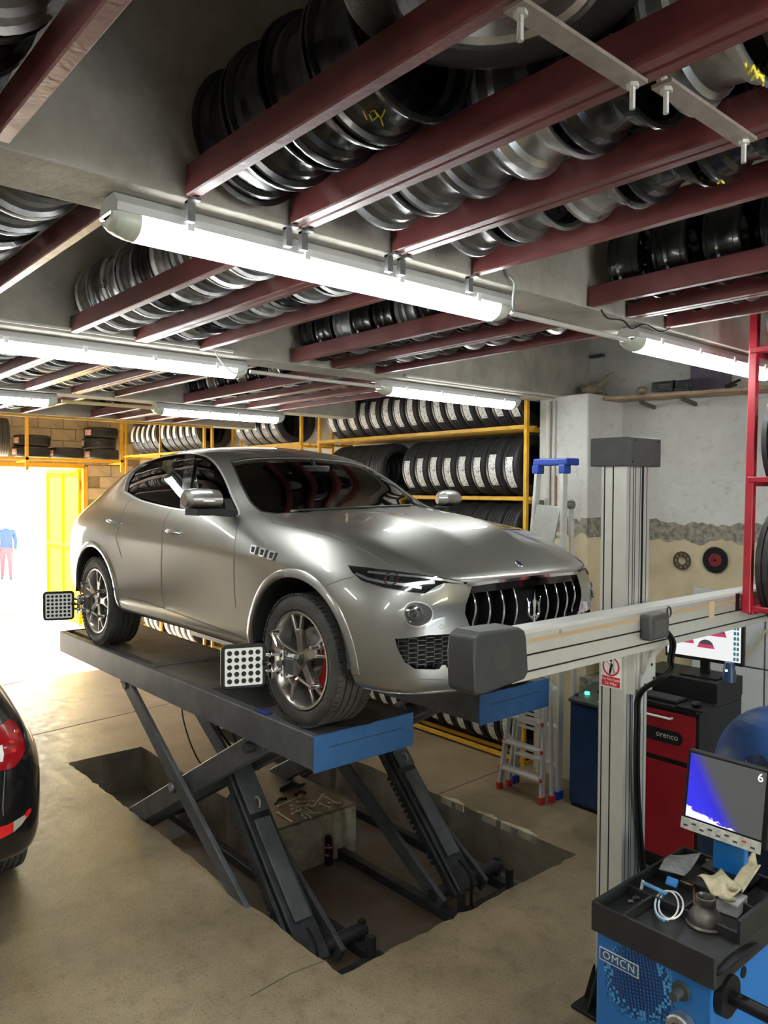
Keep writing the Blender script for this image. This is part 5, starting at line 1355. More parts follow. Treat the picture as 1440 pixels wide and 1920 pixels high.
# tray: floor, skirts and dividers
tz = WZ + .085
W(MB().bb(WX0, WX1, WY0, WY1, WZ - .03, WZ + .03), 'tray_floor', m_tray, None, 0)
for (a, c_, d, e) in ((WX0 - .004, WX1 + .004, WY0 - .006, WY0 + .008), (WX0 - .006, WX0 + .008, WY0, WY1), (WX0, WX1, WY1 - .012, WY1)):
    W(MB().bb(a, c_, d, e, WZ - .035, tz), 'tray_skirt', m_tray, None, 0, .005)
W(MB().bb(WX1 - .010, WX1 + .006, WY0, WY1, WZ - .035, tz - .03), 'tray_skirt', m_tray, None, 0, .005)
W(MB().bb(WX1 - .012, WX1 + .004, WY0 + .20, WY1, tz - .03, tz + .06), 'tray_side', m_tray, None, 0, .004)
for yy in (WY0 + .25, WY0 + .48): W(MB().bb(WX0 + .008, WX1 - .012, yy - .006, yy + .006, WZ + .03, tz - .015), 'tray_divider', m_tray, None, 0, .003)
for (xx, ya, yb) in ((WX0 + .12, WY0 + .008, WY0 + .25), (WX0 + .25, WY0 + .25, WY1 - .012)): W(MB().bb(xx - .006, xx + .006, ya, yb, WZ + .03, tz - .015), 'tray_divider', m_tray, None, 0, .003)
# main shaft toward +X, with its flange
W(MB().cyl((WX1 - .012, WY0 + .095, WZ - .09), (WX1 + .02, WY0 + .095, WZ - .09), .075, n=30).cyl((WX1 + .02, WY0 + .095, WZ - .09), (WX1 + .34, WY0 + .095, WZ - .09), .026, n=20), 'main_shaft', m_black, None, 40)
for k in range(20): pass
W(MB().cyl((WX1 + .33, WY0 + .095, WZ - .09), (WX1 + .37, WY0 + .095, WZ - .09), .030, n=20), 'shaft_end', m_dark_grey, None, 40)
W(MB().tube(smooth_path([(WX1 - .06, WY0 + .02, WZ - .02), (WX1 + .01, WY0 + .02, WZ + .03), (WX1 + .03, WY0 + .12, WZ + .05), (WX1 + .02, WY0 + .30, WZ + .02)]), .012, 8), 'gauge_arm', m_black, None, 40)
# spigots and hub parts on the logo face
W(MB().cyl((WX1 - .125, WY0 + .012, WZ - .10), (WX1 - .125, WY0 - .004, WZ - .10), .034, n=24).cyl((WX1 - .125, WY0 - .004, WZ - .10), (WX1 - .125, WY0 - .055, WZ - .10), .017, n=18), 'spigot', m_dark_grey, None, 40)
W(MB().lathe([(WY0 + .01, .050), (WY0 - .03, .050), (WY0 - .036, .044), (WY0 - .036, .026), (WY0 - .020, .024), (WY0 - .020, .016), (WY0 - .055, .014), (WY0 - .055, .0005)], 32, 'Y', (WX1 - .115, 0, WZ - .225)), 'centring_ring', m_worn_steel, None, 40)
W(MB().lathe([(WY0 + .01, .030), (WY0 - .05, .030), (WY0 - .056, .022), (WY0 - .05, .0005)], 24, 'Y', (WX1 - .10, 0, WZ - .335)), 'centring_cone', m_chrome, None, 40)
for (yy, zz) in ((WY0 + .05, WZ - .20), (WY0 + .20, WZ - .19), (WY0 + .17, WZ - .36), (WY0 + .10, WZ - .45), (WY0 + .26, WZ - .08)):
    W(MB().cyl((WX1 - .013, yy, zz), (WX1 - .008, yy, zz), .010 if zz < WZ - .1 else .022, n=16), 'cover_plug', m_black if (yy > WY0 + .19) else m_worn_steel, None, 40)
# printed mesh globe and name plate on the logo face (flat print)
fy = WY0 + .0112
m_print_d = mat('print_dark_blue', (0.008, 0.030, 0.13), 0.4); m_print_l = mat('print_light_blue', (0.10, 0.42, 0.75), 0.4)
gd, gl = MB(), MB()
gc = (WX0 + .20, WZ - .165); rg = random.Random(4)
for i in range(-12, 13):
    for j in range(-12, 13):
        u, v = i / 12.5, j / 12.5; d = math.hypot(u, v)
        if d > 1.25: continue
        bulge = 1.0 + .30 * (1 - min(d, 1) ** 2)
        x = gc[0] + (u * .155 + v * .020) * bulge * .96; z = gc[1] - (v * .15 - u * .045) * bulge * .92
        s_ = .0066 * bulge * (1.12 - .45 * d)
        if d > .78 and rg.random() < (d - .70) * 1.6: continue
        if x < WX0 + .016 or z > WZ - .045: continue
        tgt = gl if (d > .62 and (v > .25 or u < -.5 or u > .55) and rg.random() < .45) else gd
        tgt.add([(x - s_, fy, z), (x, fy, z - s_ * 1.15), (x + s_, fy, z), (x, fy, z + s_ * 1.15)], [(0, 1, 2, 3)])
o = W(gd, 'globe_print', m_print_d, None, 0); o['kind'] = 'stuff'
o = W(gl, 'globe_print_light', m_print_l, None, 0); o['kind'] = 'stuff'
nx, nz, nw, nh = WX0 + .115, WZ - .120, .175, .052
npl = W(MB().bb(nx - nw / 2, nx + nw / 2, fy - .0012, fy + .0006, nz - nh / 2, nz + nh / 2), 'name_plate', m_white, None, 0)
q = MB().bb(nx - nw / 2 + .004, nx + nw / 2 - .004, fy - .0018, fy - .0012, nz - nh / 2 + .004, nz + nh / 2 - .004); W(q, 'plate_field', mat('plate_blue', (0.03, 0.10, 0.26), 0.4), npl, 0)
text_obj('lettering', 'OMCN', .044, m_white, npl, Matrix.Translation(Vector((nx, fy - .0019, nz)) - bo3) @ MR, .0003, space=1.15)
# monitor on its blue stalk
sx0, sx1 = -1.722, -1.350; my = 3.30
MM = Matrix.Translation(Vector(((sx0 + sx1) / 2, my, 1.245)) - bo3) @ Matrix.Rotation(R(-9), 4, 'X')
mon = bpy.data.objects.new('monitor', None); COL.objects.link(mon); mon.parent = bl_
hw, hh = (sx1 - sx0) / 2, .175
def MO(m, n_, mtl, sm=0, bev=0.0): m.xf(MM); return m.build(n_, mtl, mon, sm, bev, 2)
MO(MB().bb(-hw, hw, -.004, .045, -hh + .02, hh), 'casing', m_black, 0, .008)
m_scr, nt, b = nodes_of('balancer_screen', 0.25)
tc = nd(nt, 'TexCoord'); sp = nd(nt, 'SeparateXYZ'); nt.links.new(tc.outputs['Generated'], sp.inputs[0])
n1 = nd(nt, 'TexNoise', Scale=14.0, Detail=6.0); nt.links.new(tc.outputs['Generated'], n1.inputs['Vector'])
# blue light pool toward the lower left, blocky white skyline at the foot
ad = nd(nt, 'Math', operation='ADD'); nt.links.new(sp.outputs['X'], ad.inputs[0]); 
ml = nd(nt, 'Math', operation='MULTIPLY'); ml.inputs[1].default_value = .55; nt.links.new(sp.outputs['Z'], ml.inputs[0]); nt.links.new(ml.outputs[0], ad.inputs[1])
rb = ramp(nt, ad.outputs[0], [(0.30, (0.035, 0.03, 0.85)), (0.52, (0.03, 0.025, 0.70)), (0.72, (0.085, 0.08, 0.11)), (0.85, (0.085, 0.085, 0.085))])
ad2 = nd(nt, 'Math', operation='MULTIPLY_ADD'); nt.links.new(sp.outputs['X'], ad2.inputs[0]); ad2.inputs[1].default_value = .26; nt.links.new(sp.outputs['Z'], ad2.inputs[2])
ns = nd(nt, 'Math', operation='MULTIPLY_ADD'); nt.links.new(n1.outputs['Fac'], ns.inputs[0]); ns.inputs[1].default_value = -.22; nt.links.new(ad2.outputs[0], ns.inputs[2])
rw = ramp(nt, ns.outputs[0], [(0.02, (1, 1, 1)), (0.045, (1, 1, 1)), (0.06, (0.02, 0.02, 0.05)), (0.10, (0, 0, 0))]); 
sk = nd(nt, 'Mix', data_type='RGBA', blend_type='ADD'); sk.inputs[0].default_value = 1; nt.links.new(rb.outputs[0], sk.inputs[6]); nt.links.new(rw.outputs[0], sk.inputs[7])
nt.links.new(sk.outputs[2], b.inputs['Emission Color']); b.inputs['Emission Strength'].default_value = 1.0; b.inputs['Base Color'].default_value = (.01, .01, .01, 1)
MO(MB().bb(-hw + .018, hw - .022, -.0055, -.0038, -hh + .058, hh - .014), 'screen', m_scr)
MO(MB().bb(-hw + .0, hw - .02, -.010, -.003, -hh + .0, -hh + .050), 'button_panel', mat('button_panel_white', (0.55, 0.54, 0.49), 0.5, 0, 0.25, 30), 0, .003)
for k in range(9):
    MO(MB().bb(-hw + .015 + k * .037, -hw + .034 + k * .037, -.0115, -.0098, -hh + .014 + (k % 2) * .014, -hh + .022 + (k % 2) * .014), 'button', mat('button_red', (0.6, 0.08, 0.04), 0.5) if k == 7 else m_dark_grey)
g6 = text_obj('screen_mark', '6', .05, mat('screen_white', (1, 1, 1), 0.5, emit=1.0), mon, MM @ Matrix.Translation((hw - .045, -.0062, hh - .042)) @ MR, .0002)
W(MB().bb(-1.60, -1.46, 3.325, 3.365, WZ, 1.16), 'stalk', m_omcn, None, 0, .005)
W(MB().bb(-1.64, -1.42, 3.29, 3.40, tz - .02, tz), 'stalk_foot', m_black, None, 0, .005)
# ---- loose things in the tray
zt = WZ + .031
p = at_z(1322, 1728, zt + .01)
cn = MB().lathe([(0, .0005), (0, .072), (.006, .074), (.012, .066), (.030, .064), (.055, .050), (.070, .036), (.085, .034), (.090, .037), (.110, .037), (.112, .033), (.100, .028), (.03, .026), (.02, .0005)], 36, 'Z', (p.x, p.y, zt + .001))
tag(cn.build('centring_cone', mat('dirty_steel', (0.16, 0.14, 0.125), 0.4, 0.7, 0.3, 14), None, 40), 'dull steel bell-shaped centring cone standing in the balancer tray', 'cone')
def sheet(name, pts_px, z, mtl, label, cat, hfun, thick=.004, n=10):
    """soft sheet: bilinear quad from four pixels on the tray, with bumps"""
    c = [at_z(*q_, z) for q_ in pts_px]; m = MB(); vs = []
    for s_ in (0, thick):
        for i in range(n + 1):
            for j in range(n + 1):
                u, v = i / n, j / n; q_ = c[0] * (1 - u) * (1 - v) + c[1] * u * (1 - v) + c[2] * u * v + c[3] * (1 - u) * v
                vs.append(q_ + Vector((0, 0, hfun(u, v) + s_)))
    N = n + 1; fs = []
    for i in range(n):
        for j in range(n):
            a = i * N + j; fs.append((a, a + 1, a + N + 1, a + N)); a += N * N; fs.append((a, a + N, a + N + 1, a + 1))
    bdr = [j for j in range(N)] + [i * N + n for i in range(1, N)] + [n * N + j for j in range(n - 1, -1, -1)] + [i * N for i in range(n - 1, 0, -1)]
    for a, c2 in zip(bdr, bdr[1:] + bdr[:1]): fs.append((a, c2, c2 + N * N, a + N * N))
    m.add(vs, fs); return tag(m.build(name, mtl, None, 50), label, cat)
sheet('grey_pouch', [(1236, 1633), (1257, 1603), (1314, 1606), (1283, 1645)], tz + .005, mat('worn_suede', (0.30, 0.30, 0.29), 0.95, 0, 0.3, 30, 0.4, 60), 'worn grey cloth pouch draped over the tray divider', 'pouch', lambda u, v: .012 * math.sin(u * 4) * math.sin(v * 3 + 1) + .006)
m_glove = mat('cream_leather', (0.60, 0.52, 0.34), 0.9, 0, 0.15, 25, 0.4, 50)
wg = thing('work_glove', 'crumpled cream leather work glove heaped in the tray', 'glove', at_z(1362, 1668, tz)); go_ = wg.location.copy()
def crumple(px4, hf, n=16, th=.014):
    c = [at_z(*q_, tz) - go_ for q_ in px4]; m = MB(); vs = []; N = n + 1
    for s_ in (1, 0):
        for i in range(N):
            for j in range(N):
                u, v = i / n, j / n; q_ = c[0] * (1 - u) * (1 - v) + c[1] * u * (1 - v) + c[2] * u * v + c[3] * (1 - u) * v
                e = 4 * min(u, 1 - u, v, 1 - v); e = min(1, e) ** .5
                vs.append(q_ + Vector((0, 0, hf(u, v) + (s_ - .5) * th * e)))
    fs = []
    for i in range(n):
        for j in range(n):
            a = i * N + j; fs.append((a, a + 1, a + N + 1, a + N)); a += N * N; fs.append((a, a + N, a + N + 1, a + 1))
    m.add(vs, fs); bm_ = m.mesh('glove_part', m_glove, 0)
    b2 = bmesh.new(); b2.from_mesh(bm_); bmesh.ops.remove_doubles(b2, verts=b2.verts, dist=.0004); bmesh.ops.recalc_face_normals(b2, faces=b2.faces); b2.to_mesh(bm_); b2.free()
    bm_.polygons.foreach_set('use_smooth', [True] * len(bm_.polygons)); return bm_
link('palm', crumple([(1306, 1652), (1350, 1694), (1392, 1682), (1352, 1642)], lambda u, v: .020 + .016 * math.sin(7 * u + 2 * v) * math.cos(5 * v) + .012 * v), wg)
link('cuff', crumple([(1372, 1662), (1392, 1684), (1426, 1652), (1412, 1622)], lambda u, v: .018 + .050 * v * (1 - .3 * u) + .014 * math.sin(8 * u) * v), wg)
for (a_, b_) in (((1352, 1648), (1370, 1655)), ((1362, 1660), (1384, 1668)), ((1350, 1680), (1378, 1688))):
    P = smooth_path([at_z(*a_, tz + .018) - go_, (at_z(*a_, tz + .036) + at_z(*b_, tz + .036)) / 2 - go_, at_z(*b_, tz + .014) - go_], 5)
    MB().tube(P, [.008, .011, .012, .013, .013, .013, .012, .012, .011, .009, .005], 10).build('finger', m_glove, wg, 60)
cl = thing('rim_caliper', 'blue sliding caliper gauge with white tip lying in the tray', 'gauge', at_z(1225, 1668, zt + .02)); co_ = cl.location.copy()
a_, b__ = at_z(1206, 1655, zt + .055) - co_, at_z(1250, 1676, zt + .045) - co_
m_cal = mat('caliper_blue', (0.10, 0.33, 0.60), 0.4)
MB().bar(a_, b__, .022, .008).build('arm', m_cal, cl, 0, .002, 1)
MB().bar(a_ + Vector((0, 0, .01)), a_ + Vector((-.01, -.005, -.05)), .012, .006, (0, 1, 0)).build('tip', m_white, cl, 0)
MB().bar(at_z(1262, 1646, zt + .06) - co_, at_z(1258, 1662, zt + .03) - co_, .05, .014).build('slider', mat('slider_blue', (0.03, 0.28, 0.75), 0.4), cl, 0, .004, 2)
hp = thing('weight_strip_roll', 'white-edged blue strip coiled into loops in the balancer tray', 'coil', at_z(1254, 1705, zt + .05)); ho = hp.location.copy()
for k, (cx, cy, rx, ry) in enumerate(((1250, 1697, 22, 27), (1258, 1697, 23, 26))):
    P = [at_z(cx + rx * math.cos(2 * PI * i / 28), cy + ry * math.sin(2 * PI * i / 28), zt + .045 + .012 * math.sin(2 * PI * i / 28 + 1)) - ho for i in range(28)]
    MB().tube(P, .0035, 8, True).build('loop', m_white, hp, 60)
    MB().tube([p_ + Vector((0, .0, -.006)) for p_ in P[8:20]], .005, 8).build('blue_edge', m_cal, hp, 60)
for k in range(9):
    p = at_z(1178 + rnd.uniform(0, 40), 1678 + rnd.uniform(0, 14), zt + .006)
    tag(MB().box(p, (.022, .012, .010), rnd.uniform(0, 3)).build('wheel_weight', m_worn_steel, None, 0, .003, 2), 'small grey wheel weight loose in the corner of the tray', 'wheel weight', 'wheel weights in the tray')
p0, p1 = at_z(1328, 1612, zt + .03), at_z(1352, 1640, zt + .03)
tag(MB().bar(p0, p1, .030, .022).build('wood_handle', mat('brown_leather', (0.22, 0.12, 0.055), 0.7, 0, 0.25, 20), None, 0, .008, 2), 'short brown leather handle lying in the rear tray pocket', 'handle')
p0, p1 = at_z(1300, 1660, zt + .03), at_z(1304, 1712, zt + .03)
tag(MB().tube(smooth_path([at_z(1276, 1652, zt + .05), at_z(1296, 1660, zt + .05), p0, at_z(1302, 1690, zt + .04), p1]), .006, 8).build('brass_tool', mat('brass_black', (0.18, 0.11, 0.05), 0.35, 0.7), None, 50), 'thin dark brass-ended tool beside the centring cone', 'tool')
p = at_z(1372, 1705, zt)
tag(MB().box((p.x, p.y, zt + .026), (.085, .12, .05), .1).build('parts_carton', mat('grey_carton', (0.45, 0.45, 0.44), 0.7), None, 0, .004, 2), 'pale grey carton under the work glove', 'box')
# ================================================================ blue lift control cabinet with a green lamp
cb_ = thing('control_cabinet', 'dark blue lift control cabinet with a glowing green lamp on top', 'cabinet', (-3.40, 5.45, 0))
def CBX(m, n_, mtl, sm=0, bev=0.0): return m.build(n_, mtl, cb_, sm, bev, 2)
CBX(MB().bb(-.36, .36, -.16, .20, .03, .86), 'body', m_blue_dark, 0, .006)
CBX(MB().bb(-.345, .345, -.15, .19, 0, .03), 'plinth', m_black)
CBX(MB().bb(-.355, .355, -.164, -.160, .05, .075), 'kick_strip', m_blue_dark)
CBX(MB().prism([(-.175, .86), (-.175, .885), (.20, .965), (.20, .86)], -.37, .37, 'X'), 'console_top', m_dark_grey, 0, .005)
def on_top(x, y): return (x, y, .885 + (y + .175) * .2133)
CBX(MB().cyl(on_top(-.28, -.04), Vector(on_top(-.28, -.04)) + Vector((0, 0, .018)), .020, n=18), 'green_lamp', mat('green_lamp', (0.05, 0.8, 0.35), 0.3, emit=5.0, emit_col=(0.05, 0.85, 0.38)), 40)
for (x, y) in ((-.34, -.10), (-.10, -.10), (.0, -.09), (-.22, .03), (-.05, .03)):
    CBX(MB().cyl(on_top(x, y), Vector(on_top(x, y)) + Vector((0, 0, .014)), .014, n=14), 'button', m_black, 40)
CBX(MB().bb(-.12, -.08, -.13, -.118, .897, .901), 'label', m_white); CBX(MB().bb(-.04, 0, -.13, -.118, .897, .901), 'label', m_white)
CBX(MB().bb(-.02, .035, -.1625, -.160, .74, .795), 'warning_label', m_yellow)
# two small dark tool boxes on the ledge behind it
tag(MB().bb(-3.75, -3.44, 5.70, 5.95, .98, 1.16).build('tool_box', m_black, None, 0, .01, 2), 'black tool box standing behind the control cabinet lamp', 'tool box')
tag(MB().bb(-3.74, -3.45, 5.72, 5.93, 1.165, 1.33).build('tool_box', m_dark_grey, None, 0, .01, 2), 'dark grey tool box stacked on the black one', 'tool box')
led = struct(MB().bb(-3.93, -3.0, 5.66, 6.25, 0, .975).build('wall_ledge', m_broken, smooth=0))
# ================================================================ red and black aligner console
m_con_red = mat('console_red', (0.26, 0.004, 0.012), 0.35, 0, 0.1, 5)
cs = thing('aligner_console', 'black and red alignment console cabinet with drawers beside the aligner column', 'cabinet', (-2.78, 5.1, 0)); cso = Vector((-2.78, 5.1, 0))
def CS(m, n_, mtl, parent=None, sm=0, bev=0.0): m.xf(Matrix.Translation(-cso)); return m.build(n_, mtl, parent or cs, sm, bev, 2)
CX0, CX1, CY0, CY1 = -3.02, -2.42, 4.80, 5.42
CS(MB().bb(CX0, CX1, CY0 + .012, CY1, .08, 1.14), 'body', m_black, None, 0, .005)
CS(MB().bb(CX0 + .03, CX1 - .03, CY0 + .05, CY1 - .03, 0, .08), 'plinth', m_black)
d1 = CS(MB().bb(CX0 + .02, CX1 - .02, CY0 - .002, CY0 + .014, .80, 1.115), 'drawer', m_con_red, None, 0, .004)
CS(MB().tube([(-2.95, CY0 - .002, 1.075), (-2.95, CY0 - .03, 1.075), (-2.60, CY0 - .03, 1.075), (-2.60, CY0 - .002, 1.075)], .008, 8), 'handle', m_white, d1, 40)
oval = [(-2.69 + (.135 + .03 * math.cos(t)) * (1 if math.cos(t) > 0 else -1), .945 + .045 * math.sin(t)) for t in [2 * PI * k / 32 for k in range(32)]]
pl_ = CS(MB().prism(oval, CY0 - .004, CY0 - .001, 'Y'), 'name_plate', m_black, d1)
text_obj('lettering', 'orenco', .055, mat('grey_lettering', (0.55, 0.55, 0.55), 0.4), pl_, Matrix.Translation(Vector((-2.635, CY0 - .0045, .95)) - cso) @ MR, .0003)
CS(MB().bb(CX0 + .02, CX1 - .02, CY0 - .002, CY0 + .014, .12, .765), 'door', m_con_red, None, 0, .004)
CS(MB().bb(CX0 - .01, CX1 + .0, CY0 - .03, CY1, 1.14, 1.165), 'keyboard_shelf', m_black, None, 0, .004)
CS(MB().bb(CX1 - .14, CX1 + .05, CY0 - .04, CY0 + .16, 1.165, 1.178), 'mouse_shelf', m_black, None, 0, .004)
CS(MB().bb(CX0, CX1 + .005, CY0 + .24, CY1, 1.165, 1.30), 'upper_box', m_black, None, 0, .004)
kb = thing('keyboard', 'black computer keyboard on the console shelf', 'keyboard', (-2.795, CY0 + .09, 1.166))
MB().bb(-.22, .22, -.07, .07, 0, .018).build('base', m_black, kb, 0, .004, 2)
kme = MB().box((0, 0, 0), (.0155, .0155, .006)).mesh('key', m_dark_grey, 0)
for i in range(22):
    for j in range(6): 
        o = link('key', kme, kb); o.location = (-.200 + i * .019, -.052 + j * .021, .021)
tag(MB().sphere((-2.455, CY0 + .04, 1.197), .03, 14, (1.0, 1.5, .55)).build('mouse', m_black, None, 60), 'small black computer mouse on the console side shelf', 'mouse')
mo2 = thing('console_monitor', 'black console monitor showing a white screen with red gauges', 'monitor', (-2.60, 5.22, 1.30)); 
mo2.rotation_euler = (0, 0, R(6))
MB().bb(-.13, .13, -.10, .10, 0, .012).build('foot', m_black, mo2, 0, .004, 2)
MB().bb(-.03, .03, .01, .05, .01, .20).build('stem', m_black, mo2, 0, .005, 2)
MB().bb(-.27, .27, -.015, .03, .10, .46).build('casing', m_black, mo2, 0, .008, 2)
sc_ = MB().bb(-.252, .252, -.0165, -.0145, .125, .442).build('screen', mat('white_screen', (.02, .02, .02), 0.2, emit=1.0, emit_col=(0.86, 0.88, 0.88)), mo2, 0)
m_g_red = mat('gauge_red', (.05, .01, .01), 0.3, emit=0.8, emit_col=(0.62, 0.06, 0.14)); m_g_dk = mat('gauge_dark', (.02, .02, .02), 0.3, emit=0.15, emit_col=(0.35, 0.3, 0.32)); m_g_cy = mat('icon_cyan', (.02, .02, .02), 0.3, emit=0.5, emit_col=(0.05, 0.3, 0.38))
for (gx_, gz_) in ((.02, .20), (.10, .29), (.03, .37), (-.12, .22), (-.12, .33)):
    MB().prism([(gx_ + .055 * math.cos(R(a)), gz_ + .055 * math.sin(R(a))) for a in range(0, 181, 15)], -.0175, -.0168, 'Y').build('gauge', m_g_dk, sc_, 0)
    MB().prism([(gx_ - .060, gz_ - .004), (gx_ + .060, gz_ - .004), (gx_ + .05, gz_ + .022), (gx_ - .05, gz_ + .022)], -.0182, -.0176, 'Y').build('gauge_band', m_g_red, sc_, 0)
for k in range(14):
    MB().bb(.205 + (k % 2) * .02, .22 + (k % 2) * .02, -.0176, -.0168, .135 + (k // 2) * .035, .158 + (k // 2) * .035).build('icon', m_g_cy, sc_, 0)
spk = thing('webcam_speaker', 'small dark blue speaker at the foot of the console monitor', 'speaker', (-2.40, 5.18, 1.30))
MB().lathe([(0, .045), (.06, .042), (.10, .036), (.13, .03), (.132, .0005)], 20, 'Z').build('case', m_blue_dark, spk, 50); MB().cyl((0, -.040, .08), (0, -.046, .08), .008, n=12).build('light', mat('white_led', (1, 1, 1), .3, emit=2), spk, 40)
tag(MB().bb(-3.0, -2.9, 4.985, 5.035, 1.1655, 1.19).build('sponge', mat('olive_card', (0.30, 0.32, 0.10), 0.7), None, 0, .004, 2), 'olive yellow card pack on the console shelf', 'card pack')
conduit('cable', smooth_path([at_y(1388, 1236, 6.18), at_y(1402, 1225, 6.18), at_y(1420, 1205, 6.18), at_y(1436, 1183, 6.18), at_y(1450, 1178, 6.18)]), .010, 'beige cable sagging across the wall panels', mat('beige_cable', (0.42, 0.37, 0.26), .5), 'cable')
# ================================================================ blue machine hood with a black-rimmed dish, behind the monitor
hd = thing('machine_hood', 'blue plastic machine guard hood with a black-rimmed dish in front', 'machine', (-1.62, 4.25, 0))
m_hood = mat('hood_blue_plastic', (0.016, 0.075, 0.26), 0.45, 0, 0.15, 4)
hm = MB(); n = 14; rings = []
for k in range(n + 1):
    a = PI * .5 * k / n; rings.append([( .42 * math.cos(t) * math.cos(a * .92), .24 * math.sin(t) * math.cos(a * .92), 1.03 + .42 * math.sin(a)) for t in [2 * PI * i / 36 for i in range(36)]])
for a, c_ in zip(rings, rings[1:]): hm.add(a + c_, [(i, (i + 1) % 36, 36 + (i + 1) % 36, 36 + i) for i in range(36)])
hm.build('hood', m_hood, hd, 60)
MB().lathe([(1.02, .42), (1.04, .425), (1.06, .42)], 36, 'Z').xf(Matrix.Diagonal((1, .58, 1, 1))).build('hood_edge', mat('scuffed_edge', (0.32, 0.35, 0.42), 0.6), hd, 50)
MB().bb(-.40, .36, -.22, .22, 0, 1.03).build('base_cabinet', m_blue_dark, hd, 0, .02, 2)
dsh_o = MB().lathe([(.93, .0005), (.93, .20), (.965, .25), (.985, .262), (.995, .255), (.99, .235), (.95, .19), (.945, .0005)], 40, 'Z', (.0, 0, 0)); dsh_o.v = [(x * 1.15 + .18, y * .75 - .28, z + .24) for x, y, z in dsh_o.v]
dsh_o.build('dish', m_gloss_black, hd, 50)
dl = MB().lathe([(1.0, .0005), (1.0, .19)], 40, 'Z'); dl.v = [(x * 1.15 + .18, y * .75 - .28, z + .19) for x, y, z in dl.v]
dl.build('dish_mat', mat('dish_grey', (0.16, 0.16, 0.17), 0.4), hd, 50)
MB().bb(.05, .30, -.40, -.15, .55, 1.17).build('dish_post', m_black, hd, 0, .01, 2)

# ================================================================ ladders
m_lad = mat('ladder_aluminium', (0.68, 0.68, 0.66), 0.38, 0.4, 0.08, 14)
m_lad_blue = mat('ladder_blue_plastic', (0.012, 0.055, 0.36), 0.45)
ld = thing('step_ladder', 'tall aluminium platform ladder with a blue plastic top leaning by the pillar', 'ladder', (-4.03, 5.3, 0)); lo_ = Vector((-3.95, 5.3, 0))
def LD(m, n_, mtl, parent=ld, sm=0, bev=0.0): m.xf(Matrix.Translation(-lo_)); return m.build(n_, mtl, parent, sm, bev, 2)
tL, tR = Vector((-4.10, 5.38, 2.78)), Vector((-3.83, 5.38, 2.78)); fL, fR = Vector((-4.28, 5.32, 0.0)), Vector((-3.81, 5.32, 0.0))
for (a, c_) in ((tL, fL), (tR, fR)):
    LD(MB().bar(a, c_, .028, .065, (0, 1, 0)), 'stile', m_lad, bev=.003)
rb0, rb1 = Vector((-4.08, 5.46, 2.52)), Vector((-3.82, 5.46, 2.52))
for (a, c_) in ((rb0, Vector((-4.24, 5.62, 0))), (rb1, Vector((-3.83, 5.60, 0)))):
    LD(MB().bar(a, c_, .025, .05, (0, 1, 0)), 'rear_stile', m_lad, bev=.003)
LD(MB().bb(-4.13, -3.77, 5.34, 5.43, 2.80, 2.86), 'top_cap', m_lad_blue, bev=.012)
for (x) in (-4.105, -3.83): LD(MB().bb(x - .035, x + .035, 5.34, 5.43, 2.73, 2.81), 'top_cap_end', m_lad_blue, bev=.012)
LD(MB().bb(-3.80, -3.755, 5.37, 5.49, 2.80, 2.86), 'top_cap_end', m_lad_blue, bev=.012)
pt = MB(); pt.bar((-3.965, 5.36, 2.46), (-3.985, 5.28, 2.14), .25, .018, (0, 1, 0)); LD(pt, 'folded_platform', mat('ribbed_alu', (0.34, 0.34, 0.31), 0.5, 0.5, 0.1, 20), bev=.003)
for k in range(7):
    t = .10 + k * .115; a, c_ = fL + (tL - fL) * t, fR + (tR - fR) * t
    LD(MB().bar(a, c_, .075, .022), 'tread', m_lad, bev=.003)
for f_ in (fL, fR): LD(MB().box(f_ + Vector((0, 0, .035)), (.05, .085, .07)), 'foot', m_lad_blue, bev=.006)
for x in (-4.1, -3.80): LD(MB().cyl((x - .02, 5.44, 2.47), (x + .02, 5.44, 2.47), .035, n=16), 'hinge', m_grey_steel, sm=40)
l2 = thing('short_ladder', 'short folding aluminium step ladder with red feet beside the blue cabinet', 'ladder', (-4.12, 5.17, 0)); l2o = Vector((-4.12, 5.17, 0))
m_red_pl = mat('red_plastic', (0.50, 0.03, 0.03), 0.45)
def L2(m, n_, mtl, sm=0, bev=0.0): m.xf(Matrix.Translation(-l2o)); return m.build(n_, mtl, l2, sm, bev, 2)
gL, gR = Vector((-4.36, 5.12, 0)), Vector((-3.91, 5.12, 0)); hL, hR = Vector((-4.24, 5.17, 1.08)), Vector((-3.92, 5.17, 1.08))
for (a, c_) in ((gL, hL), (gR, hR)): L2(MB().bar(a, c_, .024, .05, (0, 1, 0)), 'stile', m_lad, bev=.003)
for (a, c_) in ((Vector((-4.34, 5.22, 0)), Vector((-4.22, 5.20, 1.0))), (Vector((-3.88, 5.22, 0)), Vector((-3.89, 5.20, 1.0)))): L2(MB().bar(a, c_, .022, .035, (0, 1, 0)), 'rear_stile', m_lad, bev=.003)
for a in (gL, gR, Vector((-4.34, 5.22, 0)), Vector((-3.88, 5.22, 0))): L2(MB().box(a + Vector((0, 0, .03)), (.036, .055, .06)), 'foot', m_red_pl, bev=.004)
for z in (.20, .43, .66, .88):
    t = z / 1.08; a, c_ = gL + (hL - gL) * t, gR + (hR - gR) * t
    L2(MB().bar(a, c_, .09, .022), 'tread', m_lad, bev=.003)
    for e in (a, c_): L2(MB().box(e + Vector((0, -.03, 0)), (.03, .02, .03)), 'tread_cap', m_red_pl, bev=.003)
for k in range(9): L2(MB().bar((-4.14, 5.08 + .012 * k, .62 + .035 * k), (-3.96, 5.08 + .012 * k, .62 + .035 * k), .006, .022), 'platform_slat', m_lad)

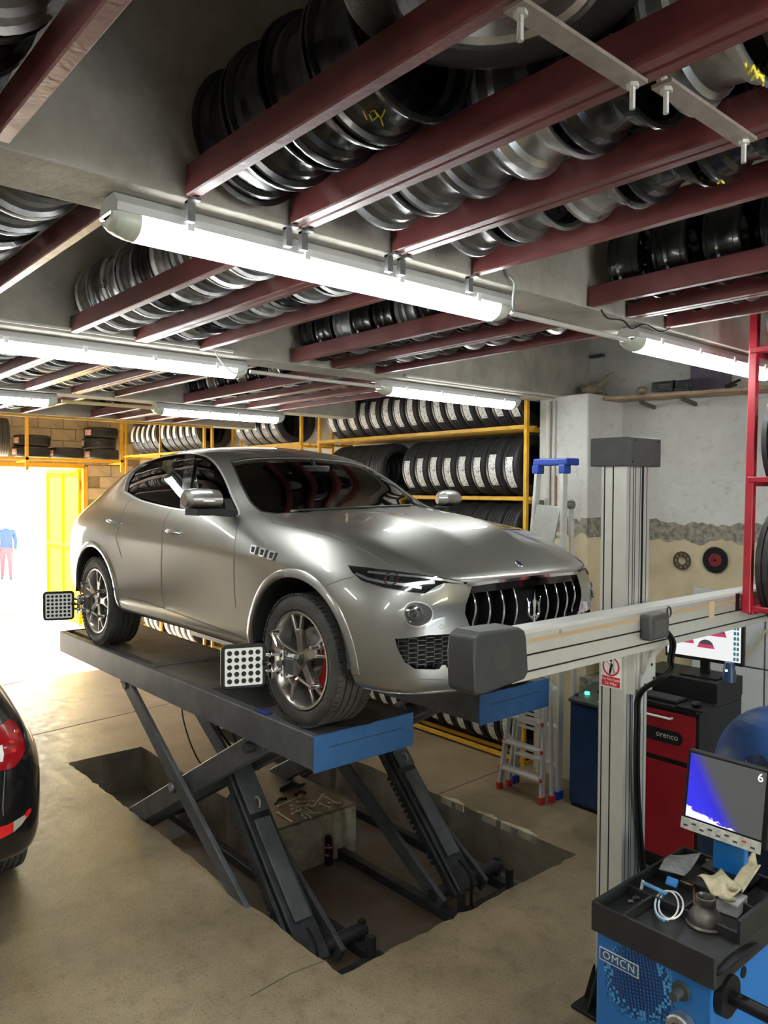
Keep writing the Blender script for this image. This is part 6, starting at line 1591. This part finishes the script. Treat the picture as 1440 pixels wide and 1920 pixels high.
# ================================================================ plank shelf on the wall and the things on it
pk = tag(MB().bar(at_y(1040, 757, 6.10), at_y(1450, 729, 6.10), .26, .028).build('plank_shelf', mat('dusty_plank', (0.36, 0.25, 0.16), 0.8, 0, 0.3, 6, 0.2, 30), None, 0, .004, 1), 'dusty wooden plank shelf fixed high on the white wall', 'shelf')
for px in (1212, 1290):
    q = at_y(px, 748 if px < 1250 else 741, 6.15); tag(MB().bar(q + Vector((0, .14, -.065)), q + Vector((0, -.10, -.035)), .02, .03).build('shelf_bracket', mat('dark_wood', (0.10, 0.08, 0.06), 0.8), None, 0), 'small dark bracket under the plank shelf', 'bracket', 'brackets under the plank shelf')
vm = mat('grille_black', (0.02, 0.024, 0.028), 0.5)
vt = thing('vent_panel', 'black slatted vent panel lying on the plank shelf', 'vent panel', at_y(1262, 737, 6.08)); vo = vt.location.copy()
for (a, c_) in ((1226, 1264), (1266, 1294)):
    P0, P1 = at_y(a, 735 - (a - 1226) * .06, 6.05) - vo, at_y(c_, 735 - (c_ - 1226) * .06, 6.05) - vo
    MB().bar(P0 + Vector((0, 0, .005)), P1 + Vector((0, 0, .005)), .05, .012).bar(P0 + Vector((.01, 0, .075)), P1 + Vector((-.01, 0, .080)), .05, .010).bar(P0, P0 + Vector((.012, 0, .08)), .05, .010, (0, 1, 0)).bar(P1, P1 + Vector((-.012, 0, .085)), .05, .010, (0, 1, 0)).build('frame', vm, vt, 0)
    for k in range(5):
        MB().bar(P0 + Vector((.006, 0, .018 + k * .012)), P1 + Vector((-.006, 0, .018 + k * .012)), .04, .004).build('slat', vm, vt, 0)
rk = thing('rag_bundle', 'dusty knotted root-like bundle on the plank shelf corner', 'bundle', at_y(1110, 743, 6.05)); ko = rk.location.copy()
rm_ = mat('dusty_brown', (0.22, 0.19, 0.13), 0.95, 0, 0.35, 20, 0.8, 40)
m = MB(); m.sphere((0, 0, .06), .09, 16, (1.5, .9, .62)); m.v = [(x + .02 * math.sin(z * 60), y + .012 * math.sin(x * 50), z + .012 * math.sin(x * 40)) for x, y, z in m.v]
m.build('body', rm_, rk, 60)
MB().tube(smooth_path([(.05, 0, .06), (.11, 0, .10), (.17, 0, .16), (.22, 0, .185)]), [.04 - .0017 * k for k in range(19)], 8).build('spur', rm_, rk, 60)
MB().tube(smooth_path([(.08, 0, .07), (.12, 0, .04), (.15, 0, .0)]), .012, 8).build('spur', rm_, rk, 60)
q = at_y(1203, 740, 6.05)
tag(MB().sphere((q.x, q.y, q.z + .036), .045, 14, (1.1, .9, .75)).build('stone', rm_, None, 60), 'small rounded dusty lump on the plank shelf', 'stone')
q = at_y(1330, 700, 6.26)
tag(MB().bb(q.x - .17, q.x + .17, YR - .03, YR - .004, 3.44, 3.72).build('wall_board', mat('blue_brown_board', (0.13, 0.11, 0.16), 0.6, 0, 0.25, 6), None, 0), 'dark brownish board standing behind the plank shelf things', 'board')
a, c_ = at_y(1360, 724, 6.08), at_y(1388, 712, 6.08)
tag(MB().bar(a, c_, .02, .016).bar(a + Vector((0, 0, -.02)), c_ + Vector((-.03, 0, -.035)), .02, .014).build('forked_bar', m_black, None, 0), 'black forked bar sticking up from the plank shelf', 'bar')
q = at_y(1120, 668, 6.28)
tag(MB().bb(q.x - .07, q.x + .07, YR - .05, YR - .001, q.z - .012, q.z + .012).build('wall_hook', m_dark_grey, None, 0), 'short dark bar bolted to the upper wall', 'bar')
# saw blade and ring gear on the beige render
sb_ = thing('saw_blade', 'toothed black saw blade with a dark red centre hung on the wall', 'saw blade', at_y(1341, 1050, YR - .06))
pts = []
for k in range(48):
    a = 2 * PI * k / 48; pts += [(.104 * math.cos(a), .104 * math.sin(a)), (.112 * math.cos(a + .05), .112 * math.sin(a + .05)), (.104 * math.cos(a + .09), .104 * math.sin(a + .09))]
MB().prism(pts, -.004, .002, 'Y').build('blade', m_black, sb_, 0)
MB().cyl((0, -.0055, 0), (0, -.004, 0), .055, n=32).build('red_centre', mat('dull_red', (0.16, 0.01, 0.012), 0.5), sb_, 0); MB().cyl((0, -.010, 0), (0, -.005, 0), .010, n=14).build('nail_head', m_chrome, sb_, 40)
rg_ = thing('ring_gear', 'rusty spoked ring gear hung on the wall beside the saw blade', 'gear', at_y(1279, 1051, YR - .06))
m_rust = mat('rusty_dark', (0.07, 0.055, 0.04), 0.7, 0.3, 0.3, 20)
MB().lathe([(-.008, .066), (-.008, .078), (.002, .078), (.002, .066)], 36, 'Y', closed=True).lathe([(-.008, .036), (-.008, .045), (.002, .045), (.002, .036)], 32, 'Y', closed=True).build('rings', m_rust, rg_, 30)
for k in range(9):
    a = 2 * PI * k / 9; MB().bar((.040 * math.cos(a), -.003, .040 * math.sin(a)), (.070 * math.cos(a), -.003, .070 * math.sin(a)), .008, .010, (0, 1, 0)).build('spoke', m_rust, rg_, 0)
# ================================================================ black car at the left edge, tail toward the photographer
BC = Vector((-8.41, .66, 0)); BS = Vector((.92, .92, 1.0))
bk = thing('black_car', 'black car with red tail lamps parked left of the floor pit', 'car', BC)
m_bpaint = mat('black_car_paint', (0.006, 0.006, 0.007), 0.25, coat=1.0)
sk = skin_plain; sk.transform(Matrix.Rotation(PI, 4, 'Z') @ Matrix.Diagonal((*BS, 1)))
bm = bmesh.new(); bm.from_mesh(sk); bmesh.ops.recalc_face_normals(bm, faces=bm.faces); bm.to_mesh(sk); BV2 = BVHTree.FromBMesh(bm); bm.free()
def H_BLACK(x, y):
    o = CAM - BC; d = ray(x, y).normalized(); loc, nrm, i, dd = BV2.ray_cast(o, d)
    if loc is None: loc, nrm, i, dd = BV2.find_nearest(o + d * 4.7)
    if nrm.dot(d) > 0: nrm = -nrm
    return loc, nrm
sk.materials.clear(); sk.materials.append(m_bpaint)
sk.polygons.foreach_set('use_smooth', [True] * len(sk.polygons))
bb_ = link('body', sk)
cuts = []
for x in (0.0, 3.004 * .92):
    for s in (-1, 1): cuts.append(MB().cyl((x, s * .55, .36), (x, s * 1.2, .36), .44, n=48).build('cut', m_well, None, 0))
for o in cuts:
    bo = bb_.modifiers.new('cut', 'BOOLEAN'); bo.operation = 'DIFFERENCE'; bo.object = o; bo.solver = 'MANIFOLD'
nm = eval_mesh(bb_); bb_.modifiers.clear(); bb_.data = nm; nm.name = 'black_body'; nm.set_sharp_from_angle(angle=R(32)); bb_.parent = bk
for o in cuts: bpy.data.objects.remove(o)
wme = MB().lathe(tyre_profile(.36, .24, .22), 56, 'Y').mesh('black_car_tyre', m_rubber_used, 32)
rme = MB().lathe([(-.08, .235), (-.09, .245), (.0, .20), (.0, .03)], 40, 'Y').mesh('black_car_rim', m_silver, 40)
for x in (0.0, 3.004 * .92):
    for s in (-1, 1):
        e = bpy.data.objects.new('wheel', None); COL.objects.link(e); e.parent = bk; e.location = (x, s * .77, .36); e.rotation_euler = (0, 0, 0 if s < 0 else PI)
        link('tyre', wme, e); link('rim', rme, e)
m_tail = mat('tail_lamp_red', (0.32, 0.008, 0.014), 0.12, 0, 0.2, 20, coat=1.0)
TLp = [(-12, 1370), (4, 1358), (17, 1349), (28, 1356), (36, 1368), (44, 1391), (45, 1408), (40, 1421), (26, 1438), (9, 1444), (-12, 1446)]
tlm = patch(TLp, H_BLACK, 6, -.004, .006); tl = tlm.build('tail_lamp', m_tail, bk, 40); mirror(tlm).build('tail_lamp', m_tail, bk, 40)
patch([(-6, 1402), (3, 1398), (6, 1415), (4, 1428), (-6, 1430)], H_BLACK, 5, .006, .008).build('reverse_lens', m_white, tl, 40)
for (x, y) in ((24, 1408), (30, 1372), (20, 1392)): patch([(x - 4, y - 2), (x + 4, y - 2), (x + 4, y + 3), (x - 4, y + 3)], H_BLACK, 4, .006, .0075).build('lamp_facet', mat('tail_bright', (0.7, 0.04, 0.03), 0.2, coat=1), tl, 40)
patch([(-12, 1318), (-2, 1320), (10, 1338), (15, 1350), (2, 1357), (-12, 1366)], H_BLACK, 6, .0, .004).build('rear_window', m_gloss_black, bk, 40)
np_ = MB().bb(3.72, 3.75, -.26, .26, .80, .92); np_.build('plate_recess', m_black, bk, 0, .01, 2)
patch([(-8, 1553), (13, 1547), (24, 1541), (24, 1560), (10, 1568), (-8, 1576)], H_BLACK, 5, -.002, .004).build('reflector', mat('reflector_red', (0.75, 0.02, 0.02), 0.3), bk, 40)
patch([(25, 1541), (46, 1528), (49, 1533), (40, 1546), (25, 1560)], H_BLACK, 5, -.002, .003).build('reflector_gleam', mat('gleam_beige', (0.45, 0.40, 0.32), 0.3), bk, 40)  # beige patch paints a pale reflection across the middle of the reflector
patch([(47, 1527), (52, 1519), (58, 1515), (57, 1522), (50, 1534)], H_BLACK, 4, -.002, .004).build('reflector', mat('reflector_red', (0.75, 0.02, 0.02), 0.3), bk, 40)
strip(polyline([(9, 1446), (7, 1480), (5, 1510), (6, 1530)], 5), H_BLACK, .006, .0005, False, .001).build('panel_gap', m_worn_steel, bk, 0)

# ================================================================ gate leaf, person and yard outside
gp0, gp1 = Vector((XB - .12, 5.19, 0)), Vector((-16.35, 5.12, 0))
gl_ = thing('gate_leaf', 'bright yellow steel gate leaf standing open to the sunlit yard', 'gate', gp0)
m_gate = mat('gate_yellow', (0.80, 0.60, 0.002), 0.8, 0, 0.05, 3, spec=0.1)
MB().bar(Vector((0, 0, 1.5)), gp1 - gp0 + Vector((0, 0, 1.5)), .03, 2.94).build('panel', m_gate, gl_, 0)
for z in (.08, 1.5, 2.92): MB().bar(Vector((0, -.025, z)), gp1 - gp0 + Vector((0, -.025, z)), .03, .05).build('rail', m_gate, gl_, 0)
for q in (0.01, .5, .99): MB().bar((gp1 - gp0) * q + Vector((0, -.025, .05)), (gp1 - gp0) * q + Vector((0, -.025, 2.95)), .05, .03, (0, 1, 0)).build('stile', m_gate, gl_, 0)
for z in (2.55, .5): MB().cyl((.02, -.03, z), (.02, -.03, z + .18), .02, n=12).build('hinge', m_yellow, gl_, 40)
gf = struct(MB().bb(XB - .26, XB + .03, DY1 - .02, DY1 + .06, 0, DZ).bb(XB - .26, XB + .03, DY0, DY1, DZ - .03, DZ + .05).build('trim_gate_frame', m_yellow, smooth=0))
pp = at_z(12, 1088, -.01)
pr_ = thing('person', 'person in a blue jumper, reddish trousers and white face covering walking in the yard', 'person', pp)
pr_.rotation_euler = (0, 0, math.atan2(CAM.y - pp.y, CAM.x - pp.x) + PI / 2)
def skin_body(joints, edges, levels=2):
    me = bpy.data.meshes.new('body'); me.from_pydata([j[0] for j in joints], edges, [])
    o = bpy.data.objects.new('tmp', me); COL.objects.link(o)
    sm = o.modifiers.new('skin', 'SKIN'); sm.use_smooth_shade = True
    for i, j in enumerate(joints):
        sv = me.skin_vertices[0].data[i]; r = j[1]; sv.radius = r if isinstance(r, tuple) else (r, r); sv.use_root = (i == 0)
    ss_ = o.modifiers.new('sub', 'SUBSURF'); ss_.levels = levels; ss_.render_levels = levels
    r_ = eval_mesh(o); bpy.data.objects.remove(o); return r_
# y is forward of the figure's back (figure looks along -y in its own frame)
jt = [((0, 0, .93), (.15, .11)), ((0, .0, 1.12), (.15, .10)), ((0, .0, 1.32), (.17, .11)), ((0, 0, 1.43), (.08, .08)), ((0, -.01, 1.50), (.055, .055)), ((0, -.02, 1.58), (.075, .09)), ((0, -.02, 1.68), (.065, .08)),
      ((.09, 0, .86), (.095, .10)), ((.10, -.10, .48), (.062, .065)), ((.11, -.06, .09), (.042, .045)), ((.12, -.18, .04), (.04, .03)),
      ((-.09, 0, .86), (.095, .10)), ((-.10, .02, .47), (.062, .065)), ((-.10, .14, .10), (.042, .045)), ((-.11, .03, .04), (.04, .03)),
      ((.19, 0, 1.39), (.065, .065)), ((.25, .03, 1.12), (.05, .05)), ((.24, -.06, .90), (.04, .04)), ((.23, -.09, .82), (.035, .02)),
      ((-.19, 0, 1.39), (.065, .065)), ((-.25, .02, 1.12), (.05, .05)), ((-.24, -.08, .90), (.04, .04)), ((-.22, -.11, .82), (.035, .02))]
eg = [(0, 1), (1, 2), (2, 3), (3, 4), (4, 5), (5, 6), (0, 7), (7, 8), (8, 9), (9, 10), (0, 11), (11, 12), (12, 13), (13, 14), (2, 15), (15, 16), (16, 17), (17, 18), (2, 19), (19, 20), (20, 21), (21, 22)]
pm = skin_body(jt, eg)
for mm in (mat('skin_tone', (0.50, 0.34, 0.26), 0.6), mat('blue_jumper', (0.03, 0.05, 0.22), 0.9), mat('red_trousers', (0.18, 0.06, 0.06), 0.9), mat('dark_shoe', (0.03, 0.03, 0.03), 0.7)): pm.materials.append(mm)
for p_ in pm.polygons:
    c = p_.center; z = c.z; p_.use_smooth = True
    p_.material_index = 3 if z < .085 else (2 if z < .93 and abs(c.x) < .215 else (0 if (z > 1.475 or z < .875) else 1))
link('body', pm, pr_)
hr = MB().sphere((0, .0, 1.66), .098, 16, (.92, 1.08, .9)); hr.build('hair', mat('grey_hair', (0.22, 0.20, 0.18), 0.9), pr_, 60)
mk = MB().sphere((0, -.062, 1.565), .062, 14, (.95, .75, .85)); mk.build('face_mask', m_white, pr_, 60)
for s in (-1, 1): MB().sphere((s * .030, -.100, 1.625), .011, 8).build('eye', m_black, pr_, 60)
# pale block building opposite, with a grey door and a low stack
fac = struct(MB().bb(-34.5, -34, -25, 40, -.3, 9).build('wall_opposite', mat('opposite_wall', (0.62, 0.56, 0.46), 0.9, 0, 0.1, 0.6), smooth=0))
fb_ = MB().box((0, 0, 0), (.06, 1.15, .55)).mesh('facade_block', mat('facade_block', (0.66, 0.60, 0.50), 0.9, 0, 0.1, 2), 0)
for i in range(9):
    for k in range(8):
        o = link('facade_block', fb_, fac); o.location = (-33.98, 5.6 + i * 1.2 + (.6 if k % 2 else 0), 2.6 + k * .6)
q = at_x(10, 975, -33.0)
tag(MB().bb(-33.95, -33.6, q.y - .75, q.y + .55, -.01, 2.3).build('grey_cabinet', mat('grey_cabinet', (0.20, 0.19, 0.17), 0.6), None, 0, .02, 2), 'grey metal cabinet against the opposite wall behind the person', 'cabinet')
for k, (px, py, w_) in enumerate(((58, 1055, .9), (65, 1080, .7), (60, 1100, 1.1), (50, 1145, 1.3), (60, 1120, .8))):
    q = at_z(px, py, 0)
    tag(MB().box((q.x, q.y, .04), (.5, w_, .10), .1).build('kerb_stone', mat('kerb_grey', (0.30, 0.29, 0.27), 0.9, 0, 0.2, 6), None, 0, .02, 2), 'low grey kerb stone lying in the sunlit yard', 'kerb stone', 'kerb stones in the yard')

# ================================================================ tools on the concrete island, spray can in the pit
m_tool = mat('tool_chrome', (0.74, 0.70, 0.60), 0.3, 0.5, 0.1, 20)
def spanner(p0, p1, w=.011, label='', group=None, hz=0.0):
    a, c = at_z(*p0, .008 + hz), at_z(*p1, .008 + hz); t = thing('spanner', label, 'spanner', a, group); d = c - a; L_ = d.length; d.normalize(); sd = Vector((-d.y, d.x, 0))
    MB().bar(d * w * 1.2, d * (L_ - w * 1.2), w, .007).build('shaft', m_tool, t, 0, .002, 1)
    MB().lathe([(-.005, w * .55), (-.005, w * 1.15), (.005, w * 1.15), (.005, w * .55)], 16, 'Z', d * L_, closed=True).build('ring_end', m_tool, t, 30)
    j = MB(); e = d * 0
    pts = [(w * 1.25, -w * .5), (w * .6, -w * 1.15), (-w * .5, -w * 1.2), (-w * 1.1, -w * .62), (0, -w * .55), (w * .2, 0), (0, w * .55), (-w * 1.1, w * .62), (-w * .5, w * 1.2), (w * .6, w * 1.15), (w * 1.25, w * .5)]
    j.add([e + d * x + sd * y + Vector((0, 0, z)) for z in (-.0045, .0045) for x, y in pts], [tuple(range(11))[::-1], tuple(range(11, 22))] + [(i, (i + 1) % 11, 11 + (i + 1) % 11, 11 + i) for i in range(11)])
    j.build('open_jaw', m_tool, t, 0)
SP = [((520, 1523), (546, 1540)), ((587, 1512), (605, 1490)), ((610, 1494), (632, 1506)), ((616, 1505), (637, 1505)), ((600, 1507), (618, 1514)), ((557, 1503), (588, 1502)), ((546, 1510), (582, 1511)), ((547, 1517), (578, 1508)), ((548, 1526), (562, 1520)), ((556, 1519), (570, 1525)), ((564, 1517), (580, 1524)), ((573, 1515), (588, 1524)), ((566, 1527), (573, 1534)), ((575, 1526), (583, 1533)), ((520, 1511), (562, 1494)), ((583, 1524), (600, 1524))]
for k, (a, c) in enumerate(SP):
    if k == 0: spanner(a, c, .012, 'single spanner lying apart toward the lift ram on the concrete island')
    elif k == 1: spanner(a, c, .012, 'spanner sticking up across the others in the island pile', None, .02)
    else: spanner(a, c, .009, 'chrome spanner in the loose pile on the concrete island', 'spanners piled on the island', .010 * (k % 3))
m_caliper = mat('greasy_iron', (0.030, 0.028, 0.026), 0.55, 0.3, 0.3, 20, 0.4, 50)
P = [at_z(*q_, .02) for q_ in ((528, 1481), (540, 1474), (552, 1471), (562, 1473), (572, 1469))]
tag(MB().tube(smooth_path(P), [.022, .024, .028, .026, .024, .022, .022, .024, .026, .028, .028, .026, .022, .018, .016, .016, .018, .02, .018, .016, .014, .012, .012, .01, .008], 10).build('brake_caliper_bracket', m_caliper, None, 50), 'curved black iron brake bracket lying behind the spanners', 'bracket')
P = [at_z(*q_, .018) for q_ in ((517, 1508), (522, 1500), (530, 1498), (538, 1497))]
tag(MB().tube(smooth_path(P), .014, 8).build('pliers', m_caliper, None, 50), 'greasy black pliers at the end of the spanner pile', 'pliers')
P = [at_z(*q_, .03) for q_ in ((555, 1490), (563, 1484), (572, 1487))]
tag(MB().tube(smooth_path(P), .016, 8).build('pipe_clamp', m_caliper, None, 50), 'small dark iron clamp on the spanner pile', 'clamp')
q = at_z(610, 1617, PIT_Z); q.x = max(q.x, IX1 + .06)
sc2 = thing('spray_can', 'black spray can with a red band standing on the pit floor', 'spray can', (q.x, q.y, PIT_Z))
MB().lathe([(0, .0005), (0, .032), (.004, .034), (.165, .034), (.172, .030), (.176, .028)], 28, 'Z').build('can', m_gloss_black, sc2, 40)
MB().lathe([(.176, .028), (.178, .0315), (.215, .031), (.226, .024), (.230, .012), (.231, .0005)], 28, 'Z').build('cap', m_black, sc2, 40)
MB().lathe([(.138, .0345), (.150, .0345)], 28, 'Z').build('red_band', mat('can_red', (0.65, 0.06, 0.05), 0.4), sc2, 40); MB().lathe([(.151, .0345), (.154, .0345)], 28, 'Z').build('white_band', m_white, sc2, 40)
for z in (.08, .09): MB().lathe([(z, .0343), (z + .004, .0343)], 8, 'Z', a0=R(-90), a1=R(-35)).build('print_line', m_white, sc2, 40)
# ================================================================ yellow chalk marks on some of the stored rims
m_chalk = mat('yellow_chalk', (0.75, 0.62, 0.05), 0.8)
bpy.context.view_layer.update()
_dg = bpy.context.evaluated_depsgraph_get()
def chalk(strokes, r=.0028):
    for st in strokes:
        P = []; owner = None
        for (x, y) in polyline(st, 3):
            ok, loc, nrm, i, ob, M = scene.ray_cast(_dg, CAM, ray(x, y).normalized())
            if ok and ob.parent is not None and ob.parent.name.startswith('bare_wheel'):
                if owner is None: owner = ob.parent
                if ob.parent.name == owner.name: P.append(loc - ray(x, y).normalized() * .002)
        if owner is not None and len(P) > 2:
            own = bpy.data.objects[owner.name]; inv_ = own.matrix_world.inverted()
            MB().tube([inv_ @ p for p in P], r, 6).build('chalk_mark', m_chalk, own, 60)
chalk([[(1396, 118), (1404, 140), (1412, 122), (1420, 146)], [(1410, 150), (1420, 132), (1430, 152)], [(1424, 122), (1418, 140), (1432, 142)], [(1432, 128), (1430, 160)], [(1412, 165), (1424, 158), (1436, 170)]])
chalk([[(1308, 325), (1314, 318), (1322, 326), (1316, 336), (1308, 325)], [(1328, 330), (1332, 350), (1342, 346)], [(1346, 344), (1352, 338), (1360, 346), (1352, 354), (1344, 350)]])
chalk([[(680, 208), (688, 224)], [(694, 210), (702, 206), (708, 218), (698, 226), (692, 214)], [(706, 212), (714, 222), (722, 206)], [(714, 222), (718, 236)]], .002)
